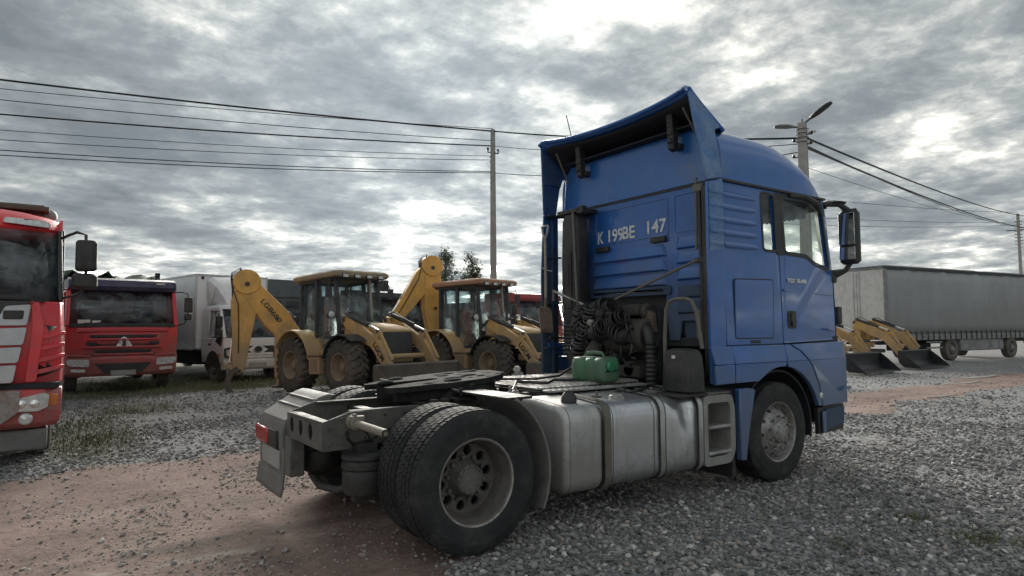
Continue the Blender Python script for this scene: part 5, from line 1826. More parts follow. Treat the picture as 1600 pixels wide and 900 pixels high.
    pl(MB().tube([(.98+.05*sin(2*pi*i/16), .19*cos(2*pi*i/16), 1.72+.17*sin(2*pi*i/16)) for i in range(16)], .014, 6, closed=True).cyl((1.0, 0, 1.7), (1.2, 0, 1.2), .04, n=8), 'steering_wheel', 'machine_dark', T)
    for s in (-1, 1):
        lm = pl(MB().bar((1.30, s*.64, 1.78), (1.40, s*.86, 1.82), .025, .025).cyl((1.36, s*.88, 1.82), (1.46, s*.88, 1.82), .085, .095, n=18), 'head_lamp', 'machine_dark', T)
        pl(MB().cyl((1.459, s*.88, 1.82), (1.47, s*.88, 1.82), .084, .07, n=18), 'lamp_lens', 'clearlens', lm)
        lm = pl(MB().tube([(1.24, s*.64, 2.66), (1.34, s*.84, 2.66), (1.36, s*.90, 2.45)], .012, 6).box((1.37, s*.90, 2.36), (.05, .16, .26)), 'mirror', 'machine_dark', T, .008)
    # bonnet
    hd = []
    for x, zt, hw in ((1.42, 1.62, .50), (1.6, 1.62, .50), (2.2, 1.56, .48), (2.68, 1.47, .45), (2.78, 1.40, .43)):
        hd.append([(x, -hw, 1.05), (x, -hw, zt-.10), (x, -hw+.05, zt-.03), (x, -hw+.14, zt), (x, hw-.14, zt), (x, hw-.05, zt-.03), (x, hw, zt-.10), (x, hw, 1.05)])
    hd_ = pl(MB().loft(hd), 'bonnet', 'yellow', T, .012)
    pl(MB().prism([(-.41, .82), (.41, .82), (.41, 1.36), (-.41, 1.36)], 0, 2.77, 2.80), 'grille', 'machine_dark', hd_, .01)
    gs = MB()
    for i in range(9):
        gs.bx(2.80, 2.806, -.38, .38, .87+i*.053, .885+i*.053)
    pl(gs, 'grille_slats', 'machine_dark', hd_)['kind'] = 'stuff'
    pl(MB().bx(2.55, 2.78, -.45, .45, .66, .82), 'front_counterweight', 'yellow', T, .02)
    pl(MB().cyl((2.0, -.25, 1.5), (2.0, -.25, 1.95), .035, n=10), 'exhaust', 'machine_dark', T)
    loader_front(T, bucketmat, lettering[1])
    # stabilisers
    for s in (-1, 1):
        pl(MB().bx(-.98, -.80, s*.93-.09, s*.93+.09, .35, 1.45).bx(-.95, -.83, s*.93-.06, s*.93+.06, .14, .36), 'stabiliser_leg', 'yellow', T, .012)
        pl(MB().bx(-1.04, -.74, s*.93-.14, s*.93+.14, .08, .14), 'stabiliser_pad', 'bucket', T, .01)
    pl(MB().bx(-.96, -.82, -.95, .95, .55, .72).bx(-.96, -.82, -.95, .95, 1.15, 1.28), 'rear_frame', 'yellow', T, .012)
    # backhoe boom, dipper and bucket in the vertical plane of the slew direction
    d = Vector((slew[0], slew[1], 0)).normalized()
    B0 = Vector((-1.02, .0, 0))
    pl(MB().cyl((-1.02, 0, .60), (-1.02, 0, 1.30), .13, n=18).bx(-1.1, -.8, -.2, .2, .66, .80).bx(-1.1, -.8, -.2, .2, 1.08, 1.22), 'king_post', 'yellow', T, .01)
    (bx_, bz), (dx_, dz) = boom
    b0 = Vector((.12, .95))
    e = b0+Vector((bx_, bz))
    tip = e+Vector((dx_, dz))

    def beam(p, q, w0, wm, w1, fm=.35):
        ax_ = (q-p).normalized()
        n_ = Vector((-ax_.y, ax_.x))
        L = (q-p).length
        return [tuple(p-n_*w0), tuple(p+ax_*L*fm-n_*wm), tuple(q-n_*w1), tuple(q+ax_*w1*.7), tuple(q+n_*w1), tuple(p+ax_*L*fm+n_*wm), tuple(p+n_*w0), tuple(p-ax_*w0*.7)]
    bo_ = pl(planar(beam(b0, e, .19, .34, .24, .5), B0, d, -.14, .14), 'boom', 'yellow', T, .015)
    hd2 = e+Vector((-.02, .06))
    pl(planar([(e.x+.34*cos(2*pi*i/20), e.y+.06+.32*sin(2*pi*i/20)) for i in range(20)], B0, d, -.17, .17), 'boom_head', 'yellow', T, .015)
    dp_ = pl(planar(beam(e+Vector((dx_, dz)).normalized()*-.15, tip, .24, .32, .14, .25), B0, d, -.12, .12), 'dipper', 'yellow', T, .015)
    n = Vector((-d.y, d.x, 0))

    def W3(p, off=0.0):
        return B0+d*p.x+n*off+Vector((0, 0, p.y))
    ud = (tip-e).normalized()
    nd = Vector((-ud.y, ud.x))
    if nd.x < 0:
        nd = -nd
    cy = pl(MB().cyl(W3(b0.lerp(e, .22)+Vector((-.1, .16)) if bx_ > .8 else b0.lerp(e, .2)+Vector((-.26, 0))), W3(b0.lerp(e, .66)+Vector((-.14, .20)) if bx_ > .8 else b0.lerp(e, .7)+Vector((-.28, .05))), .06, n=14), 'dipper_cylinder', 'machine_dark', T)
    pl(MB().cyl(W3(b0.lerp(e, .64)+Vector((-.13, .20)) if bx_ > .8 else b0.lerp(e, .68)+Vector((-.28, .05))), W3(e+Vector((-.08, .30))), .03, n=10), 'piston_rod', 'chrome', cy)
    cy = pl(MB().cyl(W3(e+nd*.24+ud*.10), W3(e.lerp(tip, .62)+nd*.20), .05, n=12), 'bucket_cylinder', 'machine_dark', T)
    pl(MB().cyl(W3(e.lerp(tip, .6)+nd*.2), W3(e.lerp(tip, .9)+nd*.2), .026, n=10), 'piston_rod', 'chrome', cy)
    for k in range(3):
        o = .06*(k-1)
        pl(MB().tube([W3(b0.lerp(e, .8)+Vector((.0, .2)), o), W3(e+Vector((.16, .36+.03*k)), o), W3(e+Vector((.36, .20+.04*k)), o*1.5), W3(e+Vector((.33, -.12)), o), W3(e.lerp(tip, .3)+nd*.27, o)], .015, 6), 'hydraulic_hose', 'hose', T)
    pl(MB().tube([W3(e+nd*.3+ud*.2, .13), W3(e.lerp(tip, .25)+nd*.16, .15), W3(e.lerp(tip, .5)+nd*.1, .14), W3(e.lerp(tip, .8)+nd*.05, .14)], .014, 6), 'hydraulic_hose', 'hose', T)
    for q, r in ((b0, .07), (e, .06), (tip, .05), (b0.lerp(e, .5), .045)):
        pl(MB().cyl(W3(q, -.19), W3(q, .19), r, n=12), 'pivot_pin', 'machine_dark', T)
    bc = [(tip.x+.16*k-.0, tip.y+z) for k, z in ((.4, .12), (1.2, .02), (1.7, -.25), (1.6, -.48), (.9, -.64), (-.4, -.62), (-.9, -.50), (-.5, -.50), (.8, -.52), (1.2, -.40), (1.2, -.22), (.7, -.06), (-.2, .02))]
    pl(planar(bc, B0, d, -.25, .25), 'backhoe_bucket', bucketmat if bucketmat != 'bucket_black' else 'bucket', T, .008)
    pl(planar([(tip.x-.06, tip.y+.08), (tip.x+.30, tip.y+.22), (tip.x+.34, tip.y+.12), (tip.x+.02, tip.y-.06)], B0, d, -.10, .10), 'bucket_linkage', 'yellow', T, .01)
    if lettering[0]:
        ub = (e-b0).normalized()
        u3 = (d*ub.x+Vector((0, 0, ub.y)))
        # readable from the side away from +n ; choose the side facing the viewer
        side = 1 if (CAM-Vector(loc)).dot(Matrix.Rotation(R(heading), 3, 'Z') @ n) > 0 else -1
        xd = u3*(1 if side < 0 else -1)
        if side > 0:
            nrm = n
        else:
            nrm = -n
        yd = nrm.cross(xd)
        if yd.z < 0:
            xd, yd = -xd, -yd
        text(lettering[0], .17, MAT['letter_dark'], T, W3(b0.lerp(e, .60)+Vector((0.0, .03)))+nrm*.1435, xd, yd, 'boom_lettering', width=.72, bold=.003)
    return T


backhoe_loader('yellow backhoe loader with digger arm folded out beside the white box truck', (3.37, 11.29, .02), 283, 2.2, slew=(-.30, -.95), boom=((1.46, 1.80), (.20, -2.2)))
backhoe_loader('yellow backhoe loader with faded orange roof and raised arm, left of the blue cab', (7.35, 11.35, .0), 283, 1.0, roofmat='orange_roof', slew=(-.3, -.95), boom=((.15, 2.45), (1.30, -1.75)), lettering=(None, 'LGCM'))


def by_bucket(px, py, dep, hd):
    c_ = at_px(px, py, dep)
    return (c_.x-3.9*cos(R(hd)), c_.y-3.9*sin(R(hd)), 0)


for lab, pos in (('yellow loader arms with black bucket just beyond the front of the blue cab', by_bucket(1366, 582, 21.4, 270)),
                 ('yellow loader arms with black bucket nearest the grey trailer wheels', by_bucket(1445, 576, 23.6, 268))):
    T = thing('loader_front_end', lab, 'loader arms', pos, R(270), 'loader front ends with black buckets')
    loader_front(T, 'bucket_black', None)
    pl(MB().bx(1.46, 1.84, -.52, .52, .70, .84).bx(1.52, 1.66, -.56, -.42, 0, .72).bx(1.52, 1.66, .42, .56, 0, .72).bx(1.40, 1.90, -.60, -.40, 0, .06).bx(1.40, 1.90, .40, .60, 0, .06), 'support_frame', 'yellow', T, .012)
    pl(MB().bx(1.5, 2.3, -.40, .40, 1.42, 1.50).bx(1.5, 1.62, -.40, .40, .84, 1.42), 'cover_plate', 'yellow', T, .02)


# ------------------------------------------------------------------ lorries in the row
def flip(m_, s):
    return m_.xf(lambda v: Vector((v.x, v.y*s, v.z)))


def tipper_cab(T, paint, visor, emblem=True, plate=True):
    """flat-fronted tipper cab, local x forward, front face at x=0"""
    # body shell as horizontal sections
    sec_ = []
    for z, xf_, w_ in ((.95, .0, 1.22), (1.25, .02, 1.23), (1.66, .0, 1.23)):
        sec_.append([(xf_-.06, -w_, z), (xf_, -w_+.12, z), (xf_+.03, -.5, z), (xf_+.03, .5, z), (xf_, w_-.12, z), (xf_-.06, w_, z), (-2.0, w_, z), (-2.0, -w_, z)])
    body_ = pl(MB().loft(sec_), 'cab_body', paint, T, .015)
    up_ = MB()
    for s in (-1, 1):
        up_.bar((-.07, s*1.19, 1.66), (-.30, s*1.16, 2.60), .09, .09, (0, 1, 0))
        up_.bx(-2.0, -1.1, s*1.19-.03, s*1.19+.03, 1.66, 2.62)
        up_.bar((-1.1, s*1.19, 2.56), (-.3, s*1.16, 2.58), .06, .1)
    up_.bx(-2.0, -1.95, -1.19, 1.19, 1.66, 2.62)
    pl(up_, 'cab_upper', paint, T, .01)
    pl(MB().loft([[(z1[0]-.10*abs(y_/1.1)**3, y_, z1[1]) for y_ in [-1.14+.228*i for i in range(11)]] for z1 in ((.0, 1.68), (-.24, 2.60))], closed=False), 'windscreen', 'windscreen', T, solid=.01)
    pl(MB().prism([(-1.16, 1.63), (1.16, 1.63), (1.15, 1.73), (-1.15, 1.73)], 0, -.04, .035), 'screen_seal', 'black', T, .01)
    for s in (-1, 1):
        pl(MB().loft([[(-.12, s*1.205, 1.7), (-1.08, s*1.205, 1.7)], [(-.33, s*1.175, 2.55), (-1.08, s*1.175, 2.55)]], closed=False), 'side_window', 'windscreen', T, solid=.008)
        pl(MB().bar((-.01, s*.15, 1.72), (-.03, s*.85, 1.74), .02, .02).bar((.0, s*.55, 1.70), (-.005, s*.40, 1.73), .03, .03), 'wiper', 'black', T)
    vs_ = []
    for x, z in ((-.34, 2.60), (-.10, 2.56), (-.04, 2.66), (-.12, 2.82), (-.35, 2.88), (-2.0, 2.88), (-2.0, 2.60)):
        vs_.append([(x-.08*abs(y_/1.1)**3*(1 if x > -.4 else 0), y_, z) for y_ in [-1.19+.238*i for i in range(11)]])
    pl(MB().loft(vs_+[vs_[0]], closed=False), 'roof_visor', visor, T, .0, smooth=40)
    for s in (-1, 1):
        pl(MB().prism([(-.07, 2.60), (-.38, 2.60), (-2.0, 2.60), (-2.0, 2.86), (-.36, 2.86), (-.15, 2.80)], 1, s*1.17, s*1.19), 'roof_cheek', visor, T)
    # grille slots: each a recessed dark mouth with a lip
    for z, w_, h_ in ((1.40, .74, .085), (1.215, .80, .10), (1.03, .62, .09)):
        g = pl(MB().prism(rpoly([(-w_, z-h_/2+.03), (-w_+.1, z-h_/2), (w_-.1, z-h_/2), (w_, z-h_/2+.03), (w_, z+h_/2), (-w_, z+h_/2)], .02), 0, .032, .046), 'grille_slot', 'black', T, .004)
        pl(MB().bx(.04, .06, -w_+.03, w_-.03, z-.012, z+.012), 'grille_bar', 'black', g, .003)
        pl(MB().prism([(-w_-.06, z-h_/2-.05), (w_+.06, z-h_/2-.05), (w_+.02, z-h_/2-.005), (-w_-.02, z-h_/2-.005)], 0, .03, .105), 'grille_lip', paint, g, .012)
    pl(MB().emboss(0, .03, (-1.0, 1.0, 1.50, 1.62), .03, .03), 'front_crease', paint, T)
    if emblem:
        pl(MB().prism([(-.19, 1.14), (-.03, 1.14), (-.03, 1.30), (0, 1.33), (.03, 1.30), (.03, 1.14), (.19, 1.14), (.14, 1.23), (.07, 1.36), (0, 1.40), (-.07, 1.36), (-.14, 1.23)], 0, .06, .10), 'emblem', 'chrome', T, .01)
        pl(MB().prism([(-.12, 1.11), (.12, 1.11), (.09, 1.18), (-.09, 1.18)], 0, .055, .08), 'emblem_base', 'black', T)
    # bumper
    bs = []
    for z, xf_, w_ in ((.42, .02, 1.16), (.50, .08, 1.21), (.85, .09, 1.235), (.93, .04, 1.235)):
        bs.append([(-.25, -w_, z), (xf_-.10, -w_, z), (xf_, -w_+.16, z), (xf_+.03, -.4, z), (xf_+.03, .4, z), (xf_, w_-.16, z), (xf_-.10, w_, z), (-.25, w_, z)])
    bm2 = pl(MB().loft(bs), 'bumper', paint, T, .015)
    pl(MB().prism(rpoly([(-.62, .74), (.62, .74), (.42, .50), (-.42, .50)], .03), 0, .10, .118), 'bumper_intake', 'black', bm2, .004)
    for s in (-1, 1):
        hl = pl(flip(MB().prism(rpoly([(.72, .66), (1.10, .68), (1.19, .74), (1.18, .86), (.74, .84)], .03), 0, .075, .115), s), 'headlamp', 'clearlens', bm2, .012)
        pl(flip(MB().prism(rpoly([(.80, .53), (1.10, .54), (1.10, .62), (.80, .61)], .02), 0, .085, .112), s), 'fog_lamp', 'clearlens', bm2, .008)
        pl(flip(MB().prism([(.66, .89), (1.20, .92), (1.20, .97), (.70, .95)], 0, .02, .10), s), 'brow', paint, bm2, .01)
        mr_ = pl(MB().box((-.02, s*1.48, 2.22), (.10, .20, .40)).box((-.02, s*1.47, 1.90), (.10, .18, .17)), 'mirror', 'black', T, .03)
        pl(MB().tube([(-.28, s*1.16, 2.55), (-.16, s*1.34, 2.56), (-.04, s*1.46, 2.52), (-.02, s*1.48, 2.3), (-.02, s*1.47, 1.9), (-.06, s*1.40, 1.72), (-.12, s*1.22, 1.66)], .016, 6), 'mirror_arm', 'black', mr_)
        pl(MB().bx(-.55, -.40, s*1.232-.01, s*1.232+.01, 1.42, 1.50), 'door_handle', 'black', T)
    if plate:
        pl(MB().bx(.118, .13, -.27, .27, .44, .56), 'number_plate', 'plate', bm2, .003)
    # inside
    pl(MB().bx(-.55, -.08, -1.1, 1.1, 1.45, 1.74), 'dashboard', 'interior', T, .04)
    for y_ in (-.6, .6):
        pl(MB().prism([(-1.35, 1.6), (-1.2, 1.6), (-1.28, 2.35), (-1.38, 2.35)], 1, y_-.25, y_+.25), 'seat', 'seat', T, .04)
    pl(MB().tube([(-.62+.06*sin(2*pi*i/16), .6+.22*cos(2*pi*i/16), 1.88+.18*sin(2*pi*i/16)) for i in range(16)], .016, 6, closed=True), 'steering_wheel', 'interior', T)
    pl(MB().bx(-.06, -.03, -.98, -.72, 1.72, 1.82).bx(-.06, -.03, -.68, -.5, 1.72, 1.80), 'dash_papers', 'paperwhite', T)
    # running gear
    pl(MB().bx(-8.2, -.2, -.42, .42, .62, .92), 'chassis', 'cavity', T, .01)
    for x in (-1.15, -5.2, -6.55):
        for s in (-1, 1):
            truck_wheel('wheel', T, (x, s*1.04, .5), s, 'steer', TYRE, MAT['rim'], MAT['tyredusty'])
    for s in (-1, 1):
        pl(MB().bx(-.62, -.30, min(s*.85, s*1.2), max(s*.85, s*1.2), .38, .92).bx(-2.0, -1.72, min(s*.8, s*1.2), max(s*.8, s*1.2), .45, .95), 'step_well', 'black', T, .03)


def dump_body(T, mat, x0=-8.4, x1=-2.25, zt=2.75, z0=1.1, tarp=None):
    bd = pl(MB().bx(x0, x1, -1.22, 1.22, z0, z0+.1).bx(x0, x1, -1.22, -1.16, z0+.1, zt).bx(x0, x1, 1.16, 1.22, z0+.1, zt).bx(x1-.06, x1, -1.16, 1.16, z0+.1, zt).bx(x0, x0+.06, -1.16, 1.16, z0+.1, zt), 'dump_body', mat, T, .01)
    n = 8
    for i in range(n):
        x = x0+.1+(x1-x0-.2)*i/(n-1)
        for s in (-1, 1):
            pl(MB().bx(x-.06, x+.06, s*1.25-.035, s*1.25+.035, z0, zt), 'body_rib', mat, bd, .01)
    pl(MB().bx(x0, x1+.02, -1.27, -1.2, zt, zt+.08).bx(x0, x1+.02, 1.2, 1.27, zt, zt+.08).bx(x1-.05, x1+.03, -1.2, 1.2, zt, zt+.08), 'top_rail', mat, bd, .01)
    pl(MB().prism([(x1, zt-.15), (x1+.55, zt+.12), (x1+.55, zt+.16), (x1, zt+.06)], 1, -1.2, 1.2), 'cab_protector', mat, bd, .01)
    return bd


# red tipper with violet visor
q = at_px(191, 605, 16.3)
HT = thing('tipper_truck', 'red tipper truck with dark violet roof visor and silver triangle emblem', 'truck', (q.x, q.y, .0), R(273))
tipper_cab(HT, 'red_howo', 'visor')
dump_body(HT, 'dumpbody', zt=2.72)
tp = []
for i in range(15):
    y_ = -1.15+2.3*i/14
    tp.append([(-2.1-.6*j, y_, 2.98+.13*sin(i*.45+j)+.10*sin(i*1.3+2*j)+.06*sin(i*2.3+j*3)) for j in range(11)])
pl(MB().loft(tp, closed=False), 'load_tarpaulin', 'tarp', HT, solid=.04, smooth=180)
pl(MB().prism([(-1.85, 2.80), (-2.0, 2.80), (-2.05, 3.02), (-1.98, 3.20), (-1.88, 3.18), (-1.93, 3.05)], 1, .98, 1.10).bx(-2.2, -1.8, -1.18, 1.18, 2.80, 2.92), 'tarpaulin_arm', 'dumpbody', HT, .01)
pl(MB().bx(-.13, -.09, .72, .92, 2.735, 2.775), 'marker_lamp', 'paperwhite', HT)

# old red truck behind, just left of the blue cab
q = at_px(835, 560, 24.5)
RT = thing('tipper_truck', 'old red truck with dark windscreen between orange-roofed loader and blue cab', 'truck', (q.x+.4, q.y, 0), R(279))
tipper_cab(RT, 'red_old', 'red_old', emblem=False, plate=False)
dump_body(RT, 'dumpbody', zt=2.5)

# dark tippers standing behind the loaders
for k, (px, dpt, mat, lab) in enumerate(((452, 23.5, 'greybody', 'grey truck seen between the white box truck and the first loader'), (622, 23, 'dumpbody', 'dark truck seen between the two loader cabs'))):
    q = at_px(px, 560, dpt)
    hd_ = 280 if k else 100
    DT = thing('tipper_truck', lab, 'truck', (q.x+(8.4*cos(R(100)) if k == 0 else 0), q.y+(8.4*sin(R(100)) if k == 0 else 0), 0), R(hd_))
    tipper_cab(DT, mat, mat, emblem=False, plate=False)
    dump_body(DT, mat, zt=2.95 if k == 0 else 2.7)
    if k == 0:
        for y_, z in ((-.8, 2.45), (-.1, 2.45), (.6, 2.45), (-.8, 1.9), (-.1, 1.9), (.6, 1.9)):
            tg = pl(MB().bx(-8.43, -8.40, y_-.24, y_+.24, z-.13, z+.13), 'tailgate_panel', 'dumpbody', DT, .01)
        pl(MB().bx(-8.44, -8.40, -1.2, 1.2, 2.12, 2.2).bx(-8.45, -8.38, -1.24, 1.24, 2.7, 2.8), 'tailgate_beam', mat, DT, .01)
        pl(MB().bx(-8.3, -8.2, -1.0, .9, 2.95, 3.35), 'headboard', mat, DT, .01)
    else:
        pl(MB().bx(-1.4, -1.1, .1, .35, 2.86, 3.35), 'roof_stack', 'black', DT, .03)
        pl(MB().bx(-2.1, -1.7, -1.1, 1.1, 2.86, 2.98), 'roof_box', 'black', DT, .03)

# ------------------------------------------------------------------ white box truck
q = at_px(349, 590, 18.9)
hx, hy = cos(R(282)), sin(R(282))
lx_, ly_ = -sin(R(282)), cos(R(282))
BT = thing('box_truck', 'white box truck with roof air deflector parked behind the loader arm', 'truck', (q.x+1.0*lx_, q.y+1.0*ly_, 0), R(282))
sec_ = []
for z, xf_, w_ in ((.55, .0, .98), (.95, .03, 1.0), (1.30, .0, 1.0)):
    sec_.append([(xf_-.08, -w_, z), (xf_, -w_+.14, z), (xf_+.04, 0, z), (xf_, w_-.14, z), (xf_-.08, w_, z), (-1.65, w_, z), (-1.65, -w_, z)])
pl(MB().loft(sec_), 'cab_body', 'truckwhite', BT, .02)
up_ = MB()
for s in (-1, 1):
    up_.bar((-.09, s*.96, 1.30), (-.55, s*.90, 2.20), .10, .09, (0, 1, 0))
    up_.prism([(-1.65, 1.30), (-1.15, 1.30), (-1.18, 2.2), (-1.65, 2.2)], 1, s*.90, s*.97)
    up_.bar((-1.2, s*.93, 2.17), (-.5, s*.90, 2.17), .06, .10)
up_.bx(-1.66, -1.6, -.93, .93, 1.3, 2.2)
pl(up_, 'cab_upper', 'truckwhite', BT, .012)
pl(MB().loft([[(p[0], p[1], z) for p in rrect(-1.66+i, -.42-i, -.93+i, .93-i, .12, 4)] for z, i in ((2.17, 0), (2.25, .02), (2.30, .10))]), 'cab_roof', 'truckwhite', BT, smooth=40)
pl(MB().loft([[(x-.06*abs(y_/.9)**3, y_, z) for y_ in [-.92+.184*i for i in range(11)]] for x, z in ((-.02, 1.32), (-.48, 2.19))], closed=False), 'windscreen', 'windscreen', BT, solid=.01)
for s in (-1, 1):
    pl(MB().loft([[(-.16, s*.975, 1.34), (-1.12, s*.975, 1.34)], [(-.58, s*.92, 2.14), (-1.15, s*.92, 2.14)]], closed=False), 'side_window', 'windscreen', BT, solid=.008)
    pl(MB().prism([(-.12, 1.32), (-.5, 1.32), (-.62, 1.20), (-.2, 1.05)], 1, s*1.0, s*1.006), 'window_notch', 'black', BT)
    mr_ = pl(MB().box((.02, s*1.16, 1.78), (.10, .19, .34)).box((.02, s*1.15, 1.48), (.1, .18, .15)), 'mirror', 'black', BT, .03)
    pl(MB().tube([(-.5, s*.92, 2.12), (-.2, s*1.10, 2.10), (.0, s*1.16, 2.0), (.0, s*1.16, 1.5), (-.1, s*1.05, 1.3)], .014, 6), 'mirror_arm', 'black', mr_)
    pl(flip(MB().prism(rpoly([(.58, .72), (.94, .78), (.96, .95), (.66, 1.02), (.55, .90)], .03), 0, .0, .06), s), 'headlamp', 'clearlens', BT, .012)
    pl(flip(MB().prism(rpoly([(.52, .68), (.99, .74), (.99, 1.0), (.66, 1.08), (.48, .92)], .03), 0, -.02, .045), s), 'lamp_surround', 'black', BT, .01)
    pl(flip(MB().prism([(.60, .50), (.90, .52), (.90, .58), (.60, .57)], 0, .02, .065), s), 'fog_lamp', 'black', BT, .008)
    pl(MB().box((-.35, s*1.0, .80), (.16, .02, .07)), 'side_indicator', 'amber', BT, .005)
    pl(MB().bx(-1.1, -.95, s*1.0-.012, s*1.0+.012, 1.08, 1.14), 'door_handle', 'black', BT)
    ao = [(-.78+.50*cos(R(a_)), .42+.50*sin(R(a_))) for a_ in range(0, 181, 12)]
    pl(MB().prism(ao, 1, s*.985, s*1.008), 'wheel_arch', 'black', BT)
pl(MB().prism(rpoly([(-.66, 1.06), (.66, 1.06), (.56, .86), (-.56, .86)], .04), 0, .02, .055), 'grille', 'black', BT, .006)
pl(MB().lathe([(.001, .03), (.10, .03), (.115, .015), (.115, 0)], 0, 24, (.055, 0, .96)).xf(lambda v: Vector((v.x, v.y*1.35, v.z))), 'emblem', 'silver', BT)
pl(MB().lathe([(.001, .034), (.085, .034), (.085, .02)], 0, 24, (.055, 0, .96)).xf(lambda v: Vector((v.x, v.y*1.35, v.z))), 'emblem_field', 'black', BT)
for z in (.78, .70):
    pl(MB().bx(.03, .06, -.5, .5, z, z+.05), 'grille_bar', 'truckwhite', BT, .01)
pl(MB().loft([[(-.25, -.98, z), (xf_-.08, -.99, z), (xf_, -.84, z), (xf_+.03, 0, z), (xf_, .84, z), (xf_-.08, .99, z), (-.25, .98, z)] for z, xf_ in ((.36, .0), (.42, .05), (.62, .05), (.66, .02))]), 'bumper', 'truckwhite', BT, .012)
pl(MB().bx(.07, .082, -.28, .28, .44, .56), 'number_plate', 'plate', BT, .003)
bxo = pl(MB().bx(-7.2, -1.78, -1.15, 1.15, .98, 3.28), 'cargo_box', 'boxwhite', BT, .02)
for y_ in (-1.14, 1.14):
    pl(MB().bx(-1.80, -1.765, y_-.03, y_+.03, .96, 3.30), 'box_corner_trim', 'silver', bxo, .008)
for z in (.97, 3.27):
    pl(MB().bx(-7.2, -1.80, -1.165, -1.14, z-.03, z+.03).bx(-1.79, -1.766, -1.1, 1.1, z-.03, z+.03), 'box_edge_trim', 'silver', bxo, .006)
pl(MB().lathe([(.001, .02), (.05, .02), (.05, 0)], 0, 12, (-1.78, -.95, 3.18)), 'marker_lamp', 'machine_dark', bxo)
dfl = []
for x, z in ((-.62, 2.32), (-.85, 2.62), (-1.25, 2.98), (-1.72, 3.22)):
    w_ = .62+.20*((-.62-x)/1.1)
    dfl.append([(x, -w_, z-.10), (x+.02, -w_+.12, z), (x+.03, 0, z+.03), (x+.02, w_-.12, z), (x, w_, z-.10), (-1.72, w_, 2.34), (-1.72, -w_, 2.34)])
pl(MB().loft(dfl), 'roof_deflector', 'truckwhite', BT, .02)
pl(MB().bx(-7.0, -.3, -.35, .35, .55, .80).bx(-5.2, -2.2, -.9, -.5, .45, .85), 'chassis', 'cavity', BT, .02)
for x in (-.78, -5.4):
    for s in (-1, 1):
        w_ = truck_wheel('wheel', BT, (x, s*.86, .40), s, 'steer', TYRE, MAT['rim'], MAT['tyredusty'])
        w_.scale = (.8, .8, .8)
pl(MB().bx(-.5, -.15, -.9, .9, 1.05, 1.36), 'dashboard', 'interior', BT, .03)
for y_ in (-.5, .5):
    pl(MB().prism([(-1.35, 1.1), (-1.2, 1.1), (-1.3, 1.85), (-1.4, 1.85)], 1, y_-.24, y_+.24), 'seat', 'seat', BT, .03)

# ------------------------------------------------------------------ red and silver truck cut by the left picture edge
LT = thing('heavy_truck', 'bright red truck with silver grille panels cut off by the left picture edge', 'truck', (-3.60, 4.15, 0), R(270))
W2 = 1.25
secs = []
for z, xf_, w_ in ((.95, -.02, W2), (1.2, .02, W2), (1.55, .03, W2), (1.90, -.02, 1.235)):
    secs.append([(xf_-.30, -w_, z), (xf_-.14, -w_+.03, z), (xf_-.03, -w_+.17, z), (xf_+.02, -.5, z), (xf_+.02, .5, z), (xf_-.03, w_-.17, z), (xf_-.14, w_-.03, z), (xf_-.30, w_, z), (-2.2, w_, z), (-2.2, -w_, z)])
pl(MB().loft(secs), 'cab_body', 'red', LT, .02)
# windscreen and roof
pl(MB().loft([[(x-.22*abs(y_/1.12)**3, y_, z) for y_ in [-1.17+.195*i for i in range(13)]] for x, z in ((.0, 1.93), (-.14, 2.35), (-.30, 2.76))], closed=False), 'windscreen', 'windscreen', LT, solid=.012)
up_ = MB()
for s in (-1, 1):
    up_.bar((-.24, s*1.20, 1.90), (-.52, s*1.17, 2.78), .10, .05, (0, 1, 0))
    up_.bx(-2.2, -1.25, s*1.2-.03, s*1.2+.03, 1.9, 2.8)
    up_.bx(-1.25, -.5, s*1.19-.03, s*1.19+.03, 2.68, 2.8)
    pl(MB().loft([[(-.28, s*1.225, 1.94), (-1.25, s*1.225, 1.94)], [(-.55, s*1.19, 2.70), (-1.25, s*1.19, 2.70)]], closed=False), 'side_window', 'windscreen', LT, solid=.01)
up_.bx(-2.2, -2.15, -1.2, 1.2, 1.9, 2.8)
pl(up_, 'cab_upper', 'black_gloss', LT, .012)
pl(MB().loft([[(x-.20*abs(y_/1.12)**3, y_, z) for y_ in [-1.19+.198*i for i in range(13)]] for x, z in ((.02, 1.90), (-.02, 1.97))], closed=False), 'screen_seal', 'black', LT, solid=.04)
rfs = []
for x, z in ((-.34, 2.72), (-.30, 2.80), (-.36, 2.90), (-.55, 3.02), (-.9, 3.08), (-2.2, 3.10), (-2.2, 2.74)):
    rfs.append([(x-.22*abs(y_/1.12)**3*(1 if x > -1 else 0), y_, z-(.10*abs(y_/1.2)**4 if z > 2.85 else 0)) for y_ in [-1.2+.2*i for i in range(13)]])
pl(MB().loft(rfs+[rfs[0]], closed=False), 'roof', 'red', LT, smooth=50)
for s in (-1, 1):
    pl(MB().prism([(-.50, 2.74), (-2.2, 2.74), (-2.2, 3.0), (-1.0, 2.99), (-.62, 2.94), (-.52, 2.84)], 1, s*1.17, s*1.20), 'roof_cheek', 'red', LT)
for s in (-1, 1):
    pl(flip(MB().prism(rpoly([(.62, 2.835), (1.06, 2.80), (1.09, 2.85), (1.0, 2.885), (.64, 2.90)], .02), 0, -.52, -.33), s), 'roof_lamp', 'clearlens', LT, .01)
pl(MB().bx(-1.7, -1.0, -1.05, 1.05, 3.10, 3.16).bx(-1.6, -1.1, -1.0, 1.0, 3.16, 3.19), 'roof_rack', 'rust', LT, .01)
pl(MB().sphere((-1.3, 1.05, 3.08), .09, 12, 8), 'beacon', 'plate', LT)
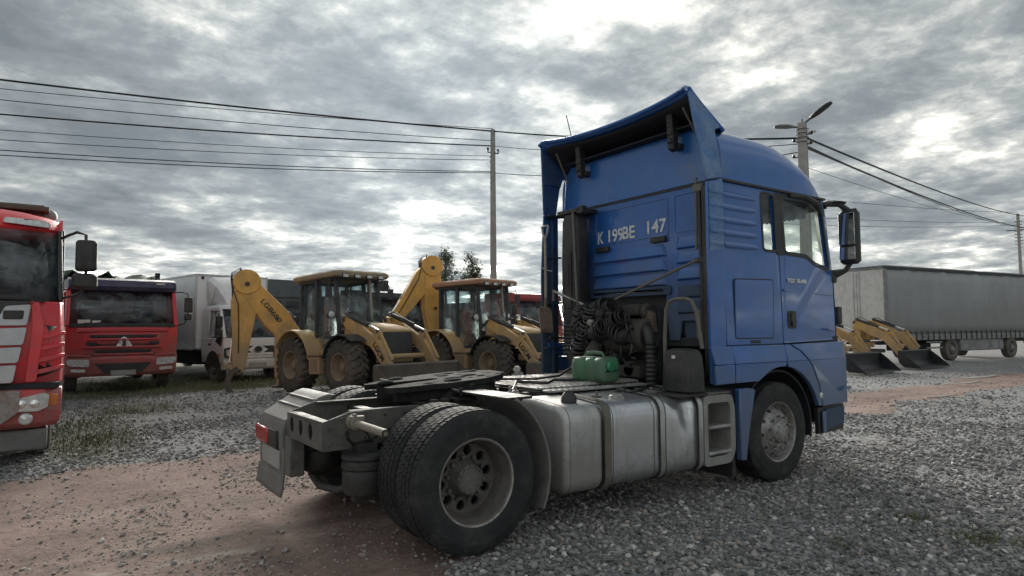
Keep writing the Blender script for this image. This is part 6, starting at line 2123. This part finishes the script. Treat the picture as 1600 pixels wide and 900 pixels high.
# black cowl, silver grille cascade
pl(MB().prism(rpoly([(-.95, 1.90), (.95, 1.90), (.62, 1.70), (-.62, 1.70)], .05), 0, .03, .05), 'cowl_panel', 'black_gloss', LT, .006)
for s in (-1, 1):
    pl(MB().bar((.03, s*.1, 1.96), (.0, s*.9, 1.92), .03, .02).bar((.03, s*.9, 1.92), (-.02, s*1.05, 1.90), .05, .03), 'wiper', 'black', LT)
    # stepped silver side blades of the grille
    for k, (z0, z1, ya, yb_) in enumerate(((1.62, 1.86, .60, .93), (1.40, 1.60, .44, .90), (1.20, 1.38, .40, .86), (.98, 1.18, .36, .82))):
        pl(flip(MB().prism(rpoly([(ya, z0), (yb_-.03, z0), (yb_, z1), (ya+.10, z1-.02)], .03), 0, .03, .075+.01*k), s), 'grille_blade', 'silver', LT, .012)
    pl(flip(MB().prism(rpoly([(.68, 1.69), (.86, 1.69), (.87, 1.79), (.68, 1.79)], .02), 0, .07, .088), s), 'blade_vent', 'black', LT, .004)
    # red cheek with air slats
    pl(flip(MB().loft([[(-.012, .985, 1.02), (-.03, 1.09, 1.05), (-.15, 1.225, 1.10)], [(-.002, 1.01, 1.62), (-.02, 1.10, 1.62), (-.15, 1.235, 1.60)]], closed=False), s), 'cheek_vent', 'black', LT, solid=.012)
    for z in (1.09, 1.22, 1.35, 1.48):
        pl(flip(MB().loft([[(.035, .975, z-.035), (.03, .975, z+.02), (-.005, .975, z+.02), (-.005, .975, z-.035)], [(.02, 1.10, z-.01), (.015, 1.10, z+.045), (-.02, 1.10, z+.045), (-.02, 1.10, z-.01)], [(-.12, 1.262, z+.03), (-.13, 1.262, z+.075), (-.17, 1.24, z+.075), (-.17, 1.24, z+.03)]]), s), 'vent_slat', 'red', LT, .008)
    pl(flip(MB().prism(rpoly([(.90, .98), (1.0, .98), (1.06, 1.6), (1.0, 1.9), (.93, 1.86), (.95, 1.6)], .03), 0, -.04, .045), s), 'cheek_edge', 'red', LT, .015)
for z in (1.52, 1.30, 1.08):
    pl(MB().prism([(-.44, z-.06), (.44, z-.06), (.48, z+.05), (-.48, z+.05)], 0, .035, .055), 'grille_mesh', 'black', LT, .004)
pl(MB().bx(.056, .066, .50, .72, 1.635, 1.665), 'grille_badge', 'redlens', LT)
pl(MB().bx(-.15, .04, -1.22, 1.22, .90, .965), 'bumper_gap', 'cavity', LT)
# bumper
bs = []
for z, xf_, w_ in ((.46, .06, 1.20), (.52, .12, 1.235), (.80, .13, 1.25), (.90, .06, 1.25)):
    bs.append([(-.35, -w_, z), (xf_-.20, -w_, z), (xf_-.04, -w_+.16, z), (xf_+.02, -.5, z), (xf_+.02, .5, z), (xf_-.04, w_-.16, z), (xf_-.20, w_, z), (-.35, w_, z)])
bmp = pl(MB().loft(bs), 'bumper', 'red', LT, .015)
pl(MB().prism(rpoly([(-.90, .52), (.68, .52), (.86, .66), (.86, .90), (-.90, .90)], .03), 0, .14, .165), 'bumper_centre', 'silverworn', bmp, .01)
pl(MB().prism(rpoly([(-.5, .60), (.58, .60), (.66, .72), (.66, .84), (-.5, .84)], .03), 0, .165, .178), 'bumper_intake', 'black', bmp, .006)
for s in (-1, 1):
    hl = pl(flip(MB().prism(rpoly([(.78, .66), (1.03, .655), (1.12, .70), (1.13, .83), (1.08, .86), (.83, .80)], .02), 0, .02, .15), s), 'headlamp', 'clearlens', bmp, .012)
    for y_ in (.88, 1.0):
        pl(MB().lathe([(.001, .012), (.03, .012), (.045, .005), (.045, 0)], 0, 16, (.148, s*y_, .74)), 'lamp_reflector', 'lampsilver', hl)
    pl(flip(MB().prism(rpoly([(1.12, .70), (1.21, .72), (1.21, .83), (1.13, .84)], .015), 0, -.05, .09), s), 'indicator', 'amber', bmp, .01)
    pl(MB().lathe([(.001, .03), (.055, .025), (.068, .01), (.07, -.02)], 0, 20, (.125, s*.92, .575)), 'fog_lamp', 'clearlens', bmp)
    mr_ = pl(MB().loft([[(x, s*y_, z) for x, y_ in rrect(-.02+i, .14-i, 1.33+i, 1.55-i, .05, 3)] for z, i in ((2.26, .02), (2.29, 0), (2.60, 0), (2.63, .02))]), 'mirror', 'black', LT, .01)
    pl(MB().loft([[(x, s*y_, z) for x, y_ in rrect(-.04+i, .14-i, 1.30+i, 1.56-i, .06, 3)] for z, i in ((2.05, .03), (2.08, 0), (2.20, 0), (2.235, .03))]), 'wide_mirror', 'black', mr_, .01)
    pl(MB().tube([(-.52, s*1.19, 2.70), (-.3, s*1.26, 2.72), (-.02, s*1.34, 2.73), (.03, s*1.43, 2.70), (.04, s*1.44, 2.25), (.03, s*1.43, 2.06), (-.04, s*1.36, 1.98), (-.25, s*1.22, 1.95)], .018, 8), 'mirror_arm', 'black', mr_)
pl(MB().bx(-.6, .0, -1.12, 1.12, .20, .44), 'under_run_bar', 'greyplastic', LT, .03)
pl(MB().bx(-7.5, -.4, -.42, .42, .55, .95), 'chassis', 'cavity', LT, .01)
for s in (-1, 1):
    for x in (-1.35, -3.2):
        truck_wheel('wheel', LT, (x, s*1.0, .5), s, 'steer', TYRE, MAT['rim'], MAT['tyredusty'])
    pl(MB().bx(-2.1, -.4, min(s*.6, s*1.2), max(s*.6, s*1.2), .93, .955), 'arch_floor', 'cavity', LT)
pl(MB().bx(-.62, -.10, -1.1, 1.1, 1.7, 1.99), 'dashboard', 'interior', LT, .04)
for y_ in (-.62, .62):
    pl(MB().prism([(-1.35, 1.7), (-1.2, 1.7), (-1.28, 2.5), (-1.38, 2.5)], 1, y_-.25, y_+.25), 'seat', 'seat', LT, .04)
pl(MB().tube([(-.60+.06*sin(2*pi*i/18), .60+.23*cos(2*pi*i/18), 2.06+.20*sin(2*pi*i/18)) for i in range(18)], .018, 6, closed=True), 'steering_wheel', 'interior_light', LT)
pl(MB().bx(-9.0, -2.5, -1.22, 1.22, 1.05, 2.6), 'load_body', 'red_old', LT, .03)

# ------------------------------------------------------------------ semi-trailer on the right
q = at_px(1383, 415, 26.5)
TL = thing('semi_trailer', 'long grey curtain-sided semi-trailer at the right edge of the yard', 'trailer', (q.x, q.y, 0), R(-7))
cur = []
for i in range(61):
    x = .06+13.4*i/60
    cur.append([(x, .0+.012*sin(x*7.3)+.022*sin(x*2.3+1+.3*z)*(1-abs(z-2.5)/1.6)+.012*sin(x*4.7+z*1.1), z) for z in (1.18, 1.6, 2.2, 2.8, 3.4, 3.86)])
pl(MB().loft(cur, closed=False), 'side_curtain', 'curtainside', TL, solid=.01, smooth=60)
pl(MB().bx(.03, 13.5, .03, 2.47, 1.15, 3.95), 'box_core', 'curtainside', TL)
pl(MB().bx(-.02, 13.55, -.03, .10, 3.86, 3.99).bx(-.02, 13.55, 2.40, 2.53, 3.86, 3.99).bx(-.02, .1, .1, 2.4, 3.88, 3.98), 'roof_rail', 'roofdark', TL, .01)
pl(MB().bx(0, 13.5, 0, 2.5, 3.985, 4.03), 'roof_sheet', 'curtainside', TL, .01)
er = pl(MB().bx(-.05, .03, .08, 1.235, 1.12, 3.86), 'rear_door', 'trailerend', TL, .01)
pl(MB().bx(-.05, .03, 1.255, 2.42, 1.12, 3.86), 'rear_door', 'trailerend', TL, .01)
pl(MB().bx(-.06, .06, -.02, .08, 1.1, 3.9), 'corner_post', 'rail', TL, .008)
pl(MB().bx(-.06, .06, 2.42, 2.52, 1.1, 3.9).bx(-.06, .04, .08, 2.42, 3.86, 3.95), 'door_frame', 'rail', TL, .008)
for y_ in (1.12, 1.38):
    pl(MB().cyl((-.075, y_, 1.15), (-.075, y_, 3.84), .018, n=8), 'lock_rod', 'silver', TL)
pl(MB().bx(-.02, 13.5, -.03, .03, .93, 1.18), 'side_rail', 'rail', TL, .008)
for i in range(32):
    x = .2+.42*i
    pl(MB().bx(x, x+.05, -.055, -.03, .92, 1.30).bx(x-.01, x+.06, -.065, -.05, 1.02, 1.10), 'curtain_buckle', 'machine_dark', TL)
pl(MB().bx(.2, 13.3, .5, .7, .75, 1.12).bx(.2, 13.3, 1.8, 2.0, .75, 1.12).bx(0, 13.4, .05, 2.45, 1.08, 1.15), 'trailer_frame', 'cavity', TL)


def tl_x(px, py):
    """distance along the trailer at which its flank is seen at this pixel column"""
    best = None
    ca, sa = cos(R(-7)), sin(R(-7))
    for i in range(0, 1400):
        x = i*.01
        p = Vector((TL.location.x+x*ca, TL.location.y+x*sa, .5))-CAM
        u_ = 800+FPX*p.dot(rt2)/p.dot(fw)
        if best is None or abs(u_-px) < best[0]:
            best = (abs(u_-px), x)
    return best[1]


for px in (1490, 1583):
    x = tl_x(px, 550)
    for y_, o_ in ((.18, -1), (2.32, 1)):
        truck_wheel('wheel', TL, (x, y_, .5), o_, 'steer', TYRE, MAT['rim'], MAT['tyredusty'])
xa, xb = tl_x(1490, 550), tl_x(1583, 550)
pl(MB().bx(xa-2.6, xa-.8, .5, 1.4, .45, 1.0), 'dark_filler_box', 'cavity', TL, .02)  # dark box added to stand in for the darkness under the trailer
pl(MB().bx(xa+.7, xb-.7, .06, .10, .42, .92).bx(xa+.7, xb-.7, .1, .9, .40, .9), 'pallet_box', 'rail', TL, .02)
pl(MB().bx(xa-1.9, xa-.75, .04, .08, .55, .62).bx(xa-1.9, xa-.75, .04, .08, .80, .87), 'side_guard', 'rail', TL, .01)
pl(MB().bx(.0, .12, .2, 2.3, .45, .60), 'rear_bumper', 'machine_dark', TL, .02)

# ------------------------------------------------------------------ poles, lamps and wires
def pole(name, label, top, r0, r1, mat, arms=(), steps=False):
    T = thing(name, label, 'pole', (top.x, top.y, 0), R(20), 'poles carrying the overhead wires')
    h = top.z
    pl(MB().loft([[(r*cos(pi/4+pi/2*i)*1.414, r*sin(pi/4+pi/2*i)*1.414, z) for i in range(4)] for z, r in ((-.3, r0), (h, r1))]), 'shaft', mat, T, r1*.25)
    return T, h


p1 = at_px(770, 203, 27)
T1, h1 = pole('utility_pole', 'thin concrete utility pole with insulators standing behind the loaders', p1, .12, .075, 'concrete')
pl(MB().bx(-.06, .06, -.06, .06, h1-2.6, h1+.02), 'steel_head', 'steelpole', T1, .01)
for k, z in enumerate((h1-.10, h1-.95)):
    pl(MB().bar((0, -.28 if k else -.05, z-.1), (0, .28 if k else .05, z+.06), .05, .05), 'crossarm', 'steelpole', T1)
for k in range(7):
    z = h1-1.15-.22*k
    pl(MB().lathe([(.001, .07), (.025, .07), (.03, .03), (.04, .02), (.04, 0), (.001, 0)], 2, 10, (.0, .12, z)).bar((0, 0, z-.02), (0, .13, z-.02), .025, .025), 'insulator', 'insulator', T1)
for y_ in (-.26, .26):
    pl(MB().lathe([(.001, .16), (.04, .15), (.05, .06), (.03, .04), (.05, .02), (.02, 0), (.001, -.06)], 2, 10, (0, y_, h1-.95+(.1 if y_ > 0 else -.06))), 'insulator', 'insulator', T1)

p2 = at_px(1253, 192, 18)
T2, h2 = pole('lamp_post', 'concrete lamp post with two street lamps rising behind the blue cab', p2, .17, .11, 'concrete')
pl(MB().cyl((-.05, 0, h2), (-.05, 0, h2+.10), .012, n=6).cyl((.06, 0, h2), (.06, 0, h2+.13), .012, n=6), 'rebar_stub', 'steelpole', T2)
lampdir = rt2.copy()
lampdir.z = 0
lampdir.normalize()
Rm = Matrix.Rotation(-R(20), 3, 'Z')


def street_lamp(d3, length, rise, mat, z):
    d_ = Rm @ d3
    n_ = Vector((-d_.y, d_.x, 0))
    a_ = Vector((0, 0, z))
    arm_e = a_+d_*.22+Vector((0, 0, rise*.22))
    ar = pl(MB().tube([a_, arm_e], .028, 8), 'lamp_arm', 'steelpole', T2)
    rings = []
    for t_, w_, h_ in ((0, .05, .045), (.12, .09, .065), (.35, .14, .08), (.8, .14, .07), (1.0, .08, .04)):
        c_ = arm_e+(d_+Vector((0, 0, rise))).normalized()*(length*t_)
        upn = (Vector((0, 0, 1))-d_*rise).normalized()
        rings.append([tuple(c_+n_*(w_*cos(2*pi*i/12))+upn*(h_*sin(2*pi*i/12)*(1 if sin(2*pi*i/12) > 0 else .45))) for i in range(12)])
    pl(MB().loft(rings), 'lamp_head', mat, ar, smooth=50)


toward = Vector((CAM.x-p2.x, CAM.y-p2.y, 0)).normalized()
street_lamp((lampdir*.8+toward*.6).normalized(), .66, .55, 'lampdark', h2-.06)
street_lamp((-lampdir*.9-toward*.3).normalized(), .50, .10, 'lampcase', h2-.12)
for k, z in enumerate((h2-.20, h2-.32, h2-.44, h2-.56)):
    pl(MB().lathe([(.125*1.35, -.012), (.13*1.35, 0), (.125*1.35, .012)], 2, 16, (0, 0, z)), 'steel_band', 'steelpole', T2)
for k, (y_, z) in enumerate(((-.24, h2-.35), (-.22, h2-.62), (.22, h2-.50), (.24, h2-.95))):
    pl(MB().bar((0, 0, z), (0, y_, z), .03, .03).lathe([(.001, .06), (.03, .05), (.045, .0), (.03, -.03), (.001, -.05)], 2, 10, (0, y_, z+.03)), 'insulator', 'insulator', T2)
pl(MB().tube([(.0+.09*cos(a_*.6), -.26+.09*sin(a_*.6), h2-.30) for a_ in range(11)], .01, 6), 'cable_loop', 'wire', T2)

p3 = at_px(1590, 336, 60)
T3, h3 = pole('utility_pole', 'distant thin utility pole at the right picture edge behind the trailer', p3, .16, .12, 'concrete')
pl(MB().bx(-.12, .12, -.12, .12, h3-3.0, h3+.1), 'steel_head', 'steelpole', T3, .01)
pl(MB().bar((0, -.9, h3-1.4), (0, .9, h3-1.4), .08, .08), 'crossarm', 'steelpole', T3)
for k in range(8):
    pl(MB().bar((0, -.3, h3-.6-.3*k), (0, .3, h3-.6-.3*k), .06, .06), 'rung', 'steelpole', T3)


def wire(a_, b_, sag, r, label, n=40):
    pts_ = []
    for i in range(n+1):
        t_ = i/n
        p = a_.lerp(b_, t_)
        pts_.append(p+Vector((0, 0, -sag*4*t_*(1-t_))))
    o = MB().tube(pts_, r, 6).obj('overhead_wire', MAT['wire'], None, smooth=60)
    tag(o, label, 'wire', 'overhead wires across the yard')


# left bundle: (y at x=0, y at the thin pole, radius, name)
names = ['topmost thick cable left of the thin pole', 'second wire from the top left of the thin pole', 'third wire from the top left of the thin pole', 'fourth cable from the top left of the thin pole',
         'fifth wire from the top left of the thin pole', 'sixth wire from the top left of the thin pole', 'upper of the two lowest wires left of the thin pole', 'lowest wire left of the thin pole']
for k, (ya, yb_, r) in enumerate(((112, 205, .032), (124, 201, .012), (139, 220, .014), (159, 228, .026), (181, 244, .011), (194, 250, .012), (208, 268, .016), (214, 270, .016))):
    b_ = at_px(770, yb_, 27)
    a0 = at_px(0, ya, 20)
    a_ = b_+(a0-b_)*1.9
    a_.z -= (ya-160)*.002
    wire(a_, b_, .30+.03*k, r, 'black overhead wire, '+names[k])
names = ['thick cable between the thin pole and the lamp post', 'upper wire between the thin pole and the lamp post', 'lower wire between the thin pole and the lamp post']
for k, (ya, yb_, r) in enumerate(((205, 216, .030), (228, 225, .012), (270, 238, .014))):
    wire(at_px(770, ya, 27), at_px(1247, yb_, 18), .15+.1*k, r, 'black overhead '+names[k])
names = ['thick cable from the lamp post down to the distant right pole', 'thin middle wire from the lamp post to the distant right pole', 'lower cable from the lamp post to the distant right pole']
for k, (ya, yb_, r, sg) in enumerate(((216, 334, .030, .9), (228, 350, .016, 1.3), (231, 352, .030, .9))):
    b_ = at_px(1600, yb_, 58)
    a_ = at_px(1261, ya, 18)
    wire(a_, a_+(b_-a_)*1.15, sg*.5, r, 'black overhead '+names[k])
names = ['upper faint wire running to the distant right pole', 'middle faint wire running to the distant right pole', 'lower faint wire running to the distant right pole', 'faint wire sloping down from the lamp post behind the roof']
for k, (xa_, ya, da, yb_, r) in enumerate(((1290, 304, 40, 332, .016), (1300, 333, 40, 347, .014), (1330, 345, 40, 351, .014), (1261, 262, 18, 350, .008))):
    b_ = at_px(1590, yb_, 60)
    a_ = at_px(xa_, ya, da)
    wire(a_+(a_-b_)*.6 if da > 20 else a_, b_, .35, r, 'thin overhead '+names[k])
b_ = at_px(848, 172, 24)
# ------------------------------------------------------------------ trees beyond the yard
MAT['leaf'] = pm('dull_green_leaves', (.075, .095, .045), .7, var=.4, scale=1.2)
MAT['bark'] = pm('grey_brown_bark', (.09, .075, .06), .9, var=.3, scale=8, bump=.4)


def tree(label, top, h_crown, rad, seed):
    rg = random.Random(seed)
    T = thing('young_tree', label, 'tree', (top.x, top.y, 0), 0, 'young trees behind the loaders')
    h = top.z
    tk = MB().tube([(0, 0, -.2), (.05, 0, h*.35), (-.04, .05, h*.7), (.02, 0, h*.98)], [.12, .09, .05, .012], 8)
    tips = []
    for i in range(26):
        z = h-h_crown*(.05+.95*rg.random())
        a_ = rg.uniform(0, 2*pi)
        L = rad*(.45+.7*rg.random())*(1.1-.5*(1-(h-z)/h_crown))
        e_ = Vector((cos(a_)*L, sin(a_)*L, z+L*.8))
        tk.tube([(0, 0, z), (e_.x*.5, e_.y*.5, z+L*.25), tuple(e_)], [.028, .018, .008], 5)
        tips += [e_, e_*.7+Vector((0, 0, z*.3))]
    pl(tk, 'trunk', 'bark', T)
    lv = MB()
    for c_ in tips:
        for _ in range(60):
            p = c_+Vector((rg.gauss(0, .17), rg.gauss(0, .17), rg.gauss(0, .17)))
            u_ = Vector((rg.gauss(0, 1), rg.gauss(0, 1), rg.gauss(0, 1))).normalized()
            w_ = u_.orthogonal().normalized()
            s = rg.uniform(.04, .085)
            lv.add([p-u_*s, p+w_*s*.5, p+u_*s, p-w_*s*.5], [(0, 1, 2, 3)])
    cr_ = pl(lv, 'crown', 'leaf', T, smooth=0)
    cr_['kind'] = 'stuff'


tree('young tree with thin crown just behind the raised digger arm', at_px(697, 393, 38), 2.4, .55, 4)
tree('young tree with ragged crown left of the thin utility pole', at_px(738, 400, 38), 2.2, .60, 9)

# far hedge line on the horizon
hg = MB()
rg = random.Random(8)
for i in range(420):
    a_ = R(-35)+R(180)*i/420
    dist = 150+25*rg.random()
    c_ = Vector((CAM.x+cos(a_)*dist, CAM.y+sin(a_)*dist, 0))
    for _ in range(26):
        p = c_+Vector((rg.gauss(0, 1.2), rg.gauss(0, 1.2), abs(rg.gauss(.2, .8))-.3))
        u_ = Vector((rg.gauss(0, 1), rg.gauss(0, 1), rg.gauss(0, 1))).normalized()
        w_ = u_.orthogonal().normalized()
        s = rg.uniform(.25, .5)
        hg.add([p-u_*s, p+w_*s*.7, p+u_*s, p-w_*s*.7], [(0, 1, 2, 3)])
tag(hg.obj('hedge', MAT['leaf'], None, smooth=0), 'low dark hedge along the far horizon', 'hedge', kind='stuff')
